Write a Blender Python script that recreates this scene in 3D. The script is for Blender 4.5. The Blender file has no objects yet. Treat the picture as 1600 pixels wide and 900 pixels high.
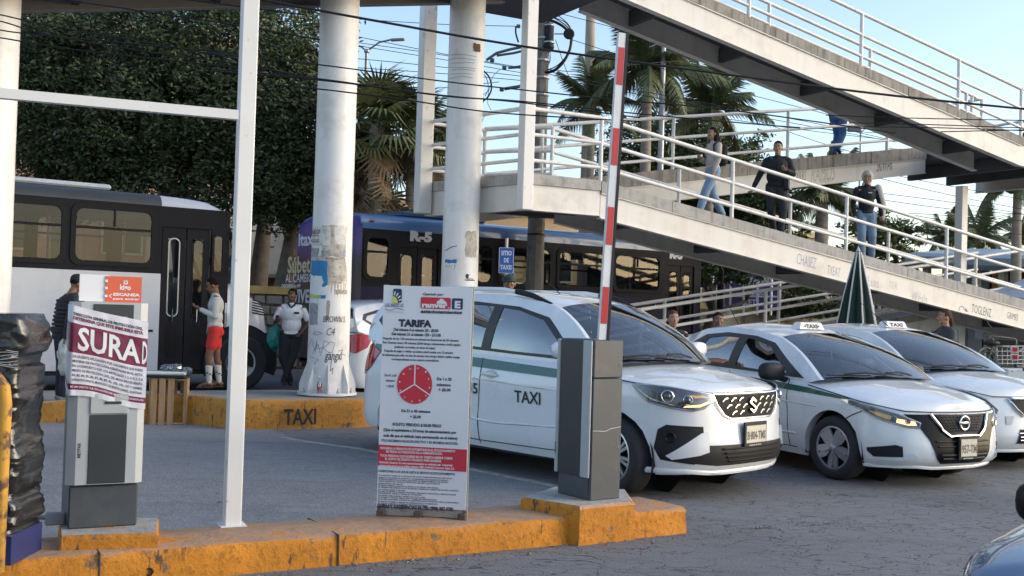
import bpy, bmesh, math, random
import numpy as np
from mathutils import Vector, Matrix, geometry
R = random.Random(7)
rad = math.radians
SC = bpy.context.scene
COL = SC.collection
FPX, CAMH, PITCH, ROLL = 1700.0, 1.55, 0.0212, 0.030
cF = Vector((0, math.cos(PITCH), math.sin(PITCH)))
cU0 = Vector((0, -math.sin(PITCH), math.cos(PITCH)))
cX = Vector((1, 0, 0)) * math.cos(ROLL) + cU0 * math.sin(ROLL)
cY = Vector((-1, 0, 0)) * math.sin(ROLL) + cU0 * math.cos(ROLL)
cam_d = bpy.data.cameras.new('camera')
cam = bpy.data.objects.new('camera', cam_d)
COL.objects.link(cam)
mw = Matrix((cX, cY, -cF)).transposed().to_4x4()
mw.translation = (0, 0, CAMH)
cam.matrix_world = mw
cam_d.sensor_width = 36
cam_d.lens = 36 * FPX / 1600
cam_d.clip_start = 0.05
cam_d.clip_end = 3000
SC.camera = cam
SUN_EL, SUN_AZ = rad(22), rad(92)          # azimuth clockwise from +Y
world = bpy.data.worlds.new('World')
SC.world = world
world.use_nodes = True
wn = world.node_tree.nodes
wl = world.node_tree.links
bg = wn['Background']
sky = wn.new('ShaderNodeTexSky')
sky.sky_type = 'NISHITA'
sky.sun_disc = False
sky.sun_elevation = SUN_EL
sky.sun_rotation = SUN_AZ
sky.altitude = 10
sky.air_density = 1.0
sky.dust_density = 1.6
sky.ozone_density = 1.0
wl.new(sky.outputs[0], bg.inputs[0])
bg.inputs[1].default_value = 0.15
sun_d = bpy.data.lights.new('sun', 'SUN')
sun = bpy.data.objects.new('sun', sun_d)
COL.objects.link(sun)
sd = Vector((math.sin(SUN_AZ) * math.cos(SUN_EL), math.cos(SUN_AZ) * math.cos(SUN_EL), math.sin(SUN_EL)))
sun.rotation_euler = sd.to_track_quat('Z', 'Y').to_euler()
sun_d.energy = 0.5
sun_d.angle = rad(60)
sun_d.color = (1.0, 0.98, 0.95)
SC.view_settings.view_transform = 'Standard'
SC.view_settings.look = 'None'
SC.view_settings.gamma = 1.0
SC.view_settings.exposure = 1.02
def ray(px, py):
 dx, dy = px - 800.0, py - 450.0
 u = dx * math.cos(ROLL) + dy * math.sin(ROLL)
 v = -dx * math.sin(ROLL) + dy * math.cos(ROLL)
 return cF + Vector((1, 0, 0)) * (u / FPX) - cU0 * (v / FPX)
CAM = Vector((0, 0, CAMH))
def P(px, py, Y):
 r = ray(px, py); return CAM + r * (Y / r.y)
def G(px, py, z=0.0):
 r = ray(px, py); return CAM + r * ((z - CAMH) / r.z)
def hit(O, th, px, py):
 """ray against the vertical plane through O with heading th -> (distance along heading, height)"""
 r = ray(px, py); c, s = math.cos(th), math.sin(th)
 t = (-O[0] * s + O[1] * c) / (-r.x * s + r.y * c)
 p = CAM + r * t
 return ((p.x - O[0]) * c + (p.y - O[1]) * s, p.z)
TH = rad(29)
Dv = Vector((math.cos(TH), math.sin(TH), 0))
Nv = Vector((-math.sin(TH), math.cos(TH), 0))
def W(u, v, z=0.0):
 return Dv * u + Nv * v + Vector((0, 0, z))
MATS = {}
def newmat(name):
 m = bpy.data.materials.new(name); m.use_nodes = True
 nt = m.node_tree; return m, nt, nt.nodes, nt.links, nt.nodes['Principled BSDF']
def rgba(c): return (c[0], c[1], c[2], 1)
def texco(nt, kind='Object', scale=(1, 1, 1)):
 tc = nt.nodes.new('ShaderNodeTexCoord'); mp = nt.nodes.new('ShaderNodeMapping')
 mp.inputs['Scale'].default_value = scale
 nt.links.new(tc.outputs[kind], mp.inputs[0]); return mp.outputs[0]
def noise(nt, vec, scale, detail=4, rough=.55, dist=0):
 n = nt.nodes.new('ShaderNodeTexNoise'); n.inputs['Scale'].default_value = scale
 n.inputs['Detail'].default_value = detail; n.inputs['Roughness'].default_value = rough
 n.inputs['Distortion'].default_value = dist
 if vec: nt.links.new(vec, n.inputs['Vector'])
 return n
def ramp(nt, fac, stops, mode='LINEAR'):
 r = nt.nodes.new('ShaderNodeValToRGB'); r.color_ramp.interpolation = mode
 e = r.color_ramp.elements
 while len(e) < len(stops): e.new(.5)
 for i, (p, c) in enumerate(stops):
  e[i].position = p; e[i].color = rgba(c) if not isinstance(c, (int, float)) else (c, c, c, 1)
 nt.links.new(fac, r.inputs[0]); return r.outputs[0]
def mix(nt, fac, a, b, mode='MIX'):
 m = nt.nodes.new('ShaderNodeMix'); m.data_type = 'RGBA'; m.blend_type = mode
 for sock, val in ((m.inputs[0], fac), (m.inputs[6], a), (m.inputs[7], b)):
  if hasattr(val, 'links'): nt.links.new(val, sock)
  elif isinstance(val, (int, float)): sock.default_value = val
  else: sock.default_value = rgba(val)
 return m.outputs[2]
def bump(nt, bs, h, strength=.3, dist=.01):
 b = nt.nodes.new('ShaderNodeBump'); b.inputs['Strength'].default_value = strength
 b.inputs['Distance'].default_value = dist
 nt.links.new(h, b.inputs['Height']); nt.links.new(b.outputs[0], bs.inputs['Normal'])
def pm(name, col, rough=.5, metal=0., var=.12, vs=3., bmp=0., bs=80., dirt=None, coat=0., spec=.5, streak=None, stretch=(1, 1, 1), dthr=(.52, .68)):
 if name in MATS: return MATS[name]
 m, nt, N, L, b = newmat(name)
 v = texco(nt, 'Object', stretch)
 n1 = noise(nt, v, vs)
 lo = tuple(c * (1 - var) for c in col); hi = tuple(min(1, c * (1 + var)) for c in col)
 c = ramp(nt, n1.outputs[0], [(.3, lo), (.7, hi)])
 if dirt:
  n2 = noise(nt, v, dirt[2], 6, .65)
  f = ramp(nt, n2.outputs[0], [(dthr[0], 0), (dthr[1], dirt[1])])
  c = mix(nt, f, c, dirt[0])
 if streak:
  v2 = texco(nt, 'Object', (streak[2], streak[2], streak[2] * .07))
  n3 = noise(nt, v2, 1.0, 5, .6)
  f = ramp(nt, n3.outputs[0], [(.5, 0), (.7, streak[1])])
  c = mix(nt, f, c, streak[0])
 L.new(c, b.inputs['Base Color'])
 rr = ramp(nt, n1.outputs[0], [(.3, max(.02, rough * .85)), (.7, min(1, rough * 1.15))])
 L.new(rr, b.inputs['Roughness'])
 b.inputs['Metallic'].default_value = metal
 b.inputs['Coat Weight'].default_value = coat
 b.inputs['Coat Roughness'].default_value = .04
 b.inputs['Specular IOR Level'].default_value = spec
 if bmp:
  n4 = noise(nt, v, bs, 4); bump(nt, b, n4.outputs[0], bmp, .01)
 MATS[name] = m; return m
def glassmat(name, tint, gloss=.9, base=.06, rough=.03):
 if name in MATS: return MATS[name]
 m, nt, N, L, b = newmat(name)
 N.remove(b)
 out = N['Material Output']
 tr = N.new('ShaderNodeBsdfTransparent'); tr.inputs[0].default_value = rgba(tint)
 gl = N.new('ShaderNodeBsdfGlossy'); gl.inputs[0].default_value = (gloss, gloss, gloss, 1)
 gl.inputs['Roughness'].default_value = rough
 v = texco(nt); n = noise(nt, v, 2.2, 2)
 bp = N.new('ShaderNodeBump'); bp.inputs['Strength'].default_value = .02; bp.inputs['Distance'].default_value = .03
 L.new(n.outputs[0], bp.inputs['Height']); L.new(bp.outputs[0], gl.inputs['Normal'])
 fr = N.new('ShaderNodeFresnel'); fr.inputs[0].default_value = 1.55
 ad = N.new('ShaderNodeMath'); ad.operation = 'ADD'; ad.use_clamp = True; ad.inputs[1].default_value = base
 L.new(fr.outputs[0], ad.inputs[0])
 mx = N.new('ShaderNodeMixShader')
 L.new(ad.outputs[0], mx.inputs[0]); L.new(tr.outputs[0], mx.inputs[1]); L.new(gl.outputs[0], mx.inputs[2])
 L.new(mx.outputs[0], out.inputs[0])
 MATS[name] = m; return m
def emit(name, col, s):
 m, nt, N, L, b = newmat(name)
 v = texco(nt); n = noise(nt, v, 30)
 c = ramp(nt, n.outputs[0], [(.3, tuple(x * .85 for x in col)), (.7, col)])
 L.new(c, b.inputs['Base Color']); L.new(c, b.inputs['Emission Color'])
 b.inputs['Emission Strength'].default_value = s
 MATS[name] = m; return m
WHITE = pm('white_steel_paint', (.72, .70, .66), .42, var=.05, vs=1.3, bmp=.08, bs=25, dirt=((.38, .34, .29), .35, 3.5))
WHITE2 = pm('white_column_paint', (.74, .73, .71), .45, var=.04, vs=1.0, bmp=.1, bs=9, dirt=((.45, .40, .34), .45, 2.0), streak=((.5, .46, .4), .3, 6))
SOFFIT = pm('shaded_soffit_paint', (.075, .08, .088), .7, var=.15, vs=2)  # unlit underside of the white steel, its shade put into the colour
CONC = pm('pale_concrete', (.42, .41, .38), .85, var=.15, vs=4, bmp=.35, bs=60, dirt=((.2, .19, .17), .5, 6))
COPING = pm('coping_concrete', (.40, .385, .355), .9, var=.14, vs=3, bmp=.4, bs=50, dirt=((.16, .15, .13), .55, 5), streak=((.17, .155, .135), .5, 9))
COPING_D = pm('stained_coping_concrete', (.33, .30, .26), .9, var=.2, vs=3, bmp=.5, bs=40, dirt=((.13, .12, .1), .6, 4), streak=((.09, .08, .065), .85, 11))
BLACK = pm('black_plastic', (.016, .016, .018), .55, var=.2, vs=12, spec=.3)
BLACKG = pm('gloss_black', (.010, .010, .012), .32, var=.2, vs=12, spec=.15)
RUBBER = pm('tyre_rubber', (.028, .028, .03), .8, var=.2, vs=30, bmp=.15, bs=120)
CHROME = pm('chrome', (.75, .76, .78), .12, 1.0, var=.04)
SILVER = pm('silver_alloy', (.5, .51, .53), .32, .85, var=.05)
CARWHITE = pm('white_car_paint', (.74, .76, .77), .28, var=.02, vs=1.0, coat=.9)
GREENP = pm('dark_green_stripe', (.012, .10, .075), .3, var=.05, coat=.5)
CGLASS = glassmat('tinted_side_glass', (.10, .12, .12), .95, .20)
WGLASS = glassmat('windscreen_glass', (.72, .80, .78), .9, .12)
LGLASS = glassmat('clear_lens', (.93, .95, .96), .9, 0.0)
INK = pm('black_ink', (.02, .02, .022), .6, var=.05)
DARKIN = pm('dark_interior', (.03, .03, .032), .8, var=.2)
GALV = pm('galvanised_steel', (.36, .37, .38), .45, .6, var=.1, vs=10)
WM = {}                                        # root -> world matrix
def tag(o, label, cat, group=None, kind=None):
 if label: o['label'] = label
 if cat: o['category'] = cat
 if group: o['group'] = group
 if kind: o['kind'] = kind
 return o
def thing(name, label, cat, loc=(0, 0, 0), rz=0.0, group=None):
 o = bpy.data.objects.new(name, None); COL.objects.link(o)
 o.empty_display_size = .2
 o.location = loc; o.rotation_euler = (0, 0, rz)
 WM[o] = Matrix.Translation(Vector(loc)) @ Matrix.Rotation(rz, 4, 'Z')
 return tag(o, label, cat, group)
class MB:
 def __init__(s): s.v = []; s.f = []; s.mi = []; s.cur = 0
 def add(s, vs, fs, mi=None):
  o = len(s.v); s.v += [Vector(p) for p in vs]
  s.f += [tuple(i + o for i in f) for f in fs]
  s.mi += [s.cur if mi is None else mi] * len(fs); return s
 def quad(s, a, b, c, d): return s.add([a, b, c, d], [(0, 1, 2, 3)])
 def box(s, c, size, M=None, ch=0.0):
  x, y, z = (k / 2 for k in size); c = Vector(c)
  if ch <= 0:
   vs = [Vector((a * x, b * y, e * z)) for a in (-1, 1) for b in (-1, 1) for e in (-1, 1)]
   fs = [(0, 1, 3, 2), (4, 6, 7, 5), (0, 4, 5, 1), (2, 3, 7, 6), (0, 2, 6, 4), (1, 5, 7, 3)]
  else:
   ch = min(ch, x * .9, y * .9, z * .9)
   vs = []; fs = []
   ix = {}
   for a in (-1, 1):
    for b in (-1, 1):
     for e in (-1, 1):
      ix[(a, b, e)] = len(vs)
      vs += [Vector((a * x, b * (y - ch), e * (z - ch))), Vector((a * (x - ch), b * y, e * (z - ch))), Vector((a * (x - ch), b * (y - ch), e * z))]
   g = lambda a, b, e, k: ix[(a, b, e)] + k
   for a in (-1, 1): fs.append(tuple(g(a, b, e, 0) for b, e in ((-1, -1), (1, -1), (1, 1), (-1, 1))))
   for b in (-1, 1): fs.append(tuple(g(a, b, e, 1) for a, e in ((-1, -1), (1, -1), (1, 1), (-1, 1))))
   for e in (-1, 1): fs.append(tuple(g(a, b, e, 2) for a, b in ((-1, -1), (1, -1), (1, 1), (-1, 1))))
   for b in (-1, 1):
    for e in (-1, 1): fs.append((g(-1, b, e, 1), g(1, b, e, 1), g(1, b, e, 2), g(-1, b, e, 2)))
   for a in (-1, 1):
    for e in (-1, 1): fs.append((g(a, -1, e, 0), g(a, 1, e, 0), g(a, 1, e, 2), g(a, -1, e, 2)))
   for a in (-1, 1):
    for b in (-1, 1): fs.append((g(a, b, -1, 0), g(a, b, 1, 0), g(a, b, 1, 1), g(a, b, -1, 1)))
   for a in (-1, 1):
    for b in (-1, 1):
     for e in (-1, 1): fs.append((g(a, b, e, 0), g(a, b, e, 1), g(a, b, e, 2)))
  if M is not None: vs = [M @ p for p in vs]
  return s.add([p + c for p in vs], fs)
 def hexa(s, b, t):
  """8-corner block: b = 4 bottom points, t = 4 top points"""
  return s.add(list(b) + list(t), [(0, 3, 2, 1), (4, 5, 6, 7), (0, 1, 5, 4), (1, 2, 6, 5), (2, 3, 7, 6), (3, 0, 4, 7)])
 def tube(s, pts, r, n=8, cap=True, r1=None):
  pts = [Vector(p) for p in pts]; m = len(pts); rings = []
  up = None
  for i, p in enumerate(pts):
   t = (pts[min(i + 1, m - 1)] - pts[max(i - 1, 0)]).normalized()
   if up is None:
    up = Vector((0, 0, 1)) if abs(t.z) < .9 else Vector((1, 0, 0))
   a = t.cross(up).normalized(); b = a.cross(t).normalized(); up = b
   rr = r[i] if isinstance(r, (list, tuple)) else (r if r1 is None else r + (r1 - r) * i / (m - 1))
   rings.append([p + (a * math.cos(2 * math.pi * k / n) + b * math.sin(2 * math.pi * k / n)) * rr for k in range(n)])
  vs = [q for g in rings for q in g]; fs = []
  for i in range(m - 1):
   for k in range(n):
    fs.append((i * n + k, i * n + (k + 1) % n, (i + 1) * n + (k + 1) % n, (i + 1) * n + k))
  if cap: fs += [tuple(range(n))[::-1], tuple((m - 1) * n + k for k in range(n))]
  return s.add(vs, fs)
 def lathe(s, prof, n=24, M=None, cap=False, a0=0., a1=2 * math.pi):
  """prof: list of (r, z)"""
  full = abs(a1 - a0 - 2 * math.pi) < 1e-4
  cols = n if full else n + 1
  vs = []
  for (r, z) in prof:
   for k in range(cols):
    a = a0 + (a1 - a0) * k / n
    vs.append(Vector((r * math.cos(a), r * math.sin(a), z)))
  fs = []
  for i in range(len(prof) - 1):
   for k in range(n):
    k2 = (k + 1) % cols
    fs.append((i * cols + k, i * cols + k2, (i + 1) * cols + k2, (i + 1) * cols + k))
  if cap: fs += [tuple(range(cols))[::-1], tuple((len(prof) - 1) * cols + k for k in range(cols))]
  if M is not None: vs = [M @ p for p in vs]
  return s.add(vs, fs)
 def prism(s, poly, z0, z1, M=None):
  n = len(poly)
  vs = [Vector((p[0], p[1], z0)) for p in poly] + [Vector((p[0], p[1], z1)) for p in poly]
  fs = [tuple(range(n))[::-1], tuple(range(n, 2 * n))] + [(i, (i + 1) % n, n + (i + 1) % n, n + i) for i in range(n)]
  if M is not None: vs = [M @ p for p in vs]
  return s.add(vs, fs)
 def sphere(s, c, r, n=12, m=8, M=None, sc=(1, 1, 1)):
  c = Vector(c); vs = []; fs = []
  for i in range(m + 1):
   a = math.pi * i / m
   for k in range(n):
    b = 2 * math.pi * k / n
    vs.append(Vector((math.sin(a) * math.cos(b) * r * sc[0], math.sin(a) * math.sin(b) * r * sc[1], math.cos(a) * r * sc[2])))
  for i in range(m):
   for k in range(n):
    q = (i * n + k, (i + 1) * n + k, (i + 1) * n + (k + 1) % n, i * n + (k + 1) % n)
    if i == 0: q = (q[0], q[1], q[2])
    elif i == m - 1: q = (q[0], q[1], q[3])
    fs.append(q)
  if M is not None: vs = [M @ p for p in vs]
  return s.add([c + p for p in vs], fs)
 def mesh(s, name):
  me = bpy.data.meshes.new(name); me.from_pydata([tuple(p) for p in s.v], [], s.f); me.update(); return me
 def build(s, name, mats, parent=None, local=False, smooth=None, fixn=True, label=None, merge=0):
  me = s.mesh(name)
  mats = mats if isinstance(mats, (list, tuple)) else [mats]
  for m in mats: me.materials.append(m)
  if len(mats) > 1: me.polygons.foreach_set('material_index', s.mi)
  if merge or fixn:
   bm = bmesh.new(); bm.from_mesh(me)
   if merge: bmesh.ops.remove_doubles(bm, verts=bm.verts, dist=merge)
   if fixn: bmesh.ops.recalc_face_normals(bm, faces=bm.faces)
   bm.to_mesh(me); bm.free()
  if smooth is not None:
   me.shade_smooth() if hasattr(me, 'shade_smooth') else me.polygons.foreach_set('use_smooth', [True] * len(me.polygons))
   if smooth < 179: me.set_sharp_from_angle(angle=rad(smooth))
  o = bpy.data.objects.new(name, me); COL.objects.link(o)
  if parent is not None:
   o.parent = parent
   if not local: o.matrix_parent_inverse = WM[parent].inverted()
   WM[o] = WM[parent] if local else Matrix.Identity(4)
  else: WM[o] = Matrix.Identity(4)
  if label: o['label'] = label
  return o
def inst(src, parent, M=None, name=None, local=True):
 c = src.copy(); COL.objects.link(c); c.parent = parent
 if M is not None: c.matrix_basis = M
 if name: c.name = name
 WM[c] = WM.get(parent, Matrix.Identity(4)); return c
def copy_tree(o, loc=None, rz=None, label=None):
 c = o.copy(); COL.objects.link(c)
 if loc is not None: c.location = loc
 if rz is not None: c.rotation_euler = (0, 0, rz)
 if label: c['label'] = label
 def rec(a, b):
  for ch in [x for x in bpy.data.objects if x.parent == a]:
   d = ch.copy(); COL.objects.link(d); d.parent = b; rec(ch, d)
 rec(o, c); return c
def rotM(a, b, c):
 """3x3 frame from two axes"""
 return Matrix((a, b, c)).transposed()
TXC = {}
def text2d(txt, size=1.0, bold=0.0, align='LEFT', shear=0.0, sx=1.0, spacing=1.0, res=2):
 key = (txt, size, bold, align, shear, sx, spacing)
 if key in TXC: return TXC[key]
 cu = bpy.data.curves.new('t', 'FONT'); cu.body = txt; cu.size = size; cu.offset = bold; cu.align_x = align
 cu.shear = shear; cu.resolution_u = res; cu.space_character = spacing; cu.fill_mode = 'FRONT'
 o = bpy.data.objects.new('t', cu); COL.objects.link(o)
 dg = bpy.context.evaluated_depsgraph_get(); ev = o.evaluated_get(dg); me = ev.to_mesh()
 vs = [(v.co.x * sx, v.co.y) for v in me.vertices]; fs = [tuple(p.vertices) for p in me.polygons]
 ev.to_mesh_clear(); bpy.data.objects.remove(o); bpy.data.curves.remove(cu)
 TXC[key] = (vs, fs); return vs, fs
def addtext(mb, txt, fn, size, bold=0.0, align='LEFT', shear=0., sx=1., spacing=1., at=(0, 0), mi=None, fit=None):
 vs, fs = text2d(txt, size, bold, align, shear, sx, spacing)
 if fit and vs:
  w = max(v[0] for v in vs) - min(v[0] for v in vs)
  k = fit / w if w > 0 else 1; vs = [(v[0] * k, v[1]) for v in vs]
 if vs: mb.add([fn(v[0] + at[0], v[1] + at[1]) for v in vs], fs, mi)
def planefn(o, ax, ay):
 o, ax, ay = Vector(o), Vector(ax).normalized(), Vector(ay).normalized()
 return lambda x, y: o + ax * x + ay * y
def polyfill(poly, step=.06):
 """2D polygon -> dense triangles inside (verts2d, tris)"""
 pts = []
 n = len(poly)
 for i in range(n):
  a, b = Vector(poly[i]), Vector(poly[(i + 1) % n]); L = (b - a).length; k = max(1, int(L / step))
  for j in range(k): pts.append(a.lerp(b, j / k))
 m = len(pts)
 xs = [p[0] for p in poly]; ys = [p[1] for p in poly]
 inner = []
 x = min(xs) + step * .5
 while x < max(xs):
  y = min(ys) + step * .5
  while y < max(ys):
   if inpoly((x, y), poly) and min(((Vector((x, y)) - q).length for q in pts)) > step * .45: inner.append(Vector((x, y)))
   y += step
  x += step
 allp = pts + inner
 r = geometry.delaunay_2d_cdt(allp, [], [list(range(m))], 1, 1e-6)
 return [(v[0], v[1]) for v in r[0]], [tuple(f) for f in r[2]]
def inpoly(p, poly):
 x, y = p; c = False; n = len(poly); j = n - 1
 for i in range(n):
  xi, yi = poly[i][0], poly[i][1]; xj, yj = poly[j][0], poly[j][1]
  if (yi > y) != (yj > y) and x < (xj - xi) * (y - yi) / (yj - yi) + xi: c = not c
  j = i
 return c
def rrect(x0, x1, y0, y1, r, n=4):
 out = []
 for cx, cy, a0 in ((x1 - r, y1 - r, 0), (x0 + r, y1 - r, 90), (x0 + r, y0 + r, 180), (x1 - r, y0 + r, 270)):
  for k in range(n + 1):
   a = rad(a0 + 90 * k / n); out.append((cx + r * math.cos(a), cy + r * math.sin(a)))
 return out
def ellipse(cx, cy, rx, ry, n=20): return [(cx + rx * math.cos(2 * math.pi * k / n), cy + ry * math.sin(2 * math.pi * k / n)) for k in range(n)]
def asphalt(name, base, crack=.6, cs=2.2, spk=.25, rough=.9):
 m, nt, N, L, b = newmat(name)
 v = texco(nt)
 big = noise(nt, v, .5, 5, .6); fine = noise(nt, v, 55, 3, .7); mid = noise(nt, v, 6, 5, .65)
 c = ramp(nt, big.outputs[0], [(.3, tuple(x * .8 for x in base)), (.7, tuple(x * 1.2 for x in base))])
 c = mix(nt, ramp(nt, fine.outputs[0], [(.45, 0), (.75, spk)]), c, tuple(min(1, x * 3.2) for x in base))
 c = mix(nt, ramp(nt, mid.outputs[0], [(.5, 0), (.75, .35)]), c, tuple(x * .55 for x in base))
 st = noise(nt, v, .33, 3, .5); c = mix(nt, ramp(nt, st.outputs[0], [(.56, 0), (.70, .45)]), c, tuple(x * .45 for x in base))
 tm = noise(nt, texco(nt, 'Object', (.25, 2.6, 1)), 1.0, 4, .6); c = mix(nt, ramp(nt, tm.outputs[0], [(.55, 0), (.72, .30)]), c, tuple(x * .5 for x in base))
 vs = texco(nt, 'Object', (1, 1.6, 1))
 wob = noise(nt, vs, 1.6, 4, .6)
 add = N.new('ShaderNodeVectorMath'); add.operation = 'MULTIPLY_ADD'; add.inputs[1].default_value = (.9, .9, 0)
 L.new(wob.outputs['Color'], add.inputs[0]); L.new(vs, add.inputs[2])
 vo = N.new('ShaderNodeTexVoronoi'); vo.feature = 'DISTANCE_TO_EDGE'; vo.inputs['Scale'].default_value = cs
 L.new(add.outputs[0], vo.inputs['Vector'])
 ck = ramp(nt, vo.outputs[0], [(0.0, 1), (.028, 0)])
 br = noise(nt, v, 1.1, 4, .6)
 keep = ramp(nt, br.outputs[0], [(.36, .15 * crack), (.50, crack)])
 mm = N.new('ShaderNodeMath'); mm.operation = 'MULTIPLY'; L.new(ck, mm.inputs[0]); L.new(keep, mm.inputs[1])
 c = mix(nt, mm.outputs[0], c, tuple(x * .18 for x in base))
 L.new(c, b.inputs['Base Color']); b.inputs['Roughness'].default_value = rough
 sub = N.new('ShaderNodeMath'); sub.operation = 'SUBTRACT'; L.new(fine.outputs[0], sub.inputs[0]); L.new(mm.outputs[0], sub.inputs[1])
 bump(nt, b, sub.outputs[0], .55, .012)
 MATS[name] = m; return m
ASPH = asphalt('cracked_asphalt', (.155, .158, .162), .95, 4.2, .22)
ASPH2 = asphalt('coarse_asphalt', (.175, .178, .182), .15, 1.2, .5)
ASPH3 = asphalt('street_asphalt', (.14, .143, .147), .2, 1.0, .2)
def sheet(name, poly, z, mat, kind='structure'):
 mb = MB(); mb.add([(p[0], p[1], z) for p in poly], [tuple(range(len(poly)))])
 o = mb.build(name, mat, fixn=False)
 if o.data.polygons[0].normal.z < 0: o.data.flip_normals()
 if kind: o['kind'] = kind
 return o
sheet('ground', [(-900, -60), (900, -60), (900, 1500), (-900, 1500)], -.008, ASPH3)
LW = lambda u, v: (W(u, v).x, W(u, v).y)
sheet('road', [LW(-12, -2), LW(40, -2), LW(40, 16.0), LW(-12, 16.0)], 0.0, ASPH)
sa = [G(470, 690), G(560, 702), G(850, 757)]
sheet('driveway', [LW(-9, 6.5), LW(4.2, 6.5), (sa[2].x + .6, sa[2].y - .25), (sa[2].x, sa[2].y), (sa[1].x, sa[1].y), (sa[0].x, sa[0].y), (-3.3, 14.2), (-12, 14.2)], .004, ASPH2)
mb = MB()
pp = [P(430, 684, 1)] and [G(440, 684.5), G(470, 690), G(560, 702), G(700, 727), G(850, 757), G(900, 769)]
for a, b_ in zip(pp[:-1], pp[1:]):
 n_ = Vector((-(b_ - a).y, (b_ - a).x, 0)).normalized() * .035
 mb.hexa([a - n_, b_ - n_, b_ + n_, a + n_], [q + Vector((0, 0, .014)) for q in (a - n_, b_ - n_, b_ + n_, a + n_)])
o = mb.build('concrete_seam', pm('seam_concrete', (.36, .33, .29), .9, var=.2, vs=5, dirt=((.12, .12, .12), .6, 7))); o['kind'] = 'structure'
def kerbmat(name, paint, worn, gx):
 m, nt, N, L, b = newmat(name)
 v = texco(nt)
 n1 = noise(nt, v, 5, 6, .65); n2 = noise(nt, v, 16, 5, .7); n3 = noise(nt, v, 2.1, 5, .6)
 c = ramp(nt, n3.outputs[0], [(.3, tuple(x * .78 for x in paint)), (.7, tuple(min(1, x * 1.15) for x in paint))])
 c = mix(nt, ramp(nt, n2.outputs[0], [(.52, 0), (.64, .65)]), c, tuple(x * .45 for x in paint))
 c = mix(nt, ramp(nt, n1.outputs[0], [(.59, 0), (.63, .85)]), c, (.13, .115, .095))
 vv = texco(nt, 'Object', (26, 5, 5)); n5 = noise(nt, vv, 1, 4, .6)
 sc_ = ramp(nt, n5.outputs[0], [(.60, 0), (.65, .85)])
 n6 = noise(nt, v, 1.3, 2); sc2 = ramp(nt, n6.outputs[0], [(.44, 0), (.54, 1)])
 q = N.new('ShaderNodeMath'); q.operation = 'MULTIPLY'; L.new(sc_, q.inputs[0]); L.new(sc2, q.inputs[1])
 c = mix(nt, q.outputs[0], c, (.035, .033, .03))
 geo = N.new('ShaderNodeNewGeometry'); sep = N.new('ShaderNodeSeparateXYZ'); L.new(geo.outputs['True Normal'], sep.inputs[0])
 top = ramp(nt, sep.outputs['Z'], [(.6, 0), (.85, 1)])
 tc_ = ramp(nt, n1.outputs[0], [(.35, tuple(x * .8 for x in worn)), (.55, worn), (.66, paint)])
 tc_ = mix(nt, ramp(nt, n2.outputs[0], [(.55, 0), (.7, .5)]), tc_, (.12, .1, .08))
 c = mix(nt, top, c, tc_)
 L.new(c, b.inputs['Base Color']); b.inputs['Roughness'].default_value = .75
 bump(nt, b, n2.outputs[0], .7, .02)
 MATS[name] = m; return m
KERB = kerbmat('worn_orange_kerb_paint', (.60, .225, .014), (.44, .27, .16), 1)
KERB2 = kerbmat('far_orange_kerb_paint', (.50, .22, .03), (.36, .26, .17), 1)
def kerb_run(mb, pts, wdt, z1, ch=.025, seg=.12, jit=.008, side=1):
 """front line pts (world xy), width behind it; rough hand-made edges"""
 line = []
 for a, b in zip(pts[:-1], pts[1:]):
  a, b = Vector((a[0], a[1], 0)), Vector((b[0], b[1], 0)); k = max(1, int((b - a).length / seg))
  for j in range(k): line.append(a.lerp(b, j / k))
 line.append(Vector((pts[-1][0], pts[-1][1], 0)))
 rows = []
 for i, p in enumerate(line):
  t = (line[min(i + 1, len(line) - 1)] - line[max(i - 1, 0)]).normalized(); n = Vector((-t.y, t.x, 0)) * side
  zz = z1(i / (len(line) - 1)) if callable(z1) else z1
  j = lambda: R.uniform(-jit, jit)
  prof = [(0, -.02), (.004 + j(), zz * .35), (.008 + j(), zz * .72), (.012 + j(), zz - ch + j() * .6), (ch * .5 + .012, zz - ch * .25 + j() * .4), (ch * 1.6 + .012, zz + j() * .3), (wdt * .5, zz + .004 + j() * .3), (wdt - ch * 1.5, zz + j() * .3), (wdt - .01, zz - ch), (wdt, -.02)]
  rows.append([p + n * a_ + Vector((0, 0, z_)) for a_, z_ in prof])
 m = len(rows[0]); vs = [q for r_ in rows for q in r_]
 fs = [(i * m + k, (i + 1) * m + k, (i + 1) * m + k + 1, i * m + k + 1) for i in range(len(rows) - 1) for k in range(m - 1)]
 fs += [tuple(range(m)), tuple((len(rows) - 1) * m + k for k in range(m))[::-1]]
 mb.add(vs, fs)
mb = MB()
kerb_run(mb, [LW(-6, 6.19), LW(4.75, 6.19), LW(4.93, 6.21)], .56, .18)
kb = mb.build('kerb', KERB, smooth=50); kb['kind'] = 'structure'
mb = MB()                                                 # raised bases cast onto the kerb
a37 = rad(34); ea = Vector((math.cos(a37), math.sin(a37), 0)); eb = Vector((-math.sin(a37), math.cos(a37), 0))
def block(mb, poly, z0, z1, ch=.02):
 n = len(poly); c = sum((Vector((p[0], p[1], 0)) for p in poly), Vector()) / n
 rows = [(0, z0), (0, z0 + (z1 - z0) * .4), (.004, z1 - ch), (ch, z1)]
 vs = []
 for ins, z in rows:
  for p in poly:
   q = Vector((p[0], p[1], 0)); d_ = (c - q).normalized(); q = q + d_ * ins + Vector((R.uniform(-.004, .004), R.uniform(-.004, .004), 0)); q.z = z; vs.append(q)
 fs = [(i * n + k, i * n + (k + 1) % n, (i + 1) * n + (k + 1) % n, (i + 1) * n + k) for i in range(len(rows) - 1) for k in range(n)]
 fs.append(tuple((len(rows) - 1) * n + k for k in range(n)))
 mb.add(vs, fs)
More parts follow.
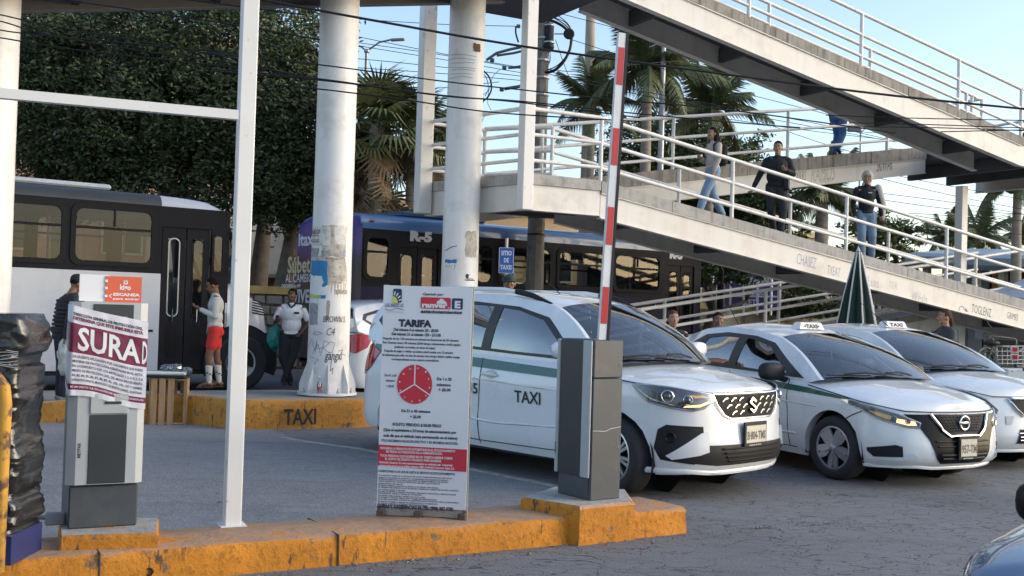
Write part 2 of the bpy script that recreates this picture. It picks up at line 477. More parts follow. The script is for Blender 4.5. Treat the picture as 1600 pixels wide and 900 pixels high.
q1, q2, q3, q4 = G(905.5, 792, .26), G(992, 784.5, .26), G(970, 769, .26), G(813.5, 777, .26)
block(mb, [(q1.x, q1.y), (q2.x, q2.y), (q3.x + .05, q3.y + .14), (q4.x + .25, q4.y + .5), (q4.x, q4.y)], -.02, .262)
t1, t2 = G(92, 838, .26), G(248, 833, .26); t3, t4 = G(228, 822, .26), G(62, 822, .26)
block(mb, [(t1.x, t1.y), (t2.x, t2.y), (t3.x, t3.y + .25), (t4.x - .02, t4.y + .3)], -.02, .262)
PEDTOP = kerbmat('pedestal_paint', (.60, .225, .014), (.42, .41, .38), 1)
o = mb.build('kerb_base', PEDTOP, smooth=40); o['kind'] = 'structure'
for u in (-3.1, -1.75, -.45, .95, 2.3, 4.42):
 mb = MB(); mb.hexa([W(u - .004, 6.186, 0), W(u + .005, 6.186, 0), W(u + .005, 6.76, 0), W(u - .004, 6.76, 0)], [W(u - .004, 6.192, .1825), W(u + .005, 6.192, .1825), W(u + .005, 6.76, .1825), W(u - .004, 6.76, .1825)]); o = mb.build('kerb_joint', pm('joint_gap', (.05, .045, .04), .9)); o.parent = kb
gm = MB(); g = random.Random(11)
for k in range(900):
 u = g.uniform(-4, 6.5); v = 6.17 - abs(g.gauss(0, .10)) if g.random() < .7 else g.uniform(4.2, 6.1); r = g.uniform(.003, .011) * (1 if g.random() < .93 else 1.8); c = W(u, v, r * .4)
 gm.add([c + Vector((r * g.uniform(.6, 1), 0, 0)), c + Vector((0, r, 0)), c - Vector((r, 0, 0)), c - Vector((0, r * g.uniform(.6, 1), 0)), c + Vector((0, 0, r * .7))], [(0, 1, 4), (1, 2, 4), (2, 3, 4), (3, 0, 4)])
tag(gm.build('grit', pm('grit_mix', (.22, .20, .17), .9, var=.5, vs=40)), 'loose grit and dust along the foot of the near kerb', 'grit', kind='stuff')
lm = MB()
for k in range(70):
 u = g.uniform(-4, 7); v = g.choice((g.uniform(6.0, 6.17), g.uniform(6.9, 9), g.uniform(4.5, 6))); c = W(u, v, .012); a = g.uniform(0, 6.3); s = g.uniform(.015, .035); e = Vector((math.cos(a), math.sin(a), 0)) * s; f = Vector((-math.sin(a), math.cos(a), 0)) * s * .4
 lm.add([c - e, c + f + Vector((0, 0, .006)), c + e, c - f + Vector((0, 0, .004))], [(0, 1, 2, 3)])
tag(lm.build('dead_leaves', pm('dry_leaf', (.20, .12, .04), .8, var=.5, vs=9)), 'small dry leaves scattered on the asphalt near the kerb', 'leaves', kind='stuff')
h_ = G(239, 892, .05)
mb = MB(); mb.lathe([(.022, 0), (.022, .05), (.016, .05), (.016, .0), (.0, .0)], 14, Matrix.Translation(Vector((h_.x, h_.y - .02, .06))) @ Matrix.Rotation(rad(90), 4, 'X') @ Matrix.Rotation(rad(0), 4, 'Y'))
tag(mb.build('drain_pipe', BLACK), 'short black drain pipe end showing in the front face of the near orange kerb', 'pipe')
fk = [(-12, 12.6), (-5.75, 13.4), (-4.1, 13.8), (-3.25, 13.32), (-1.88, 13.98), (-1.70, 14.3)]
mb = MB()
kerb_run(mb, fk, .22, lambda t: .22 + .15 * min(1, max(0, (t - .55) / .15)), ch=.03, jit=.006)
o = mb.build('kerb', KERB2, smooth=50); o['kind'] = 'structure'
mb = MB(); poly = [(-12, 12.8), (-5.78, 13.58), (-4.1, 14.0), (-3.22, 13.52), (-1.95, 14.15), (-1.6, 15.2), (-1.2, 17.2), (-3.6, 17.2), (-5.4, 16.2), (-12, 13.9)]
mb.prism(poly, -.02, .20)
PAVE = pm('grey_pavement_concrete', (.24, .24, .24), .9, var=.14, vs=1.5, bmp=.3, bs=70, dirt=((.12, .12, .12), .5, 3))
o = mb.build('pavement', PAVE); o['kind'] = 'structure'
f0, f1 = Vector((-3.25, 13.32, 0)), Vector((-1.88, 13.98, 0)); ft = (f1 - f0).normalized(); fn_ = Vector((ft.y, -ft.x, 0))
o0 = P(444, 664, 13.5); o0 = f0 + ft * ((Vector((o0.x, o0.y, 0)) - f0).dot(ft)) + Vector((0, 0, .06)) + fn_ * .022
mb = MB(); addtext(mb, 'TAXI', planefn(o0, ft, (0, 0, 1)), .27, .007, fit=.41)
tag(mb.build('painted_lettering', INK), 'black hand-painted word TAXI on the orange face of the far kerb', 'lettering')
FB = thing('footbridge', 'white steel pedestrian footbridge with zigzag ramps and pipe railings crossing the view', 'footbridge', W(8, 15.5))
BEAMW = pm('cream_white_beam_paint', (.70, .665, .61), .5, var=.06, vs=.8, bmp=.1, bs=20, dirt=((.42, .38, .33), .4, 2.2), streak=((.42, .38, .33), .25, 5))
RAILW = pm('white_pipe_paint', (.74, .72, .69), .4, var=.05, vs=3, dirt=((.4, .36, .3), .4, 5))
def ramp_parts(u0, z0, u1, z1, v0, v1, cop=.19, bh=.43, cmat=COPING, near=True, far=True, posts=None, coplen=1.4, farrail=True, nearrail=True, uu=None, bmat=None):
 zz = lambda u: z0 + (z1 - z0) * (u - u0) / (u1 - u0)
 n = max(1, round((u1 - u0) / coplen)); st = (u1 - u0) / n
 for side, v, ok in ((-1, v0, near), (1, v1, far)):
  if not ok: continue
  va, vb = (v, v + .14) if side < 0 else (v - .14, v)
  for i in range(n):
   a, b = u0 + st * i + .004, u0 + st * (i + 1) - .004
   mb = MB(); e = R.uniform(-.006, .006); dz = R.uniform(-.006, .006)
   mb.hexa([W(a, va + e, zz(a) - cop), W(b, va + e, zz(b) - cop), W(b, vb, zz(b) - cop), W(a, vb, zz(a) - cop)],
     [W(a, va + e, zz(a) + dz), W(b, va + e, zz(b) + dz), W(b, vb, zz(b) + dz), W(a, vb, zz(a) + dz)])
   mb.build('coping_block', cmat, FB)
  mb = MB(); w0, w1 = (v + .035, v + .06) if side < 0 else (v - .06, v - .035)
  def bar(va, vb, ta, tb):
   mb.hexa([W(u0, va, z0 - ta), W(u1, va, z1 - ta), W(u1, vb, z1 - ta), W(u0, vb, z0 - ta)],
     [W(u0, va, z0 - tb), W(u1, va, z1 - tb), W(u1, vb, z1 - tb), W(u0, vb, z0 - tb)])
  bar(w0, w1, cop + bh - .014, cop + .018)
  f0, f1 = (v + .005, v + .15) if side < 0 else (v - .15, v - .005)
  bar(f0, f1, cop + bh, cop + bh - .016); bar(f0, f1, cop + .02, cop + .002)
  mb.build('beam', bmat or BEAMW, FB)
 mb = MB()
 mb.hexa([W(u0, v0 + .142, z0 - .24), W(u1, v0 + .142, z1 - .24), W(u1, v1 - .142, z1 - .24), W(u0, v1 - .142, z0 - .24)],
   [W(u0, v0 + .142, z0 - .06), W(u1, v0 + .142, z1 - .06), W(u1, v1 - .142, z1 - .06), W(u0, v1 - .142, z0 - .06)])
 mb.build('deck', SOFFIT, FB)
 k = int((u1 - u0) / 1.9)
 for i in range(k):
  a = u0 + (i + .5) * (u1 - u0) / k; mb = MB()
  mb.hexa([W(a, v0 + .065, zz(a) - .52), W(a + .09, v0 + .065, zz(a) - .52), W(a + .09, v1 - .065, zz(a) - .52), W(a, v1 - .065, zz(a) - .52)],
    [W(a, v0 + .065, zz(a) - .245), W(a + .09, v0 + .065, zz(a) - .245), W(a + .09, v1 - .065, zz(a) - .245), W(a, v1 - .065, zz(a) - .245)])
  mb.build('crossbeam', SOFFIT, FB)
 for side, v, ok in ((-1, v0 + .06, nearrail), (1, v1 - .06, farrail)):
  if not ok: continue
  ps = posts if side < 0 or uu is None else uu
  for hgt in (1.05, .635, .22):
   a, b = (ps[0] if ps else u0), u1
   mb = MB(); mb.tube([W(a, v, zz(a) + hgt), W(b, v, zz(b) + hgt)], .036 if hgt > 1 else .032, 10)
   mb.build('rail', RAILW, FB, smooth=60)
  for p in ps:
   mb = MB(); mb.tube([W(p, v, zz(p) - .12), W(p, v, zz(p) + 1.05)], .036, 10); mb.build('post', RAILW, FB, smooth=60)
 return zz
VN = 15.05
posts_l = [9.99 + 2.83 * k for k in range(0, 6)]
zl = ramp_parts(9.99, 3.75, 24.6, 1.56, VN, VN + 1.55, posts=posts_l, uu=[9.9 + 2.83 * k + .0 for k in range(0, 6)])
zb = ramp_parts(8.9, 3.77, 20.6, 5.67, 17.45, 18.9, cop=.27, bh=.36, cmat=COPING_D, posts=[9.05, 10.26, 13.3, 16.35, 19.35], farrail=False, coplen=.9)
zu = ramp_parts(10.2, 7.50, 20.7, 5.60, VN, VN + 1.25, cop=.17, bh=.45, cmat=COPING_D, posts=[10.3, 13.1, 15.94, 18.74], uu=[11.8, 14.6, 17.4, 20.4], coplen=.85)
zt = ramp_parts(-3.0, 5.26, 8.6, 7.36, 14.75, 16.2, posts=[-2.9, 0, 2.9, 5.8, 8.5], bmat=pm('shaded_beam_paint', (.17, .18, .19), .6, var=.1))  # same beam paint as the other ramps, greyed here to paint in shade
zg = ramp_parts(8.6, .05, 23.2, 2.30, 16.85, 18.1, cop=.17, bh=.3, cmat=COPING_D, posts=[9.2, 12.2, 15.3, 18.2, 21.2], uu=[10.5, 13.6, 16.7, 19.8])
def fascia(a, b, z, cop, bh, cmat=COPING, bm=BEAMW):
 (ua, va), (ub, vb) = a, b
 n = (Vector((vb - va, -(ub - ua)))).normalized()
 def blk(t0, t1, in0, in1, za, zb_):
  q = lambda t, i: W(ua + (ub - ua) * t - n.x * i, va + (vb - va) * t - n.y * i)
  pts = [q(t0, in0), q(t1, in0), q(t1, in1), q(t0, in1)]
  return [Vector((p.x, p.y, za)) for p in pts], [Vector((p.x, p.y, zb_)) for p in pts]
 L_ = math.hypot(ub - ua, vb - va); k = max(1, round(L_ / 1.3))
 for i in range(k):
  mb = MB(); mb.hexa(*blk(i / k + .003, (i + 1) / k - .003, 0, .14, z - cop, z + R.uniform(-.004, .004))); mb.build('coping_block', cmat, FB)
 mb = MB(); mb.hexa(*blk(0, 1, .035, .06, z - cop - bh + .014, z - cop - .002)); mb.hexa(*blk(0, 1, .003, .15, z - cop - bh, z - cop - bh + .014)); mb.build('beam', bm, FB)
def railrun(pts, z, hs=(1.05, .635, .22), endposts=True):
 for h in hs:
  mb = MB(); mb.tube([W(u, v, z + h) for u, v in pts], .035 if h > 1 else .031, 10); mb.build('rail', RAILW, FB, smooth=60)
 for (u, v) in (pts if endposts else []):
  mb = MB(); mb.tube([W(u, v, z - .1), W(u, v, z + 1.05)], .035, 10); mb.build('post', RAILW, FB, smooth=60)
LZ = 3.76
fascia((8.62, VN), (9.98, VN), LZ, .17, .42)
fascia((7.84, 17.4), (8.50, VN + .1), LZ, .17, .42)
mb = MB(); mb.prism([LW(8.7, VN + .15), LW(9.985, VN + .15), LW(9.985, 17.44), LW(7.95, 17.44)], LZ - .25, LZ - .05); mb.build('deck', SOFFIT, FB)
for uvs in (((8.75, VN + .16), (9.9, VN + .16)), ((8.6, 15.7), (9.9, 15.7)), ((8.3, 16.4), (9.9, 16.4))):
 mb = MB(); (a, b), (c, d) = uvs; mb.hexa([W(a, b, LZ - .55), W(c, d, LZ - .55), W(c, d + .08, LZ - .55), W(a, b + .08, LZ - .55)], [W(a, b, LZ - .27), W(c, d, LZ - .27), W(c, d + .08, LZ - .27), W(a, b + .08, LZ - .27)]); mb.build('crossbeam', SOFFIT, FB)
railrun([(8.66, VN + .07), (9.98, VN + .06)], LZ, endposts=False)
railrun([(8.54, VN + .12), (7.85, 17.3)], LZ, endposts=False)
railrun([(7.9, 17.42), (9.05, 17.5)], LZ, endposts=True)
railrun([(9.9, VN + 1.49), (9.4, 17.0), (9.05, 17.5)], LZ + .02, endposts=False)
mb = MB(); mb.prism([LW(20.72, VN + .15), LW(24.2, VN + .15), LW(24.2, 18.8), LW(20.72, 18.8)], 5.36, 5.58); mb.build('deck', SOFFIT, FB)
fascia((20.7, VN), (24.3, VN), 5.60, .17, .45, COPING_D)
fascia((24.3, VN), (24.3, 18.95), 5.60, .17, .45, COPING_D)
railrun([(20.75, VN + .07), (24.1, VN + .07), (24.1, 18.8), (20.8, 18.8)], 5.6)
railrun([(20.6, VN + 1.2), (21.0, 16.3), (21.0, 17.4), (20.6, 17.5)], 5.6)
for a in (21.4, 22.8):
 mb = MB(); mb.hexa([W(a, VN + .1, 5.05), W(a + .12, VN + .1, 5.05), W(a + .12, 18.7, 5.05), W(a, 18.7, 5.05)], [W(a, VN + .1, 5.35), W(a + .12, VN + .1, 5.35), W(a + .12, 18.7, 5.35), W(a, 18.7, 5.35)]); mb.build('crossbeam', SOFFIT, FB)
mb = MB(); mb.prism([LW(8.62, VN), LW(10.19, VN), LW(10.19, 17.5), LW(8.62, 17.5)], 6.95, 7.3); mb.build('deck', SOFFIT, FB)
mb = MB(); mb.prism([LW(24.62, VN), LW(26.6, VN), LW(26.6, 18.1), LW(23.25, 18.1), LW(23.25, 16.85), LW(24.62, 16.85)], 1.2, 1.55); mb.build('deck', BEAMW, FB)
def sqpost(u, v, s, z0, z1, mat=WHITE, lab=None):
 mb = MB(); mb.box((0, 0, (z0 + z1) / 2), (s, s, z1 - z0), ch=.012)
 mb.v = [W(u, v) + Vector((Dv.x * p.x + Nv.x * p.y, Dv.y * p.x + Nv.y * p.y, p.z)) for p in mb.v]
 return mb.build('square_post', mat, FB, label=lab)
POSTW = pm('scuffed_post_paint', (.73, .71, .68), .4, var=.04, vs=2, dirt=((.2, .17, .15), .5, 7), dthr=(.6, .7))
sqpost(8.56, VN + .06, .20, 3.17, 8.2, POSTW)
sqpost(7.76, 17.30, .24, 3.2, 8.2, POSTW)
mb = MB(); mb.box((0, 0, 2.35), (.2, .2, 4.72), ch=.01); mb.v = [W(20.96, 16.75) + Vector((Dv.x * p.x + Nv.x * p.y, Dv.y * p.x + Nv.y * p.y, p.z)) for p in mb.v]; mb.build('square_post', POSTW, FB)
def rcol(c, r, z0, z1, fl=True):
 mb = MB()
 prof = [(r * 1.08, z0), (r * 1.06, z0 + .3), (r, z0 + 3.2), (r, z1)]
 mb.lathe(prof, 40, Matrix.Translation(Vector((c.x, c.y, 0))), cap=True)
 o = mb.build('round_column', WHITE2, FB, smooth=60)
 if fl:
  mb = MB(); mb.lathe([(r * 1.5, z0 + .02), (r * 1.5, z0 + .055)], 32, Matrix.Translation(Vector((c.x, c.y, 0))), cap=True); mb.build('base_plate', WHITE2, o, smooth=40)
  for k in range(8):
   a = rad(k * 45 + 12); M = Matrix.Translation(Vector((c.x, c.y, 0))) @ Matrix.Rotation(a, 4, 'Z')
   mb = MB(); pr = [(r * 1.04, z0 + .056), (r * 1.42, z0 + .056), (r * 1.42, z0 + .18), (r * 1.04, z0 + .5)]
   mb.add([M @ Vector((x, -.012, z)) for x, z in pr] + [M @ Vector((x, .012, z)) for x, z in pr], [(0, 1, 2, 3), (7, 6, 5, 4), (0, 4, 5, 1), (1, 5, 6, 2), (2, 6, 7, 3), (3, 7, 4, 0)])
   mb.build('gusset_plate', WHITE2, o)
   M2 = M @ Matrix.Rotation(rad(22), 4, 'Z')
   mb = MB(); mb.lathe([(.022, z0 + .056), (.022, z0 + .09), (.01, z0 + .1), (.01, z0 + .13)], 6, M2 @ Matrix.Translation(Vector((r * 1.28, 0, 0))), cap=True); mb.build('bolt', CONC, o)
 return o
c2 = W(5.56, 15.67); C2R = .295
col2 = rcol(c2, C2R, .2, 6.3)
col2['label'] = 'white round column with torn posters and graffiti'
c3 = W(7.88, 16.0)
col3 = rcol(c3, .295, 0, 6.9, False)
col1 = rcol(W(.86, 15.6), .30, .2, 5.42, False)
def oncyl(c, r, off=.004):
 base = math.atan2(-c.y, -c.x)         # angle facing the viewer's side
 return lambda x, z: Vector((c.x + (r + off) * math.cos(base + x / r), c.y + (r + off) * math.sin(base + x / r), z))
def cylpatch(mb, f, poly, step=.05):
 vs, fs = polyfill(poly, step); mb.add([f(x, z) for x, z in vs], fs)
def zrow(py, Y): return P(520, py, Y).z
PAPER = pm('weathered_paper', (.62, .60, .56), .9, var=.15, vs=14, dirt=((.3, .27, .22), .5, 12))
PAPERW = pm('white_paper', (.72, .72, .71), .8, var=.06, vs=8)
BLUEP = pm('blue_poster_paper', (.03, .20, .42), .7, var=.2, vs=8)
GREENY = pm('yellow_green_paper', (.42, .55, .12), .7, var=.15, vs=10)
GREYP = pm('grey_printed_paper', (.32, .32, .33), .8, var=.5, vs=40)
GLUE = pm('old_glue_stain', (.46, .42, .36), .9, var=.3, vs=9, dirt=((.2, .17, .14), .8, 14))
Yc = c2.y - .28
def px2c(px, py):   # pixel on column 2 -> (arc x, z)
 p = P(px, py, Yc); d_ = p - c2
 base = math.atan2(-c2.y, -c2.x)
 a0_ = (px - (517.5 + (618 - py) * .0225)) / 34.5
 a0_ = max(-.97, min(.97, a0_)); return (math.asin(a0_) * C2R, p.z)
fc2 = oncyl(c2, C2R * 1.02, .004)
def jag(p0, p1, j=.02, k=5):
 x0, z0 = px2c(*p0); x1, z1 = px2c(*p1); pts = []
 for (a, b, c_, d_) in ((x0, z0, x1, z0), (x1, z0, x1, z1), (x1, z1, x0, z1), (x0, z1, x0, z0)):
  for i in range(k): t = i / k; pts.append((a + (c_ - a) * t + R.uniform(-j, j), b + (d_ - b) * t + R.uniform(-j, j)))
 return pts
def poster(mat, p0, p1, off, j=.004, name='poster', lab=None):
 f = oncyl(c2, C2R * 1.03, off); mb = MB(); cylpatch(mb, f, jag(p0, p1, j)); return mb.build(name, mat, col2, label=lab, smooth=179)
poster(GLUE, (486, 400), (545, 508), .001, .03, 'glue_stain')
poster(GLUE, (505, 352), (547, 402), .0015, .02, 'glue_stain')
poster(PAPER, (488, 354), (520, 384), .004, .003, lab='white notice headed GADOS')
poster(BLUEP, (487, 407), (515, 431), .004, .004); poster(BLUEP, (500, 428), (515, 462), .0045, .01)
poster(PAPERW, (484, 430), (508, 452), .008, .02); poster(PAPERW, (480, 446), (518, 462), .011, .02)
poster(GREENY, (486, 458), (504, 466), .010, .004); poster(BLUEP, (505, 455), (513, 467), .009, .003)
poster(PAPERW, (483, 466), (500, 474), .012, .012); poster(GREYP, (486, 474), (500, 508), .006, .005)
poster(GREYP, (489, 387), (500, 402), .005, .01); poster(GREYP, (505, 391), (519, 398), .005, .002); poster(GREYP, (537, 391), (546, 401), .005, .002)
poster(PAPER, (527, 352), (547, 382), .003, .003)
for (x0, y0, x1, y1) in ((530, 452, 556, 460), (515, 470, 520, 500), (520, 430, 544, 434), (525, 440, 540, 443), (512, 402, 540, 406)):
 poster(pm('torn_paper_edge', (.36, .32, .27), .9, var=.4, vs=30), (x0, y0), (min(x1, 549), y1), .005, .008, 'torn_strip')
mb = MB()
for i, (w_, y_) in enumerate(((.24, 359), (.2, 365), (.2, 368), (.2, 375), (.2, 378))):
 x_, z_ = px2c(489 + (0 if i == 0 else 1), y_ + (2 if i == 0 else 0))
 addtext(mb, 'GADOS' if i == 0 else 'renta de departamentos informes', fc2 if 0 else oncyl(c2, C2R * 1.03, .007), .07 if i == 0 else .022, .001, at=(x_, z_ - (.02 if i == 0 else 0)), fit=w_ * .85)
mb.build('print', INK, col2)['kind'] = 'stuff'
def scribble(mb, f, pts, w=.008):
 for a, b in zip(pts[:-1], pts[1:]):
  a, b = Vector(a), Vector(b); k = max(1, int((b - a).length / .06)); n = Vector((-(b - a).y, (b - a).x)).normalized() * w / 2
  for j in range(k):
   p, q = a.lerp(b, j / k), a.lerp(b, (j + 1) / k); mb.add([f(*(p - n)), f(*(q - n)), f(*(q + n)), f(*(p + n))], [(0, 1, 2, 3)])
f_ = oncyl(c2, C2R * 1.055, .006)
SPRAY = pm('black_marker', (.05, .05, .06), .6, var=.2)
SPRAYG = pm('grey_spray', (.20, .21, .23), .7, var=.2)
mb = MB()
x_, z_ = px2c(509, 503); addtext(mb, 'BROWN S', f_, .13, .0, at=(x_, z_), fit=.34, shear=.1)
x_, z_ = px2c(514, 524); addtext(mb, 'C4', f_, .16, -.001, at=(x_, z_), fit=.12, shear=.2)
x_, z_ = px2c(513, 562); addtext(mb, 'gangxi', f_, .19, .001, at=(x_, z_), fit=.27, shear=.2)
scribble(mb, f_, [px2c(x, y) for x, y in ((525, 560), (522, 580), (527, 575), (526, 585))], .007)
scribble(mb, f_, [px2c(x, y) for x, y in ((536, 549), (543, 547), (540, 553), (548, 556))], .007)
mb.build('graffiti', SPRAY, col2)['kind'] = 'stuff'
mb = MB()
for st in ([(485, 545), (491, 530), (496, 548), (500, 532), (497, 552)], [(492, 553), (502, 538), (506, 556)], [(500, 545), (511, 543)], [(507, 552), (512, 532), (521, 536), (510, 544), (521, 552)], [(521, 534), (530, 536), (525, 552), (519, 550)], [(488, 557), (503, 562), (494, 570), (499, 585)], [(493, 521), (500, 518), (508, 521), (500, 524), (493, 521)]):
 scribble(mb, f_, [px2c(*p) for p in st], .006)
mb.build('graffiti', SPRAYG, col2)['kind'] = 'stuff'
def px3(px, py):
 t = (px - (712 + (440 - py) * .027)) / 28.5; t = max(-.97, min(.97, t))
 return (math.asin(t) * .295, P(712, py, c3.y - .29).z)
def c3patch(mat, p0, p1, j, off, name, lab=None):
 f = oncyl(c3, .295 * 1.012, off); x0, z0 = px3(*p0); x1, z1 = px3(*p1); pts = []
 for (a, b, c_, d_) in ((x0, z0, x1, z0), (x1, z0, x1, z1), (x1, z1, x0, z1), (x0, z1, x0, z0)):
  for i in range(5): t = i / 5; pts.append((a + (c_ - a) * t + R.uniform(-j, j), b + (d_ - b) * t + R.uniform(-j, j)))
 mb = MB(); cylpatch(mb, f, pts); mb.build(name, mat, col3, label=lab, smooth=179)
c3patch(BLUEP, (690, 406), (708, 411), .012, .005, 'poster', 'torn strip of blue poster')
c3patch(GLUE, (688, 414), (706, 440), .02, .002, 'glue_stain'); c3patch(GLUE, (722, 360), (738, 400), .02, .002, 'glue_stain')
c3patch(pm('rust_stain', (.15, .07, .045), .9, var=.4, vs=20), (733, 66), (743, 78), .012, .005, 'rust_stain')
mb = MB(); f = oncyl(c3, .3, .006)
for st in ([(690, 392), (700, 386), (708, 384)], [(722, 430), (728, 428)], [(720, 437), (736, 437)]): scribble(mb, f, [px3(*p) for p in st], .01)
x_, z_ = px3(722, 438); addtext(mb, 'CON TON', f, .06, .001, at=(x_, z_), fit=.14)
cylpatch(mb, f, [(px3(724, 431)[0] + .03 * math.cos(a), px3(724, 431)[1] + .04 * math.sin(a)) for a in np.linspace(0, 5.6, 9)])
mb.build('print', INK, col3)['kind'] = 'stuff'
mb = MB(); f = oncyl(c3, .296, .004)
for yy in (84, 90, 97, 103, 108, 114, 121): scribble(mb, f, [px3(694 + R.uniform(0, 6), yy), px3(712, yy + R.uniform(-2, 3)), px3(728 + R.uniform(0, 10), yy + R.uniform(-2, 3))], .007)
mb.build('scuff_mark', SPRAYG, col3)['kind'] = 'stuff'
def beamfn(u, z, v=VN, slope=-.15, off=0.0):
 o = W(u, v + .033 - off, z); ax = (Dv + Vector((0, 0, slope))).normalized(); return planefn(o, ax, (0, 0, 1))
def beamspot(px, py, v=VN):
 r = ray(px, py); t = (v - Nv.dot(CAM)) / Nv.dot(r); p = CAM + r * t; return p.dot(Dv), p.z
def btext(txt, px, py, size, w, mat, v=VN, slope=-.15, bold=0., sh=.2):
 u, z = beamspot(px, py, v); mb = MB(); addtext(mb, txt, beamfn(u, z, v, slope), size, bold, fit=w, shear=sh); mb.build('graffiti', mat, FB)
BLUG = pm('blue_grey_spray', (.26, .34, .42), .7, var=.2); FAINT = pm('faint_grey_spray', (.42, .41, .40), .7, var=.2)
btext('CHASEZ', 1246, 412, .30, .50, BLUG, bold=-.004); btext('TXEAT', 1294, 428, .26, .34, BLUG, bold=-.004)
btext('Luvs', 1357, 446, .3, .3, FAINT, bold=-.005); btext('TER', 1390, 449, .2, .22, FAINT, bold=-.004)
btext('Wesla', 1425, 468, .26, .45, FAINT, bold=-.004); btext('TOGLENZ', 1520, 488, .26, .62, SPRAY, bold=-.003, sh=.1); btext('GRIMES', 1575, 497, .2, .36, SPRAY, bold=-.003)
btext('SKIWAK', 1371, 268, .42, .52, SPRAY, v=17.45, slope=.163, bold=-.003); btext('RAMOS', 1268, 285, .5, .72, FAINT, v=17.45, slope=.163, bold=-.006); btext('elstor', 1283, 286, .2, .4, FAINT, v=17.45, slope=.163, bold=-.003)
btext('XKRS', 1245, 284, .35, .3, pm('purple_grey_spray', (.22, .16, .2), .7), v=17.45, slope=.163, bold=-.003)
mb = MB(); u0_, z0_ = beamspot(1500, 484); f = beamfn(u0_, z0_); scribble(mb, f, [(0, -.05), (.03, .06), (.12, .09), (.2, .02), (.25, .0), (.2, .07), (.3, .0)], .012); scribble(mb, f, [(.85, .0), (.9, -.09), (1.05, -.2)], .012); mb.build('graffiti', SPRAY, FB)['kind'] = 'stuff'
STONEW = pm('rubble_stone', (.25, .225, .19), .9, var=.3, vs=5, bmp=.5, bs=30, dirt=((.1, .09, .08), .5, 5))
OCHRE = pm('ochre_cap_paint', (.50, .36, .12), .8, var=.2, vs=4, dirt=((.25, .2, .12), .5, 5))
STREAKP = pm('streaked_plaster', (.48, .40, .27), .85, var=.2, vs=3, streak=((.12, .1, .08), .9, 4))
RW = thing('retaining_wall', 'low stone retaining wall with ochre painted cap behind the buses', 'wall', W(10, 25.7))
mb = MB(); mb.hexa([W(-25, 25.62, 0), W(70, 25.62, 0), W(70, 25.95, 0), W(-25, 25.95, 0)], [W(-25, 25.62, 1.78), W(70, 25.62, 1.78), W(70, 25.95, 1.78), W(-25, 25.95, 1.78)]); mb.build('wall_face', STREAKP, RW)
mb = MB(); mb.hexa([W(-25, 25.5, 1.785), W(70, 25.5, 1.785), W(70, 26.0, 1.785), W(-25, 26.0, 1.785)], [W(-25, 25.5, 1.97), W(70, 25.5, 1.97), W(70, 26.0, 1.97), W(-25, 26.0, 1.97)]); mb.build('cap', OCHRE, RW)
for r_ in range(7):
 u = 4.6 + R.uniform(-.2, 0)
 while u < 9.3:
  w_ = R.uniform(.22, .5); z0 = .02 + r_ * .25; mb = MB()
  mb.box((0, 0, 0), (w_ - .03, .12 + R.uniform(0, .04), .22 + R.uniform(-.02, .015)), ch=.03)
  c = W(u + w_ / 2, 25.6, z0 + .12); mb.v = [c + Dv * p.x + Nv * p.y + Vector((0, 0, p.z)) for p in mb.v]
  mb.build('stone', STONEW, RW); u += w_
PLAT = pm('upper_ground', (.16, .15, .13), .95, var=.2, vs=1)
mb = MB(); mb.prism([LW(-150, 25.96), LW(300, 25.96), LW(300, 700), LW(-150, 700)], 1.5, 1.75); o = mb.build('terrain', PLAT); o['kind'] = 'structure'
GRASSG = pm('grass_ground', (.07, .085, .03), .95, var=.35, vs=2, bmp=.6, bs=30)
nb = 24; vs = []; fs = []
for i in range(nb + 1):
 u = 12.5 + (60 - 12.5) * i / nb
 for j in range(7):
  t = j / 6; vs.append(W(u, 22.4 + 3.2 * t, .05 + 1.2 * (t ** .8) + R.uniform(-.03, .03)))
for i in range(nb):
 for j in range(6): fs.append((i * 7 + j, (i + 1) * 7 + j, (i + 1) * 7 + j + 1, i * 7 + j + 1))
mb = MB(); mb.add(vs, fs); o = mb.build('grass_bank', GRASSG, smooth=179); o['kind'] = 'structure'
def npmesh(name, V, F4, mat, parent=None, mats=None, mi=None):
 me = bpy.data.meshes.new(name); nV, nF = len(V), len(F4); k = F4.shape[1]
 me.vertices.add(nV); me.vertices.foreach_set('co', V.astype(np.float32).ravel())
 me.loops.add(nF * k); me.loops.foreach_set('vertex_index', F4.astype(np.int32).ravel())
 me.polygons.add(nF); me.polygons.foreach_set('loop_start', np.arange(0, nF * k, k, dtype=np.int32))
 try: me.polygons.foreach_set('loop_total', np.full(nF, k, dtype=np.int32))
 except Exception: pass
 for m in (mats or [mat]): me.materials.append(m)
 if mi is not None: me.polygons.foreach_set('material_index', mi.astype(np.int32))
 me.update(calc_edges=True); o = bpy.data.objects.new(name, me); COL.objects.link(o)
 if parent is not None: o.parent = parent; o.matrix_parent_inverse = WM[parent].inverted()
 return o
rng = np.random.default_rng(5)
NB = 14000
bp = np.zeros((NB, 3, 3)); u_ = rng.uniform(12.5, 34, NB); t_ = rng.uniform(0, 1, NB)
d2 = np.array(Dv); n2 = np.array(Nv)
base = u_[:, None] * d2 + (22.4 + 3.2 * t_)[:, None] * n2; base[:, 2] = .03 + 1.2 * t_ ** .8
a_ = rng.uniform(0, 6.28, NB); hw = .012; hh = rng.uniform(.05, .16, NB)
bp[:, 0] = base + np.c_[np.cos(a_) * hw, np.sin(a_) * hw, 0 * a_]; bp[:, 1] = base - np.c_[np.cos(a_) * hw, np.sin(a_) * hw, 0 * a_]
bp[:, 2] = base + np.c_[rng.normal(0, .03, NB), rng.normal(0, .03, NB), hh]
o = npmesh('grass', bp.reshape(-1, 3), np.arange(NB * 3).reshape(-1, 3), pm('grass_blades', (.10, .12, .035), .8, var=.4, vs=2))
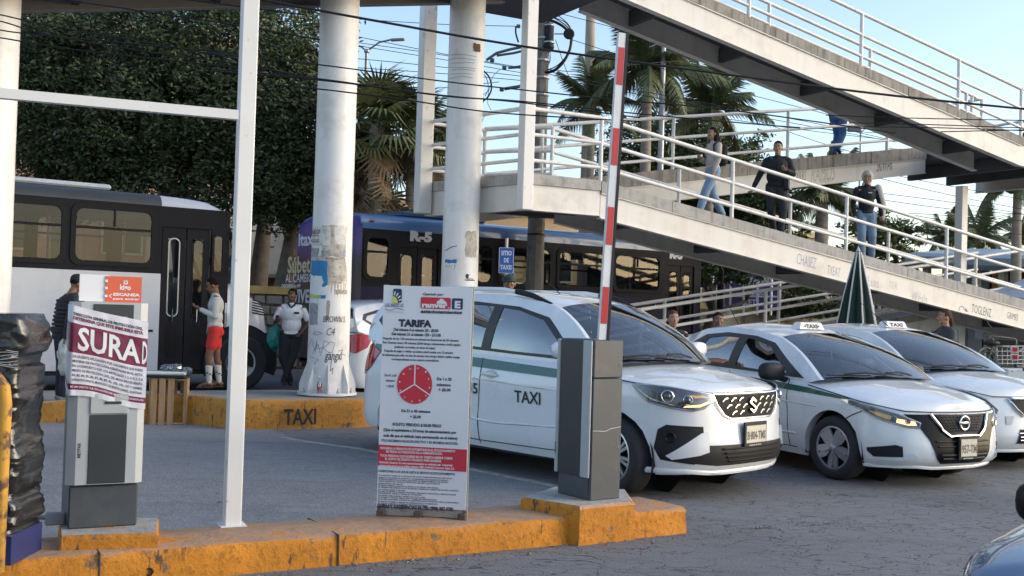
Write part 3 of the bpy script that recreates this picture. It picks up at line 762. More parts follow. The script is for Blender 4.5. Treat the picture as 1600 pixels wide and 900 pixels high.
tag(o, 'short dry green grass on the bank behind the taxis', 'grass', kind='stuff')
def leafmat(name, c0, c1):
 m, nt, N, L, b = newmat(name)
 v = texco(nt); n1 = noise(nt, v, .8, 3); n2_ = noise(nt, v, 14, 2)
 c = mix(nt, n1.outputs[0], c0, c1)
 c = mix(nt, ramp(nt, n2_.outputs[0], [(.35, 0), (.7, .6)]), c, tuple(min(1, x * 1.7) for x in c1))
 L.new(c, b.inputs['Base Color']); b.inputs['Roughness'].default_value = .5
 b.inputs['Specular IOR Level'].default_value = .35
 MATS[name] = m; return m
LEAFD = leafmat('dark_leaf', (.022, .034, .015), (.055, .075, .028))
LEAFM = leafmat('mid_leaf', (.04, .06, .02), (.085, .11, .03))
LEAFY = leafmat('light_leaf', (.07, .09, .02), (.14, .16, .04))
BARK = pm('tree_bark', (.13, .105, .08), .9, var=.3, vs=6, bmp=.8, bs=25)
def crown(name, lumps, nl, ls, mat, parent, seed, shell=.55):
 g = np.random.default_rng(seed); tot = sum(l[1][0] * l[1][1] * l[1][2] for l in lumps) ; out = []
 for (c, r) in lumps:
  n = max(40, int(nl * (r[0] * r[1] * r[2]) / tot)); nc = max(6, n // 80)
  dirs = g.normal(size=(nc, 3)); dirs /= np.linalg.norm(dirs, axis=1)[:, None]
  rr = g.uniform(shell, 1.05, nc) ** .8; cc = dirs * rr[:, None] * np.array(r) + np.array(c)
  idx = g.integers(0, nc, n); p = cc[idx] + g.normal(size=(n, 3)) * np.array([.27, .27, .13]) * min(1, (r[0] / 1.6))
  out.append(p)
 Pn = np.concatenate(out); n = len(Pn)
 a = g.normal(size=(n, 3)); a[:, 2] *= .6; a /= np.linalg.norm(a, axis=1)[:, None]
 b = np.cross(a, g.normal(size=(n, 3))); b /= np.linalg.norm(b, axis=1)[:, None]
 s = ls * g.uniform(.6, 1.3, n)[:, None]
 q = np.stack([Pn - a * s, Pn + b * s * .42 + a * s * .1, Pn + a * s, Pn - b * s * .42 + a * s * .1], 1)
 return npmesh(name, q.reshape(-1, 3), np.arange(n * 4).reshape(-1, 4), mat, parent)
def tree(label, base, lumps, nl, ls=.09, mat=LEAFD, r=.22, seed=1, name='broadleaf_tree', group=None, shell=.55):
 base = Vector(base); t = thing(name, label, 'tree', base, group=group)
 top = Vector((sum(l[0][0] for l in lumps) / len(lumps), sum(l[0][1] for l in lumps) / len(lumps), sum(l[0][2] for l in lumps) / len(lumps)))
 g = random.Random(seed); mb = MB(); mid = base.lerp(top, .45) + Vector((g.uniform(-.2, .2), g.uniform(-.2, .2), 0))
 mb.tube([base - Vector((0, 0, .1)), base.lerp(mid, .5), mid], [r * 1.3, r, r * .8], 10); mb.build('trunk', BARK, t, smooth=60)
 for (c, rr) in lumps[:9]:
  c = Vector(c); mb = MB(); m2 = mid.lerp(c, .5) + Vector((g.uniform(-.4, .4), g.uniform(-.4, .4), -.2)); mb.tube([mid - Vector((0, 0, .1)), m2, c], [r * .5, r * .3, r * .1], 6); mb.build('limb', BARK, t, smooth=60)
  for k in range(3):
   e = c + Vector((g.uniform(-1, 1) * rr[0] * .8, g.uniform(-1, 1) * rr[1] * .8, g.uniform(-.4, .9) * rr[2])); mb = MB(); mb.tube([m2, m2.lerp(e, .6) + Vector((0, 0, .15)), e], [r * .22, r * .12, r * .04], 5); mb.build('branch', BARK, t, smooth=60)
 crown('crown', lumps, nl, ls, mat, t, seed, shell); return t
def lp(px, py, Y, rx, rz=None, ry=None):
 p = P(px, py, Y); return (tuple(p), (rx, ry or rx, rz or rx * .8))
def gp(px, Y, z=1.75):
 p = P(px, 480, Y); return (p.x, p.y, z)
tree('large dark evergreen behind the left bus, its crown right of the left round column', gp(95, 29), [lp(60, 60, 29, 1.9), lp(150, 90, 28.5, 1.9), lp(70, 150, 28.5, 2.0), lp(160, 190, 28, 1.9), lp(60, 250, 28.5, 1.8), lp(140, 275, 28, 1.6), lp(15, 130, 29, 1.6), lp(110, 20, 29.5, 1.5)], 62000, .07, seed=3)
tree('large dark evergreen behind the square white post', gp(290, 28), [lp(240, 110, 28, 1.8), lp(310, 70, 28, 1.9), lp(230, 200, 27.5, 1.9), lp(320, 180, 27.5, 2.0), lp(250, 275, 27.5, 1.6), lp(330, 270, 27.5, 1.6), lp(360, 40, 28.5, 1.4), lp(200, 240, 28, 1.6), lp(220, 55, 28.5, 1.1)], 62000, .07, seed=4)
tree('large dark evergreen left of the round column with posters, loose top against the sky', gp(440, 28), [lp(420, 110, 28, 1.5), lp(465, 120, 28, 1.2), lp(410, 190, 27.5, 1.7), lp(470, 210, 27.5, 1.6), lp(420, 270, 27.5, 1.6), lp(490, 280, 27.5, 1.5), lp(450, 300, 27, 1.3), lp(530, 290, 28, 1.1), lp(570, 300, 28.5, 1.0)], 54000, .07, seed=5)
tree('thin leafy treetop with sky showing through, left of the poster column', gp(400, 31), [lp(440, 25, 31, 1.2), lp(480, 60, 31, 1.3), lp(410, 40, 31, 1.2), lp(395, 15, 31, 1.1)], 6500, .075, mat=LEAFM, seed=6, shell=.2)
tree('broad green tree behind the footbridge railing and the coconut palms', gp(1060, 36), [lp(1000, 250, 36, 1.5), lp(1060, 240, 36, 1.8), lp(1110, 260, 36, 1.6), lp(1030, 300, 36, 1.5), lp(1100, 310, 36, 1.6), lp(1150, 220, 36.5, 1.0), lp(1160, 300, 36, 1.3), lp(990, 310, 36, 1.2)], 34000, .08, LEAFM, seed=7)
tree('rounded green tree seen under the railing beside the hooded man', gp(1380, 38), [lp(1360, 370, 38, 1.1), lp(1400, 380, 38, 1.0), lp(1385, 395, 38, 1.1)], 5000, .1, LEAFM, seed=8)
tree('dark green tree seen behind the man in black below the handrail', gp(1190, 36), [lp(1150, 340, 36, 1.3), lp(1190, 330, 36, 1.3), lp(1110, 330, 36, 1.2), lp(1225, 350, 36, 1.0), lp(1180, 365, 36, 1.2)], 9000, .11, LEAFM, seed=9)
tree('small spreading tree in front of the purple billboard', gp(1102, 27, .8), [lp(1105, 415, 27, .6), lp(1140, 420, 27, .5), lp(1180, 428, 27, .45), lp(1090, 405, 27, .6), lp(1130, 405, 27, .6)], 4500, .07, LEAFM, r=.16, seed=10)
def bush(label, lumps, nl, ls, mat, seed, base, name='bush', group=None):
 t = thing(name, label, 'bush', base, group=group); crown('foliage', lumps, nl, ls, mat, t, seed)
 mb = MB()
 for k in range(5): c = Vector(lumps[k % len(lumps)][0]); mb.tube([Vector(base), c], [.05, .02], 5)
 mb.build('stem', BARK, t)
bush('round green bush beside the purple billboard under the ramp', [lp(1230, 462, 33, .8, .7), lp(1265, 458, 33, .8, .8), lp(1290, 465, 33, .6, .6)], 6000, .07, LEAFM, 11, gp(1250, 33))
bush('clipped bush behind the closed umbrella', [lp(1215, 475, 33.5, .5, .4), lp(1318, 470, 33, .5, .5)], 2500, .06, LEAFM, 12, gp(1300, 33))
def frond_mesh(L_, droop, nl, ll, seed):
 g = random.Random(seed); mb = MB(); pts = []
 for i in range(9):
  t = i / 8; pts.append(Vector((L_ * (t - .12 * t * t * droop), 0, L_ * (.30 * t - droop * .62 * t * t))))
 mb.tube(pts, [.035 * (1 - .85 * i / 8) for i in range(9)], 5)
 for i in range(nl):
  t = .12 + .87 * i / nl; k = t * 8; a = int(k); p = pts[a].lerp(pts[min(8, a + 1)], k - a)
  tg = (pts[min(8, a + 1)] - pts[max(0, a - 0)]).normalized() if a < 8 else (pts[8] - pts[7]).normalized()
  l = ll * (math.sin(math.pi * min(1, .18 + t * .8)) ** .6) * g.uniform(.85, 1.1)
  for s in (-1, 1):
   dr = (Vector((0, s, 0)) * .75 + tg * .55 + Vector((0, 0, -.42 - .35 * g.random()))).normalized()
   w = tg * .013
   m_ = p + dr * l * .5 + Vector((0, 0, .02)); e = p + dr * l + Vector((0, 0, -.14 * l))
   mb.add([p - w, p + w, m_ + w * 1.2, m_ - w * 1.2, e], [(0, 1, 2, 3), (3, 2, 4)])
 me = mb.mesh('frond'); return me
FRM = leafmat('palm_frond_green', (.05, .065, .025), (.12, .13, .05))
FRD = pm('dead_frond', (.20, .14, .075), .9, var=.3, vs=5)
FM = [frond_mesh(1.0, d, 34, .33, k) for k, d in enumerate((.25, .6, 1.0, 1.35))]
for m_ in FM: m_.materials.append(FRM)
TRUNKP = pm('palm_trunk', (.30, .255, .20), .9, var=.25, vs=4, bmp=.6, bs=12, stretch=(1, 1, 6))
def palm(label, top, z0, L_=2.6, n=18, seed=1, r=.14, lean=(0, 0), name='coconut_palm', dead=0, group=None):
 top = Vector(top); base = Vector((top.x - lean[0], top.y - lean[1], z0)); t = thing(name, label, 'palm tree', base, group=group); g = random.Random(seed)
 mb = MB(); pts = [base.lerp(top, k / 8) + Vector((lean[0] * .15 * math.sin(k / 8 * 3.14), 0, 0)) for k in range(9)]
 mb.tube(pts, [r * (1.35 - .5 * k / 8) for k in range(9)], 10); mb.build('trunk', TRUNKP, t, smooth=60)
 for i in range(n):
  el = i / n; az = i * 2.399 + g.uniform(-.2, .2); k = min(3, int(el * 4.0)); s = L_ * g.uniform(.85, 1.1)
  o = bpy.data.objects.new('frond', FM[k]); COL.objects.link(o); o.parent = t
  M = Matrix.Translation(top - base) @ Matrix.Rotation(az, 4, 'Z') @ Matrix.Rotation(-rad(68 - 85 * el), 4, 'Y') @ Matrix.Rotation(g.uniform(-.4, .4), 4, 'X') @ Matrix.Scale(s, 4)
  o.matrix_basis = M
 if name == 'coconut_palm':
  for i in range(5):
   mb = MB(); a = g.uniform(0, 6.28); mb.sphere(top + Vector((math.cos(a) * .2, math.sin(a) * .2, -.2)), .11, 8, 6); mb.build('coconut', pm('green_coconut', (.12, .13, .04), .6), t, smooth=179)
 return t
tp = lambda px, py, Y: tuple(P(px, py, Y))
palm('tall coconut palm behind the footbridge, right of the red and white boom', tp(1012, 118, 31), 1.75, 2.3, 20, 1, .15)
palm('small coconut palm left of the tall one, by the tan pole', tp(925, 165, 32), 1.75, 1.6, 16, 2, .12)
palm('coconut palm with drooping fronds above the woman on the ramp', tp(1112, 172, 33), 1.75, 1.9, 18, 3, .12)
palm('shaggy palm seen between the man in black and the hooded man', tp(1285, 305, 34), 1.75, 1.7, 22, 4, .2)
palm('coconut palm cut by the right edge of the view', tp(1590, 285, 30), 1.75, 1.5, 18, 5, .12)
palm('low far palm left of the steel bridge leg', tp(1478, 378, 44), 1.75, 1.5, 14, 6, .12)
palm('low far palm right of the steel bridge leg', tp(1530, 375, 42), 1.75, 1.7, 14, 7, .12)
palm('small far palm near the right edge above the market roof', tp(1592, 372, 46), 1.75, 1.2, 12, 8, .1)
def fan_mesh(seed):
 g = random.Random(seed); mb = MB()
 mb.tube([(0, 0, 0), (.30, 0, .05), (.55, 0, .04)], [.016, .012, .01], 5)
 n = 22
 for i in range(n):
  a = rad(-105 + 210 * i / (n - 1)); l = .62 * (1 - .12 * abs(i - n / 2) / n) * g.uniform(.9, 1.1)
  d_ = Vector((math.cos(a), math.sin(a), 0)); s = Vector((-d_.y, d_.x, 0)) * .026
  p = Vector((.55, 0, .04)); m_ = p + d_ * l * .55 + Vector((0, 0, .05)); e = p + d_ * l + Vector((0, 0, -.16 * g.uniform(.5, 1.6)))
  mb.add([p, m_ + s, e, m_ - s], [(0, 1, 3), (1, 2, 3)])
 return mb.mesh('fan_frond')
FFM = [fan_mesh(k) for k in range(3)]
for m_ in FFM: m_.materials.append(FRM)
FFD = [fan_mesh(k + 7) for k in range(2)]
for m_ in FFD: m_.materials.append(FRD)
def fanpalm(label, top, z0, L_=1.5, n=30, seed=1, dead=14):
 top = Vector(top); base = Vector((top.x, top.y, z0)); t = thing('fan_palm', label, 'palm tree', base); g = random.Random(seed)
 mb = MB(); mb.tube([base, base.lerp(top, .5), top], [.2, .17, .2], 10); mb.build('trunk', TRUNKP, t, smooth=60)
 for i in range(n + dead):
  dd = i >= n; el = i / n if not dd else 1.0
  o = bpy.data.objects.new('frond', (g.choice(FFD) if dd else g.choice(FFM))); COL.objects.link(o); o.parent = t
  pitch = rad(75 - 105 * el) if not dd else rad(-g.uniform(50, 80))
  o.matrix_basis = Matrix.Translation(top - base + (Vector((0, 0, -g.uniform(0, 1.6))) if dd else Vector((0, 0, -.4 * el)))) @ Matrix.Rotation(i * 2.399, 4, 'Z') @ Matrix.Rotation(-pitch, 4, 'Y') @ Matrix.Rotation(g.uniform(-.5, .5), 4, 'X') @ Matrix.Scale(L_ * g.uniform(.85, 1.15), 4)
 return t
fanpalm('shaggy fan palm right of the poster column, dead fronds hanging', tp(590, 195, 26), 1.75, 1.35, 38, 1, 8)
fanpalm('fan palm behind the narrow square post', tp(648, 205, 26.5), 1.75, 1.2, 34, 2, 6)
fanpalm('smaller fan palm between the square post and second round column', tp(686, 250, 27), 1.75, 1.0, 24, 3, 4)
fanpalm('low fan palm half hidden behind the poster column', tp(560, 250, 27), 1.75, 1.0, 22, 4, 8)
def building(name, label, u0, u1, v0, v1, z0, z1, mat, cols, rows, wmat, par=.4, ws=(1.2, 1.3), group=None, wz0=1.2, sty=3.0, roofmat=None, TH_=None):
 t = thing(name, label, 'building', W((u0 + u1) / 2, v0, z0), group=group)
 mb = MB(); mb.prism([LW(u0, v0), LW(u1, v0), LW(u1, v1), LW(u0, v1)], z0, z1); mb.build('wall', mat, t)
 mb = MB(); mb.prism([LW(u0 - .1, v0 - .12), LW(u1 + .1, v0 - .12), LW(u1 + .1, v1), LW(u0 - .1, v1)], z1 + .003, z1 + .25); mb.build('parapet', roofmat or mat, t)
 for i in range(cols):
  for j in range(rows):
   cu = u0 + (u1 - u0) * (i + .5) / cols; cz = z0 + wz0 + sty * j + ws[1] / 2
   if cz + ws[1] / 2 > z1: continue
   mb = MB()
   for (a, b, c, d_) in ((-ws[0] / 2 - .07, -ws[0] / 2, -ws[1] / 2 - .07, ws[1] / 2 + .07), (ws[0] / 2, ws[0] / 2 + .07, -ws[1] / 2 - .07, ws[1] / 2 + .07), (-ws[0] / 2, ws[0] / 2, -ws[1] / 2 - .07, -ws[1] / 2), (-ws[0] / 2, ws[0] / 2, ws[1] / 2, ws[1] / 2 + .07), (-.025, .025, -ws[1] / 2, ws[1] / 2)):
    mb.hexa([W(cu + a, v0 - .07, cz + c), W(cu + b, v0 - .07, cz + c), W(cu + b, v0 + .01, cz + c), W(cu + a, v0 + .01, cz + c)], [W(cu + a, v0 - .07, cz + d_), W(cu + b, v0 - .07, cz + d_), W(cu + b, v0 + .01, cz + d_), W(cu + a, v0 + .01, cz + d_)])
   f = mb.build('window', WHITE, t)
   mb = MB(); mb.add([W(cu - ws[0] / 2, v0 - .02, cz - ws[1] / 2), W(cu + ws[0] / 2, v0 - .02, cz - ws[1] / 2), W(cu + ws[0] / 2, v0 - .02, cz + ws[1] / 2), W(cu - ws[0] / 2, v0 - .02, cz + ws[1] / 2)], [(0, 1, 2, 3)]); mb.build('pane', wmat, f)
 return t
WPANE = pm('dark_window_pane', (.03, .035, .04), .08, var=.2, vs=2)
PINK = pm('pink_plaster', (.55, .30, .24), .85, var=.1, vs=1, dirt=((.35, .2, .17), .5, 1.5))
SAND = pm('sand_plaster', (.62, .45, .25), .85, var=.12, vs=1)
CREAM = pm('cream_plaster', (.62, .56, .46), .85, var=.1, vs=1)
building('pink_building', 'two-storey pink building half hidden by the dark trees at left', -17, 11.5, 38, 46, 1.7, 10.5, PINK, 8, 3, WPANE, wz0=1.4)
building('low_building', 'low sand-coloured building seen through the blue bus windows', 12.2, 34, 34, 42, 1.7, 5.0, SAND, 9, 1, WPANE, wz0=1.0)
building('low_building', 'cream low building behind the ramp by the purple billboard', 34.5, 46, 36, 44, 1.7, 3.4, CREAM, 3, 1, WPANE, wz0=.5, ws=(1, .8))
MH = thing('market_hall', 'grey market hall with curved blue-grey roof edge behind the right ramp', 'building', tuple(G(1520, 560, 0)))
def pq(px, py, Y): return P(px, py, Y)
ROOFB = pm('blue_grey_roof_sheet', (.30, .36, .40), .4, var=.08, vs=1)
mb = MB(); a = pq(1418, 392, 36); b = pq(1700, 398, 31)
tt = (b - a); tt.z = 0; tt.normalize(); bk = Vector((-tt.y, tt.x, 0))
prof = [(0, 0), (-.15, .15), (-.12, .38), (.15, .5), (3, .8), (10, .9), (10, .5), (.3, 0)]
mb.add([a + bk * y + Vector((0, 0, z - .55)) for y, z in prof] + [b + bk * y + Vector((0, 0, z - .55)) for y, z in prof], [tuple(range(8))[::-1], tuple(range(8, 16))] + [(i, (i + 1) % 8, 8 + (i + 1) % 8, 8 + i) for i in range(8)])
mb.build('roof', ROOFB, MH)
ZR = a.z - .56
def mhbox(x0, x1, z0, z1, y0, y1, mat, name):
 mb = MB(); q = lambda x, y, z: Vector((a.x, a.y, 0)) + tt * x + bk * y + Vector((0, 0, z))
 mb.hexa([q(x0, y0, z0), q(x1, y0, z0), q(x1, y1, z0), q(x0, y1, z0)], [q(x0, y0, z1), q(x1, y0, z1), q(x1, y1, z1), q(x0, y1, z1)]); return mb.build(name, mat, MH)
LN = (b - a).length
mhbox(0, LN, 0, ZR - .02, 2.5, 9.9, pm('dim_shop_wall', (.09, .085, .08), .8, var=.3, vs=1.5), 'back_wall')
for i in range(7): mhbox(.3 + i * (LN - .6) / 6, .5 + i * (LN - .6) / 6, 0, ZR + .05, .4, .6, CREAM, 'pillar')
mhbox(.6, 1.9, 1.9, 3.6, 1.6, 1.7, pm('grey_shutter', (.33, .35, .37), .6, var=.1, vs=3), 'shutter')
mhbox(2.1, 2.6, 1.6, 3.6, 1.5, 1.6, pm('orange_panel', (.75, .30, .10), .6), 'orange_panel')
mhbox(3.0, 4.2, 1.9, 3.7, 1.5, 1.6, pm('brown_panel', (.16, .09, .06), .6), 'brown_panel')
mhbox(4.4, 7.3, 2.9, 3.7, 1.3, 1.4, pm('dark_sign_panel', (.06, .06, .08), .5), 'sign_panel')
mhbox(4.4, 9.5, 1.4, 2.3, 1.2, 1.3, pm('grey_shutter', (.33, .35, .37)), 'counter')
q = lambda x, y, z: Vector((a.x, a.y, 0)) + tt * x + bk * y + Vector((0, 0, z))
mb = MB(); mb.add([q(6.4 + .27 * math.cos(k), 1.28, 3.3 + .24 * math.sin(k)) for k in np.linspace(0, 6.28, 20)[:-1]], [tuple(range(19))]); mb.build('round_logo', pm('blue_logo', (.10, .14, .55), .5), MH)
for k, x in enumerate((4.7, 5.0, 5.3, 5.6)): mhbox(x, x + .16, 3.2, 3.4, 1.26, 1.3, pm('pale_lettering', (.55, .55, .6), .6), 'sign_letter')
BB = thing('billboard', 'purple billboard reading CLUBBER LAND behind a white frame', 'billboard', tuple(P(1170, 480, 32)))
A_, B_ = P(1122, 428, 33), P(1222, 430, 31.5); tx = (B_ - A_); tx.z = 0; wB = tx.length; tx.normalize(); A0 = Vector((A_.x, A_.y, 1.75)); nb_ = Vector((tx.y, -tx.x, 0)); HB = A_.z - 1.75 + .1
PURP = pm('purple_print', (.10, .055, .22), .5, var=.5, vs=1.2, dirt=((.30, .09, .12), .7, .9))
bbx = lambda x0, x1, z0, z1, y0, y1, mat, nm: (lambda mb: (mb.hexa([A0 + tx * x + nb_ * y + Vector((0, 0, z0)) for x, y in ((x0, y1), (x1, y1), (x1, y0), (x0, y0))], [A0 + tx * x + nb_ * y + Vector((0, 0, z1)) for x, y in ((x0, y1), (x1, y1), (x1, y0), (x0, y0))]), mb.build(nm, mat, BB)))(MB())
bbx(0, wB, .1, HB, 0, .06, PURP, 'panel')
for k in range(5): bbx(.15 + k * (wB - .35) / 4, .2 + k * (wB - .35) / 4, -.1, HB + .15, .25, .3, WHITE, 'upright')
bbx(.1, wB, .42, .47, .19, .24, WHITE, 'rail')
WT_ = pm('white_lettering', (.75, .75, .75), .5)
mb = MB(); addtext(mb, 'CLUBBER LAND', planefn(A0 + tx * .75 + nb_ * .07 + Vector((0, 0, HB - .42)), tx, (0, 0, 1)), .30, .012, fit=wB * .52); mb.build('lettering', WT_, BB); mb = MB(); addtext(mb, 'MUNDO', planefn(A0 + tx * 1.1 + nb_ * .07 + Vector((0, 0, HB - .72)), tx, (0, 0, 1)), .2, .008, fit=wB * .25); mb.build('lettering', WT_, BB); mb = MB(); addtext(mb, 'LETS', planefn(A0 + tx * 1.0 + nb_ * .07 + Vector((0, 0, .2)), tx, (0, 0, 1)), .22, .008, fit=wB * .22)
mb.build('lettering', pm('white_lettering', (.75, .75, .75), .5), BB)
TN = thing('canopy_tent', 'white-blue canopy tent peak behind the right end of the ramp', 'tent', tuple(P(1600, 500, 26)))
TENTM = pm('tent_fabric', (.45, .52, .62), .6, var=.06, vs=2)
pk = P(1612, 430, 26); e1, e2, e3, e4 = P(1540, 462, 25.5), P(1680, 470, 24), P(1690, 462, 29), P(1560, 458, 29)
for i, (p_, q_) in enumerate(((e1, e2), (e2, e3), (e3, e4), (e4, e1))):
 mb = MB(); m1 = (p_ + q_) / 2; mb.add([p_, q_, pk, p_ - Vector((0, 0, .22)), q_ - Vector((0, 0, .22))], [(0, 1, 2), (3, 4, 1, 0)]); mb.build('roof_panel', TENTM, TN)
for e in (e1, e2, e3, e4): mb = MB(); mb.tube([Vector((e.x, e.y, 0)), e], .025, 6); mb.build('leg', GALV, TN)
KS = thing('kiosk', 'grey panelled kiosk wall in the shade under the ramp end', 'kiosk', tuple(G(1550, 620, 0)))
kA, kB = P(1490, 600, 27.6), P(1700, 600, 26.6); kt = kB - kA; kt.z = 0; kl = kt.length; kt.normalize(); kn = Vector((kt.y, -kt.x, 0)); kA = Vector((kA.x, kA.y, 0))
GP = pm('grey_kiosk_panel', (.30, .30, .29), .7, var=.1, vs=2, dirt=((.15, .14, .13), .5, 3))
x = 0;
for k, w_ in enumerate((.3, .34, .08, 1.0, .09, 1.3, 1.3)):
 mb = MB(); z1_ = 1.95; m_ = GP if w_ > .1 else DARKIN
 if k == 1: m_ = pm('white_board', (.5, .5, .49), .7, var=.1)
 mb.hexa([kA + kt * (x + a2) + kn * y for a2, y in ((.005, .05), (w_ - .005, .05), (w_ - .005, -.05), (.005, -.05))], [kA + kt * (x + a2) + kn * y + Vector((0, 0, z1_)) for a2, y in ((.005, .05), (w_ - .005, .05), (w_ - .005, -.05), (.005, -.05))]); mb.build('panel', m_, KS); x += w_
BUSG = glassmat('bus_window_glass', (.52, .54, .53), .42, .03)
BUSDARK = pm('bus_black_body', (.018, .018, .022), .6, var=.2, vs=2, spec=.12)
BUSWHITE = pm('bus_white_body', (.60, .62, .66), .4, var=.04, vs=.8, coat=.3, dirt=((.35, .35, .35), .3, 1.2))
BUSBLUE = pm('bus_blue_roof_band', (.06, .165, .36), .35, var=.06, vs=1, coat=.4)
BUSPURP = pm('bus_purple_dark', (.028, .024, .06), .6, var=.5, vs=.8, spec=.12)
FRAMEM = pm('grey_rubber_frame', (.025, .025, .025), .7, var=.1, spec=.1)
SEATY = pm('yellow_grab_handle', (.50, .36, .06), .5)
SEATG = pm('seat_fabric', (.04, .045, .06), .8)
class Bus:
 def __init__(s, name, label, O, th, group=None):
  s.O = Vector((O[0], O[1], 0)); s.th = th; s.d = Vector((math.cos(th), math.sin(th), 0)); s.n = Vector((-math.sin(th), math.cos(th), 0))
  s.root = thing(name, label, 'bus', s.O, group=group)
 def B(s, x, w, z): return s.O + s.d * x + s.n * w + Vector((0, 0, z))
 def px(s, px, py): return hit(s.O, s.th, px, py)
 def rect(s, x0, y0, x1, y1):
  a = s.px(x0, y0); b = s.px(x1, y0); c = s.px(x0, y1); d = s.px(x1, y1)
  return ((a[0] + c[0]) / 2, (b[0] + d[0]) / 2, (c[1] + d[1]) / 2, (a[1] + b[1]) / 2)
 def block(s, x0, x1, w0, w1, z0, z1, mat, name, par=None, ch=0, lab=None):
  mb = MB(); mb.box(((x0 + x1) / 2, (w0 + w1) / 2, (z0 + z1) / 2), (x1 - x0, w1 - w0, z1 - z0), ch=ch)
  mb.v = [s.B(p.x, p.y, p.z) for p in mb.v]; return mb.build(name, mat, par or s.root, label=lab)
 def wall(s, x0, x1, z0, z1, w, th, holes, mats, mfun, name='side_panel', extra=()):
  xs = sorted(set([x0, x1] + [h[0] for h in holes] + [h[1] for h in holes] + list(extra)))
  zs = sorted(set([z0, z1] + [h[2] for h in holes] + [h[3] for h in holes] + [b for b in getattr(s, 'bands', [])]))
  xs = [x for x in xs if x0 <= x <= x1]; zs = [z for z in zs if z0 <= z <= z1]
  mb = MB()
  for xa, xb in zip(xs[:-1], xs[1:]):
   for za, zb_ in zip(zs[:-1], zs[1:]):
    if xb - xa < 1e-4 or zb_ - za < 1e-4: continue
    cx, cz = (xa + xb) / 2, (za + zb_) / 2
    if any(h[0] < cx < h[1] and h[2] < cz < h[3] for h in holes): continue
    mb.add([s.B(x, ww, z) for ww in (w, w + th) for x, z in ((xa, za), (xb, za), (xb, zb_), (xa, zb_))], [(0, 1, 2, 3), (7, 6, 5, 4), (0, 4, 5, 1), (1, 5, 6, 2), (2, 6, 7, 3), (3, 7, 4, 0)], mfun(cx, cz))
  return mb.build(name, mats, s.root, fixn=False)
 def window(s, h, w=0, r=.12, bar=.62, glass=None, fr=.07, mull=True, sgn=-1, slide=True):
  x0, x1, z0, z1 = h; o = rrect(x0 - .01, x1 + .01, z0 - .01, z1 + .01, r + .02); i = rrect(x0 + fr, x1 - fr, z0 + fr, z1 - fr, r)
  n = len(o); mb = MB(); a, b = w + sgn * .02, w + (-sgn) * .02
  mb.add([s.B(p[0], a, p[1]) for p in o] + [s.B(p[0], a, p[1]) for p in i] + [s.B(p[0], b, p[1]) for p in o] + [s.B(p[0], b, p[1]) for p in i],
               [(k, (k + 1) % n, n + (k + 1) % n, n + k) for k in range(n)] + [(n + k, n + (k + 1) % n, 3 * n + (k + 1) % n, 3 * n + k) for k in range(n)] + [(k, 2 * n + k, 2 * n + (k + 1) % n, (k + 1) % n) for k in range(n)])
  for cx, cz, sx, sz in ((x0, z0, 1, 1), (x1, z0, -1, 1), (x1, z1, -1, -1), (x0, z1, 1, -1)):
   mb.add([s.B(cx, w + .005, cz), s.B(cx + sx * (fr + r * .9), w + .005, cz), s.B(cx, w + .005, cz + sz * (fr + r * .9))], [(0, 1, 2)])
  if bar:
   zb_ = z0 + (z1 - z0) * bar; mb.box(((x0 + x1) / 2, w, zb_), (x1 - x0 - fr, .035, .04)); k = 8
   for p in mb.v[-k:]: q = s.B(p.x, p.y, p.z); p.x, p.y, p.z = q.x, q.y, q.z
  if mull and x1 - x0 > .9:
   xm = (x0 + x1) / 2
   mb.box((xm, w, (z0 + (z1 - z0) * bar + z1) / 2), (.03, .03, (z1 - z0) * (1 - bar) - fr));
   for p in mb.v[-8:]: q = s.B(p.x, p.y, p.z); p.x, p.y, p.z = q.x, q.y, q.z
  f = mb.build('window_frame', FRAMEM, s.root, fixn=False)
  mb = MB(); mb.add([s.B(p[0], w + .004, p[1]) for p in i], [tuple(range(n))]); mb.build('pane', glass or BUSG, f, fixn=False); return f
 def roof(s, x0, x1, z, Wd, mat, edge=None, r=.22, name='roof', nose=0):
  pr = [(0, z - r)] + [(r - r * math.cos(a), z - r + r * math.sin(a)) for a in np.linspace(.25, 1.57, 5)] + [(Wd / 2, z + .05)] + [(Wd - r + r * math.cos(a), z - r + r * math.sin(a)) for a in np.linspace(1.57, .25, 5)] + [(Wd, z - r)]
  mb = MB(); n = len(pr); xs = [x0 + (x1 - x0) * k / 6 for k in range(7)]
  mb.add([s.B(x, w, zz) for x in xs for w, zz in pr], [(i * n + k, (i + 1) * n + k, (i + 1) * n + k + 1, i * n + k + 1) for i in range(6) for k in range(n - 1)] + [tuple(range(n)), tuple(6 * n + k for k in range(n))[::-1]])
  return mb.build(name, mat, s.root, smooth=50)
 def wheel(s, x, w, r=.48, side=-1):
  M = Matrix.Translation(s.B(x, w, r)) @ Matrix(rotM(s.d, Vector((0, 0, 1)), -s.n * (1)).to_4x4())
  mb = MB(); mb.lathe([(r * .55, .02), (r * .62, .03), (r * .9, .03), (r, -.02), (r, -.22), (r * .9, -.27), (r * .5, -.27)], 32, M); t = mb.build('tyre', RUBBER, s.root, smooth=40)
  mb = MB(); mb.lathe([(0, .03), (r * .16, .03), (r * .2, -.03), (r * .42, -.06), (r * .55, .015), (r * .6, .02)], 24, M); rm = mb.build('rim', pm('white_wheel_rim', (.45, .45, .44), .6, var=.1), t, smooth=40)
  return t
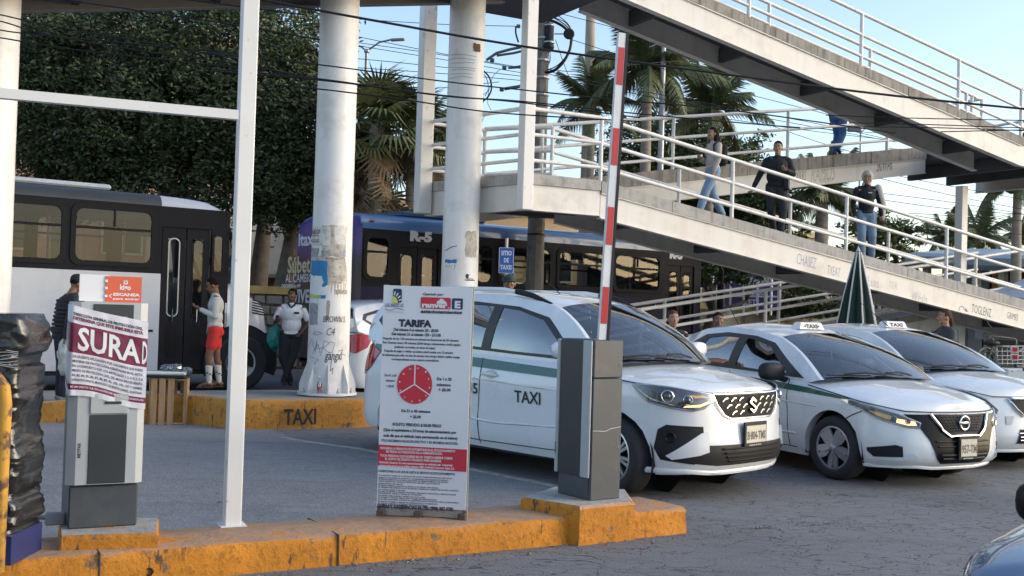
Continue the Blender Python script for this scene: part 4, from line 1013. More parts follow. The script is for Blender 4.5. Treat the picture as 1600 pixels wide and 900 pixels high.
 def seats(s, x0, x1, step, z=.95, both=True):
  x = x0
  while x < x1:
   for w in ((.35, .95, 1.65, 2.15) if both else (.35, .95)):
    mb = MB(); mb.box((x, w, z + .55), (.09, .42, .8), ch=.03); mb.box((x + .2, w, z + .12), (.42, .42, .1), ch=.03); mb.v = [s.B(p.x, p.y, p.z) for p in mb.v]; st = mb.build('seat', SEATG, s.root)
    mb = MB(); mb.tube([s.B(x, w - .2, z + .85), s.B(x, w - .17, z + 1.03), s.B(x, w + .17, z + 1.03), s.B(x, w + .2, z + .85)], .025, 6); mb.build('grab_handle', SEATY, st, smooth=60)
   x += step
def dirp(a, b): v = Vector((b[0] - a[0], b[1] - a[1])); return math.atan2(v.y, v.x)
b1 = Bus('city_bus', 'black and white city bus at left with its dark double doors closed', (-5.88, 18.3), rad(36.6))
b1.bands = [2.02]
zt1 = 3.34; X0 = -9.5
w1 = b1.rect(-70, 314, 103, 410); w2 = b1.rect(111, 318, 243, 417); w0 = (w1[0] - 1.7, w1[0] - .12, w1[2] + .0, w1[3]); w00 = (w0[0] - 1.7, w0[0] - .12, w0[2], w0[3])
wz = (w1[2] + w2[2]) / 2 + .02, (w1[3] + w2[3]) / 2
w1 = (w1[0], w1[1], *wz); w2 = (w2[0], w2[1], *wz); w0 = (w0[0], w0[1], *wz); w00 = (w00[0], w00[1], *wz)
dr = b1.rect(250, 352, 328, 570); dr = (dr[0], dr[1], .42, 2.80)
sw = b1.rect(332, 362, 350, 418); XF = b1.px(356, 400)[0]
sw = (sw[0], sw[1] + .0, 2.05, 2.72)
m1 = [BUSDARK, BUSWHITE]
b1.bands = [2.0]
b1.wall(X0, XF + .02, .38, zt1 - .2, 0, .06, [w1, w2, w0, w00, dr, sw], m1, lambda x, z: 0 if (z > 2.0 or x > dr[0] - .05) else 1)
b1.wall(X0, XF + .02, .38, zt1 - .2, 2.44, .06, [w1, w2, w0, w00, (sw[0] - .8, sw[1], 1.9, 2.75)], m1, lambda x, z: 0 if z > 2.0 else 1, 'far_side_panel')
for w_ in (w1, w2, w0, w00): b1.window(w_); b1.window(w_, 2.5, sgn=1)
b1.window(sw, bar=0, r=.05, fr=.03, mull=False)
b1.roof(X0, dr[0] - .02, zt1, 2.5, pm('dark_roof_edge', (.05, .055, .06), .4, var=.1))
pr = []; mb = MB(); rr = .26
xs = [dr[0] - .015, dr[0] + .5, XF - .35, XF - .08, XF + .06, XF + .12]; zs = [0, -.02, -.05, -.14, -.30, -.44]; n = 12
for x, dz in zip(xs, zs):
 z = zt1 + dz; k = max(0, -dz * .5)
 row = [(k, z - .30 + dz * .3)] + [(k + rr - rr * math.cos(a), z - rr + rr * math.sin(a)) for a in np.linspace(.2, 1.57, 5)] + [(2.5 - k - rr + rr * math.cos(a), z - rr + rr * math.sin(a)) for a in np.linspace(1.57, .2, 5)] + [(2.5 - k, z - .30 + dz * .3)]
 pr.append([b1.B(x, w, zz) for w, zz in row])
mb.add([p for r_ in pr for p in r_], [(i * n + k, (i + 1) * n + k, (i + 1) * n + k + 1, i * n + k + 1) for i in range(5) for k in range(n - 1)] + [tuple(5 * n + k for k in range(n))[::-1]])
b1.roofcap = mb.build('roof_cap', BUSWHITE, b1.root, smooth=50)
b1.block(X0 + .3, w2[1] - .6, .5, 1.9, zt1 + .04, zt1 + .13, BUSWHITE, 'roof_hatch', ch=.03)
b1.block(X0, XF, .06, 2.44, .45, .9, DARKIN, 'floor'); b1.block(X0, XF - .3, .06, 2.44, zt1 - .3, zt1 - .25, pm('pale_headliner', (.35, .35, .33), .8), 'headliner')
b1.seats(X0 + .6, dr[0] - .6, .85, 1.13)
for k, x in enumerate((w1[0] + .4, w1[1] - .1, w2[1] - .3)):
 mb = MB(); mb.tube([b1.B(x, .7, .9), b1.B(x, .7, zt1 - .3)], .018, 6); mb.build('grab_pole', GALV, b1.root, smooth=60)
for k, (a, c_) in enumerate(((dr[0] + .02, (dr[0] + dr[1]) / 2 - .01), ((dr[0] + dr[1]) / 2 + .01, dr[1] - .02))):
 hz_ = (a + .10, c_ - .10, 1.28, 2.62); hl = (a + .10, c_ - .10, .6, 1.15)
 sav = b1.bands; b1.bands = []
 d_ = b1.wall(a, c_, dr[2], dr[3], .03, .04, [hz_], [BUSDARK], lambda x, z: 0, 'door_leaf'); b1.bands = sav
 o_ = rrect(hz_[0], hz_[1], hz_[2], hz_[3], .09); i_ = rrect(hz_[0] + .02, hz_[1] - .02, hz_[2] + .02, hz_[3] - .02, .08); n = len(o_)
 mb = MB(); mb.add([b1.B(p[0], .02, p[1]) for p in o_] + [b1.B(p[0], .02, p[1]) for p in i_], [(q_, (q_ + 1) % n, n + (q_ + 1) % n, n + q_) for q_ in range(n)]); mb.build('window_trim', GALV if k == 0 else FRAMEM, d_, fixn=False)
 mb = MB(); mb.add([b1.B(p[0], .035, p[1]) for p in o_], [tuple(range(n))]); mb.build('pane', BUSG, d_, fixn=False)
 o_ = rrect(hl[0], hl[1], hl[2], hl[3], .07); mb = MB(); mb.add([b1.B(p[0], .022, p[1]) for p in o_], [tuple(range(n))]); mb.build('lower_panel', BLACKG, d_, fixn=False)
 mb = MB(); mb.tube([b1.B((a + c_) / 2, .0, 1.20), b1.B((a + c_) / 2, .0, 1.42)], .012, 6); mb.build('handle', CHROME, d_)
b1.block(dr[1] + .03, dr[1] + .12, -.03, .0, .45, 1.95, BUSWHITE, 'door_post')
b1.block(dr[0], dr[1], .1, .3, .42, .5, pm('step_metal', (.3, .3, .3), .5, .5), 'door_step')
mb = MB()
Wf = [b1.B(XF + .02, .12, 2.9), b1.B(XF + .02, 2.38, 2.9), b1.B(XF + .45, 2.32, 1.85), b1.B(XF + .45, .18, 1.85)]
mb.add(Wf, [(0, 1, 2, 3)]); mb.build('windscreen', BUSG, b1.root)
for p_, q_ in ((Wf[0], Wf[3]), (Wf[1], Wf[2]), (Wf[0], Wf[1]), ((Wf[0] + Wf[1]) / 2, (Wf[2] + Wf[3]) / 2)):
 mb = MB(); mb.tube([p_, q_], .04, 6); mb.build('windscreen_pillar', BUSDARK, b1.root)
mb = MB(); mb.tube([b1.B(XF, -.02, 2.75), b1.B(XF + .2, -.14, 2.82), b1.B(XF + .26, -.18, 2.4)], .018, 6); mb.box((0, 0, 0), (.05, .2, .42), ch=.02)
for p in mb.v[-24:]:
 q_ = b1.B(XF + .27 + p.x, -.22 + p.y, 2.25 + p.z); p.x, p.y, p.z = q_
mb.build('wing_mirror', BLACK, b1.root)
b1.block(XF + .05, XF + .09, -.05, .0, 2.55, 2.65, pm('amber_marker', (.8, .3, .03), .4), 'marker_lamp')
XN = b1.px(433, 500)[0]; XA = b1.px(375, 560)[0]
st = [(XF - .02, 1.90, 0), (XF + .3, 1.86, .0), (XA + .1, 1.74, .02), (XA + .45, 1.55, .06), (XN - .14, 1.30, .14), (XN - .03, 1.0, .22), (XN, .72, .26)]
ring = []
for x, zt_, ins in st:
 zz0 = .48; row = []
 for w, f in ((0, 0), (0, .45), (0, .75), (.05, .92), (.22, 1.0), (1.25, 1.03), (2.28, 1.0), (2.45, .92), (2.5, .75), (2.5, .45), (2.5, 0)):
  w2_ = 1.25 + (w - 1.25) * (1 - ins); row.append(b1.B(x, w2_, zz0 + (zt_ - zz0) * f))
 ring.append(row)
n = 11; mb = MB(); mb.add([p for r_ in ring for p in r_], [(i * n + k, (i + 1) * n + k, (i + 1) * n + k + 1, i * n + k + 1) for i in range(len(ring) - 1) for k in range(n - 1)] + [tuple((len(ring) - 1) * n + k for k in range(n))[::-1]])
mb.build('bonnet', pm('bus_bonnet_white', (.72, .73, .73), .3, var=.03, coat=.6), b1.root, smooth=60)
M = Matrix.Translation(b1.B(XA, -.012, .5)) @ Matrix(rotM(b1.d, Vector((0, 0, 1)), -b1.n).to_4x4())
mb = MB(); mb.lathe([(.0, 0), (.66, .0), (.68, .02), (.68, -.02)], 28, M, a0=-.35, a1=math.pi + .35); mb.build('wheel_arch', BLACK, b1.root, smooth=30)
b1.wheel(XA, -.02, .5)
b1.wheel(-6.6, -.02, .5)
mb = MB(); g0 = b1.px(392, 478);
for k in range(6): mb.add([b1.B(g0[0] + .02 + .0 * k, -.012, g0[1] + .12 - k * .045), b1.B(g0[0] + .26 - .01 * (5 - k) * 1.2, -.012, g0[1] + .10 - k * .045 - .02), b1.B(g0[0] + .26 - .01 * (5 - k), -.012, g0[1] + .075 - k * .045 - .02), b1.B(g0[0] + .02, -.012, g0[1] + .095 - k * .045)], [(0, 1, 2, 3)])
o = mb.build('bonnet_vent', BLACK, b1.root); o['kind'] = 'stuff'
b1.block(XN - .02, XN + .08, .1, 2.4, .35, .62, BUSDARK, 'front_bumper', ch=.03)
b1.block(XN - .24, XN - .14, -.02, .02, .98, 1.03, BLACK, 'badge')
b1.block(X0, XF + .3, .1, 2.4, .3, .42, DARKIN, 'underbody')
b1.block(X0, dr[0] - .1, -.012, -.002, 1.02, 1.06, BLACK, 'rub_strip')
b2 = Bus('city_bus', 'blue-roofed dark city bus marked R-5 standing behind the taxis and columns', (-2.86, 20.25), rad(36.5))
zt2 = 3.30
wins = [b2.rect(568, 359, 611, 439), b2.rect(741, 373, 772, 446), b2.rect(779, 374, 863, 450), b2.rect(870, 381, 948, 455), b2.rect(958, 388, 1033, 459)]
q_ = b2.rect(690, 366, 735, 443)
wins.insert(1, (q_[0] + .0, q_[1], q_[2], q_[3]))
wins = [(a, b, 2.05, 2.92) for a, b, c, d in wins]
wins[1] = (wins[1][0], wins[2][0] - .1, 2.05, 2.92);
d21 = b2.rect(619, 377, 685, 470); d21 = (d21[0], d21[1], .42, 2.72)
d22 = b2.rect(1042, 410, 1084, 520); d22 = (d22[0], d22[1], .42, 2.72)
XE = b2.px(1092, 450)[0]
wins = [w_ for w_ in wins if w_[1] > w_[0] + .1]
b2.bands = [1.93, 3.02]
m2 = [BUSDARK, BUSPURP, BUSBLUE]
b2.wall(.05, XE, .38, zt2 - .2, 0, .06, wins + [d21, d22], m2, lambda x, z: 2 if z > 3.02 else 0 if z > 1.93 else 1)
b2.wall(.05, XE, .38, zt2 - .2, 2.44, .06, wins, m2, lambda x, z: 2 if z > 3.02 else 0 if z > 1.93 else 1, 'far_side_panel')
for w_ in wins: b2.window(w_); b2.window(w_, 2.5, sgn=1)
pr = [(0, zt2 - .2), (.0, zt2 - .14), (.03, zt2 - .06), (.12, zt2 - .015), (.4, zt2 + .03), (1.25, zt2 + .06), (2.1, zt2 + .03), (2.38, zt2 - .015), (2.47, zt2 - .06), (2.5, zt2 - .14), (2.5, zt2 - .2)]
n = len(pr); xs = [0.02, .5, XE - .6, XE - .15, XE + .05]; dzs = [0, 0, 0, -.05, -.2]
mb = MB(); mb.add([b2.B(x, w, z + dz) for x, dz in zip(xs, dzs) for w, z in pr], [(i * n + k, (i + 1) * n + k, (i + 1) * n + k + 1, i * n + k + 1) for i in range(4) for k in range(n - 1)] + [tuple(range(n)), tuple(4 * n + k for k in range(n))[::-1]])
mb.build('roof', BUSBLUE, b2.root, smooth=40)
b2.block(1.2, 3.2, .5, 2.0, zt2 + .05, zt2 + .16, pm('dark_blue_hatch', (.03, .08, .14), .5), 'roof_hatch', ch=.03)
b2.block(.1, XE, .06, 2.44, .45, .9, DARKIN, 'floor'); b2.block(.1, XE - .3, .06, 2.44, zt2 - .36, zt2 - .31, pm('pale_headliner', (.35, .35, .33)), 'headliner')
b2.seats(.9, d22[0] - .6, .85, 1.13)
for k, (da, db, g0) in enumerate(((d21, None, 0), (d22, None, 1))):
 for a, c_ in ((da[0] + .02, (da[0] + da[1]) / 2 - .01), ((da[0] + da[1]) / 2 + .01, da[1] - .02)):
  hz_ = (a + .08, c_ - .08, 1.30, 2.58); sav = b2.bands; b2.bands = []
  d_ = b2.wall(a, c_, da[2], da[3], .03, .04, [hz_], [BUSDARK], lambda x, z: 0, 'door_leaf'); b2.bands = sav
  o_ = rrect(hz_[0], hz_[1], hz_[2], hz_[3], .09); n = len(o_)
  i_ = rrect(hz_[0] + .02, hz_[1] - .02, hz_[2] + .02, hz_[3] - .02, .08)
  mb = MB(); mb.add([b2.B(p[0], .02, p[1]) for p in o_] + [b2.B(p[0], .02, p[1]) for p in i_], [(q, (q + 1) % n, n + (q + 1) % n, n + q) for q in range(n)]); mb.build('window_trim', FRAMEM, d_, fixn=False)
  mb = MB(); mb.add([b2.B(p[0], .035, p[1]) for p in o_], [tuple(range(n))]); mb.build('pane', BUSG, d_, fixn=False)
rear = []
for x, ins, zz in ((.05, .0, 0), (-.05, .03, -.03), (-.13, .12, -.10), (-.16, .3, -.2)):
 row = []
 for w, z in ((0, .5), (0, 1.5), (0, 2.6), (.0, zt2 - .3), (.1, zt2 - .05), (.5, zt2 + .02), (1.25, zt2 + .04), (2.0, zt2 + .02), (2.4, zt2 - .05), (2.5, zt2 - .3), (2.5, 2.6), (2.5, 1.5), (2.5, .5)):
  row.append(b2.B(x, 1.25 + (w - 1.25) * (1 - ins * .5), z + (zz if z > 2.6 else 0)))
 rear.append(row)
n = 13; mb = MB(); mb.add([p for r_ in rear for p in r_], [(i * n + k, (i + 1) * n + k, (i + 1) * n + k + 1, i * n + k + 1) for i in range(3) for k in range(n - 1)] + [tuple(3 * n + k for k in range(n))[::-1]])
mr, nt, N, L, b = newmat('rear_advert_print')
v = texco(nt); sp = N.new('ShaderNodeSeparateXYZ'); L.new(v, sp.inputs[0]); mp_ = N.new('ShaderNodeMapRange'); mp_.inputs[1].default_value = 2.2; mp_.inputs[2].default_value = 3.1
L.new(sp.outputs[2], mp_.inputs[0]); nz = noise(nt, v, .9, 2); ad = N.new('ShaderNodeMath'); ad.operation = 'ADD'; L.new(mp_.outputs[0], ad.inputs[0]); L.new(nz.outputs[0], ad.inputs[1])
c = ramp(nt, ad.outputs[0], [(.45, (.035, .033, .038)), (.7, (.04, .036, .08)), (.95, (.075, .055, .20))]); L.new(c, b.inputs['Base Color']); b.inputs['Roughness'].default_value = .35
mb.build('rear_panel', mr, b2.root, smooth=50)
def rearfn(w0, z0): return lambda x, y: b2.B(-.166, w0 - x, z0 + y)
def rpx(px, py):
 r = ray(px, py); Pn = b2.B(-.166, 0, 0); t = (Pn - CAM).dot(b2.d) / r.dot(b2.d); p = CAM + r * t; return (p - b2.O).dot(b2.n), p.z
CREAMT = pm('cream_print', (.55, .50, .30), .5); WT = pm('white_print', (.62, .62, .65), .5)
for txt, px, py, sz, fit_, mt in (('itaxi', 466, 384, .36, .72, WT), ('Súbete', 449, 426, .46, 1.25, CREAMT), ('AL CAMBIO', 446, 441, .24, 1.25, WT), ('DESCARGA la APP', 440, 449, .09, .9, WT), ('VIVE', 458, 472, .36, .75, WT)):
 w_, z_ = rpx(px, py); mb = MB(); addtext(mb, txt, rearfn(w_, z_), sz, .012 if sz > .3 else .004, fit=fit_); mb.build('print', mt, b2.root, fixn=False)
sidefn = lambda x0, z0: (lambda x, y: b2.B(x0 + x, -.008, z0 + y))
x_, z_ = b2.px(640, 376); mb = MB(); addtext(mb, 'R-5', sidefn(x_, z_ + .01), .25, .016, fit=.50); mb.build('route_number', WT, b2.root, fixn=False)
x_, z_ = b2.px(1046, 403); mb = MB(); addtext(mb, 'R-5', sidefn(x_, z_), .23, .016, fit=.42); mb.build('route_number', WT, b2.root, fixn=False)
x_, z_ = b2.px(1023, 482); mb = MB(); addtext(mb, 'itaxi', sidefn(x_, z_), .13, .006, fit=.30); mb.build('print', WT, b2.root, fixn=False)
b2.wheel(1.9, -.02, .48); b2.wheel(XE - 1.9, -.02, .48)
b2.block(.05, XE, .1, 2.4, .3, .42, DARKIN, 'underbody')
mb = MB(); Wf = [b2.B(XE + .02, .1, 2.95), b2.B(XE + .02, 2.4, 2.95), b2.B(XE + .08, 2.4, 1.3), b2.B(XE + .08, .1, 1.3)]; mb.add(Wf, [(0, 1, 2, 3)]); mb.build('windscreen', BUSG, b2.root)
b2.block(XE - .02, XE + .12, .0, 2.5, .35, 1.3, BUSDARK, 'front_panel', ch=.04); b2.block(XE - .02, XE + .06, 0, .08, 1.3, 3.0, BUSDARK, 'front_pillar'); b2.block(XE - .02, XE + .06, 2.42, 2.5, 1.3, 3.0, BUSDARK, 'front_pillar')
mb = MB(); p0 = b2.B(XE + .02, -.03, 2.9); mb.tube([p0, p0 + b2.d * .45 - b2.n * .1 + Vector((0, 0, -.02)), p0 + b2.d * .62 - b2.n * .12 + Vector((0, 0, -.25)), p0 + b2.d * .60 - b2.n * .12 + Vector((0, 0, -.55))], .025, 6)
mb.box((0, 0, 0), (.12, .2, .62), ch=.03)
for p in mb.v[-24:]: p.xyz = p0 + b2.d * (.56 + p.x) + b2.n * (-.14 + p.y) + Vector((0, 0, -.85 + p.z))
mb.build('wing_mirror', BLACK, b2.root)
for px, py in ((1079, 379), (581, 341), (850, 365)):
 x_, z_ = b2.px(px, py); b2.block(x_ - .05, x_ + .05, -.02, .0, 3.14, 3.18, pm('red_marker_lamp', (.35, .02, .03), .3), 'marker_lamp', ch=.008)
b3 = Bus('coach', 'beige coach passing on the upper road behind the two buses', (P(330, 400, 36).x, P(330, 400, 36).y), rad(29))
BEI = pm('beige_coach_paint', (.62, .58, .48), .4, var=.04, coat=.3)
b3.block(-1.8, 4.2, 0, 2.4, 2.45, 5.1, BEI, 'body', ch=.12); b3.block(-1.8, 4.22, -.012, .3, 3.98, 4.02, BLACK, 'trim_line'); b3.block(2.35, 2.6, -.012, .1, 2.72, 2.9, BLACK, 'vent'); b3.block(1.9, 2.1, -.012, .1, 3.45, 3.52, pm('red_marker_lamp', (.35, .02, .03)), 'marker_lamp')
for x in (-.9, 3.2):
 M = Matrix.Translation(b3.B(x, .1, 2.2)) @ Matrix(rotM(b3.d, Vector((0, 0, 1)), -b3.n).to_4x4()); mb = MB(); mb.lathe([(0, 0), (.25, 0), (.3, .02), (.47, .02), (.47, -.25)], 20, M); mb.build('wheel', RUBBER, b3.root, smooth=40)
HUBC = pm('silver_hubcap', (.42, .43, .45), .35, .6, var=.05)
LAMPIN = pm('headlamp_inner', (.10, .10, .11), .25, .3, var=.3, vs=40)
AMBER = pm('amber_reflector', (.85, .42, .10), .3, var=.2, vs=30)
LAMPREFL = emit('warm_lamp_reflection', (1.0, .62, .28), .9)  # headlamps are off; the glow paints in a warm reflection
REDL = pm('red_tail_lens', (.42, .012, .018), .12, var=.2, vs=20, coat=.8)
SEAM = pm('panel_gap', (.05, .052, .055), .8)
PLATEM = pm('cream_plate', (.55, .52, .42), .5, var=.06, vs=20)
class Car:
 def __init__(s, label, pos, head, P_, paint=CARWHITE, name='taxi', cat='taxi', group=None):
  s.P = P_; s.paint = paint; s.root = thing(name, label, cat, (pos[0], pos[1], 0), head, group)
  s.W2 = P_['W'] / 2; s.nose = P_['nose']; s.tail = P_['tail']; s.body()
 def it(s, key, x):
  t = s.P[key]
  if x >= t[0][0]: return t[0][1]
  for (a, b), (c, d) in zip(t[:-1], t[1:]):
   if x >= c:
    k = (x - c) / (a - c); k = k * k * (3 - 2 * k) if len(t) < 3 else k; return d + (b - d) * k
  return t[-1][1]
 def noseX(s, z):   # z profile of the nose: list (z, dx)
  t = s.P['noseprof']
  if z <= t[0][0]: return s.nose + t[0][1]
  for (a, b), (c, d) in zip(t[:-1], t[1:]):
   if z <= c: k = (z - a) / (c - a); return s.nose + b + (d - b) * k
  return s.nose + t[-1][1]
 def tailX(s, z):
  t = s.P['tailprof']
  if z <= t[0][0]: return s.tail - t[0][1]
  for (a, b), (c, d) in zip(t[:-1], t[1:]):
   if z <= c: k = (z - a) / (c - a); return s.tail - (b + (d - b) * k)
  return s.tail - t[-1][1]
 def halfw(s, z, x=0):
  t = s.P['secprof']; zz = z
  if zz <= t[0][0]: f = t[0][1]
  else:
   f = t[-1][1]
   for (a, b), (c, d) in zip(t[:-1], t[1:]):
    if zz <= c: k = (zz - a) / (c - a); f = b + (d - b) * k; break
  return s.W2 * f
 def plan(s, t, z):
  """t in [0,1] front centre -> start of side, [1,2] side, [2,3] rear corner -> rear centre ; right side (y<0)"""
  w = s.halfw(z); xf = s.P['xf']; xr = s.P['xr']
  if t <= 1:
   a = t * math.pi / 2; e = 2 / s.P.get('fn', 2.9)
   return xf + (s.noseX(z) - xf) * (max(0, math.cos(a)) ** e), -w * (max(0, math.sin(a)) ** e)
  if t <= 2: return xf + (xr - xf) * (t - 1), -w
  a = (t - 2) * math.pi / 2; e = 2 / s.P.get('rn', 3.4)
  return xr + (s.tailX(z) - xr) * (max(0, math.sin(a)) ** e), -w * (max(0, math.cos(a)) ** e)
 def ztop(s, t, x): return s.it('belt', x)
 def arch(s, x):
  z = s.it('sill', x); r = s.P['ar']
  for cx in (0, -s.P['wb']):
   d = abs(x - cx)
   if d < r: z = max(z, s.P['wr'] + math.sqrt(r * r - d * d) - .01)
  return z
 def S(s, a, z, off=0.):
  """surface point from arc coordinate a (metres from front centre along the right side) and height z"""
  tb = s.atab; a0 = abs(a); import bisect
  i = bisect.bisect(tb[0], a0); i = min(max(i, 1), len(tb[0]) - 1)
  k = (a0 - tb[0][i - 1]) / max(1e-6, tb[0][i] - tb[0][i - 1]); t = tb[1][i - 1] + (tb[1][i] - tb[1][i - 1]) * k
  x, y = s.plan(t, z); x2, y2 = s.plan(min(3, t + .01), z); x1, y1 = s.plan(max(0, t - .01), z); tx, ty = x2 - x1, y2 - y1; L_ = math.hypot(tx, ty) or 1
  nx, ny = ty / L_, -tx / L_
  if nx * (x + 1.3) + ny * y < 0: nx, ny = -nx, -ny
  p = Vector((x + nx * off, y + ny * off, z))
  if a < 0: p.y = -p.y
  return p
 def body(s):
  P_ = s.P; N1 = 18
  ts = [k / N1 for k in range(N1 + 1)]
  xs = []; x = P_['xf'];
  cand = set()
  for cx in (0, -P_['wb']):
   for k in range(-14, 15): cand.add(round(cx + P_['ar'] * math.sin(k / 14 * math.pi / 2), 4))
   cand.add(round(cx + P_['ar'] + .004, 4)); cand.add(round(cx - P_['ar'] - .004, 4))
  x = P_['xf']
  while x > P_['xr']:
   if all(abs(x - (c)) > .03 for c in cand): cand.add(round(x, 4))
   x -= .09
  xs = sorted([c for c in cand if P_['xr'] < c < P_['xf'] - .001], reverse=True)
  ts += [1 + (c - P_['xf']) / (P_['xr'] - P_['xf']) for c in xs] + [2 + k / 12 for k in range(13)]
  s.ts = ts
  A = [0]; T = [0]; fine = [k / 60 for k in range(0, 181)]; px_, py_ = s.plan(0, .6)
  for t in fine[1:]:
   x, y = s.plan(t, .6); A.append(A[-1] + math.hypot(x - px_, y - py_)); T.append(t); px_, py_ = x, y
  s.atab = (A, T)
  vf = [0, .04, .10, .2, .32, .45, .58, .70, .80, .88, .94, .975, 1.0]; nv = len(vf); s.edge = []
  cols = []
  for t in ts:
   xm, _ = s.plan(t, .5); zt = s.ztop(t, xm)
   if t <= 1: zt = P_['hoodz'](s, t)
   zb = s.arch(xm) if 0.0 <= t <= 3 else P_['sill'][0][1]
   col = []
   for j, v in enumerate(vf):
    z = zb + (zt - zb) * v; x, y = s.plan(t, z)
    if v > .9:
     k = (v - .9) / .1; sh = .022 * k * k; L_ = math.hypot(x + 1.2, y) or 1;
     y *= 1 - sh / max(.3, abs(y)) if abs(y) > .3 else 1
     if t < .7: x -= sh
     if t > 2.4: x += sh
    col.append(Vector((x, y, z)))
   cols.append(col); s.edge.append(col[-1])
  mb = MB(); ncol = len(cols)
  for sg in (1, -1):
   o = len(mb.v); mb.v += [Vector((p.x, p.y * sg, p.z)) for c in cols for p in c]
   for i in range(ncol - 1):
    for j in range(nv - 1):
     q = (o + i * nv + j, o + (i + 1) * nv + j, o + (i + 1) * nv + j + 1, o + i * nv + j + 1); mb.f.append(q); mb.mi.append(0)
  for sg in (1, -1):
   o = len(mb.v)
   for c in cols:
    p = c[0]; mb.v += [Vector((p.x, p.y * sg, p.z)), Vector((p.x * .985, (p.y + (.10 if p.y < -.2 else 0)) * sg, p.z + .015))]
   for i in range(ncol - 1): mb.f.append((o + 2 * i, o + 2 * i + 1, o + 2 * i + 3, o + 2 * i + 2)); mb.mi.append(0)
  def deck(i0, i1, zc, nn=10):
   rows = []
   for i in range(i0, i1 + 1):
    e = s.edge[i]; zcen = zc(e.x); row = []
    for k in range(-nn, nn + 1):
     f = k / nn; cr = (1 - abs(f) ** 2.6); row.append(Vector((e.x, e.y * -f, e.z + (zcen - e.z) * cr)))
    rows.append(row)
   m = 2 * nn + 1; o = len(mb.v); mb.v += [p for r_ in rows for p in r_]
   for i in range(len(rows) - 1):
    for k in range(m - 1): mb.f.append((o + i * m + k, o + (i + 1) * m + k, o + (i + 1) * m + k + 1, o + i * m + k + 1)); mb.mi.append(0)
  ic = max(i for i, e in enumerate(s.edge) if e.x > P_['cowl'] and ts[i] < 2)
  deck(0, ic + 1, lambda x: s.it('hoodc', x))
  if P_.get('deckx') is not None:
   ir = min(i for i, e in enumerate(s.edge) if e.x < P_['deckx'] and ts[i] > 1)
   deck(ir - 1, len(s.edge) - 1, lambda x: s.it('bootc', x))
  bo = mb.build('body', s.paint, s.root, local=True, smooth=38, merge=.0006); s.bodyo = bo
  mb = MB(); wbx = P_['wb']
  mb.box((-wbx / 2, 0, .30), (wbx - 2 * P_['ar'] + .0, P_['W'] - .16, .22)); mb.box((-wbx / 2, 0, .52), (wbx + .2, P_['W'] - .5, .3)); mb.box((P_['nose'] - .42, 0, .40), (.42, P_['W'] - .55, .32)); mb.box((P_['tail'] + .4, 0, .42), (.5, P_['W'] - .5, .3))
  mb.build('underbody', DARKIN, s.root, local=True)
  for cx in (0, -wbx):
   for sg in (1, -1):
    mb = MB(); M = Matrix.Translation((cx, sg * (s.W2 - .25), P_['wr'])) @ Matrix.Rotation(rad(90), 4, 'X')
    r = P_['ar'] + .012; mb.lathe([(r, -.22), (r, .22)], 22, M, a0=-.25, a1=math.pi + .25); M0 = Matrix.Translation((cx, sg * (s.W2 - .48), P_['wr'])) @ Matrix.Rotation(rad(90), 4, 'X'); mb.lathe([(0, 0), (r, 0)], 22, M0)
    mb.build('wheel_arch', BLACK, s.root, local=True, smooth=60)
    s.wheel(cx, sg)
 def wheel(s, cx, sg):
  P_ = s.P; r = P_['wr']; st = P_.get('steer', 0) if cx == 0 else 0
  M = Matrix.Translation((cx, sg * (s.W2 - .035), r)) @ Matrix.Rotation(st, 4, 'Z') @ Matrix.Rotation(rad(90) * sg, 4, 'X') @ (Matrix.Rotation(math.pi, 4, 'X') if sg > 0 else Matrix.Rotation(math.pi, 4, 'X'))
  M = Matrix.Translation((cx, sg * (s.W2 - .03), r)) @ Matrix.Rotation(st, 4, 'Z') @ Matrix(rotM(Vector((1, 0, 0)), Vector((0, 0, -sg)), Vector((0, sg, 0))).to_4x4())
  rr = P_['rim']; mb = MB()
  mb.lathe([(rr, -.012), (rr + .012, .004), (rr + .03, .008), (r * .86, .012), (r * .955, -.004), (r * .99, -.03), (r, -.055), (r, -.15), (r * .99, -.175), (r * .93, -.19), (rr, -.19)], 48, M)
  t = mb.build('tyre', RUBBER, s.root, local=True, smooth=50)
  mb = MB(); mb.lathe([(rr * .2, -.09), (rr * .9, -.09), (rr * .96, -.012), (rr + .006, .0)], 40, M); mb.build('rim', (BLACK if P_['wheel'] != 'steel' else BLACK), t, local=True, smooth=50)
  m = SILVER if P_['wheel'] == 'alloy' else HUBC
  mb = MB(); mb.lathe([(rr * .93, -.012), (rr * .965, .002), (rr + .008, -.002)], 40, M); mb.build('rim_lip', m, t, local=True, smooth=60)
  mb = MB(); mb.lathe([(0, .018), (rr * .13, .016), (rr * .2, .002), (rr * .24, -.03)], 20, M); mb.build('hub_cap', m, t, local=True, smooth=50)
  if P_['wheel'] == 'alloy': n = 16; spec = [(k * 2 * math.pi / n + (0.07 if k % 2 else -.07), .010, .017) for k in range(n)]
  else: n = 10; spec = [(k * 2 * math.pi / n + (.11 if k % 2 else -.11), .018, .024) for k in range(n)]
  for a, w0, w1 in spec:
   mb = MB(); ca, sa = math.cos(a), math.sin(a)
   wm = w1 * 1.6 if P_['wheel'] != 'alloy' else w1 * .7
   pts = []
   for rad_, w, z in ((rr * .16, w0 * .6, .006), (rr * .5, wm, -.004), (rr * .94, w1 * (1.15 if P_['wheel'] != 'alloy' else .8), -.002)):
    for sgn in (-1, 1): pts.append((rad_ * ca - sgn * w * sa, rad_ * sa + sgn * w * ca, z + (.0 if P_['wheel'] == 'alloy' else sgn * .007)))
   top = [M @ Vector(p) for p in pts]; bot = [M @ Vector((p[0], p[1], p[2] - .022)) for p in pts]
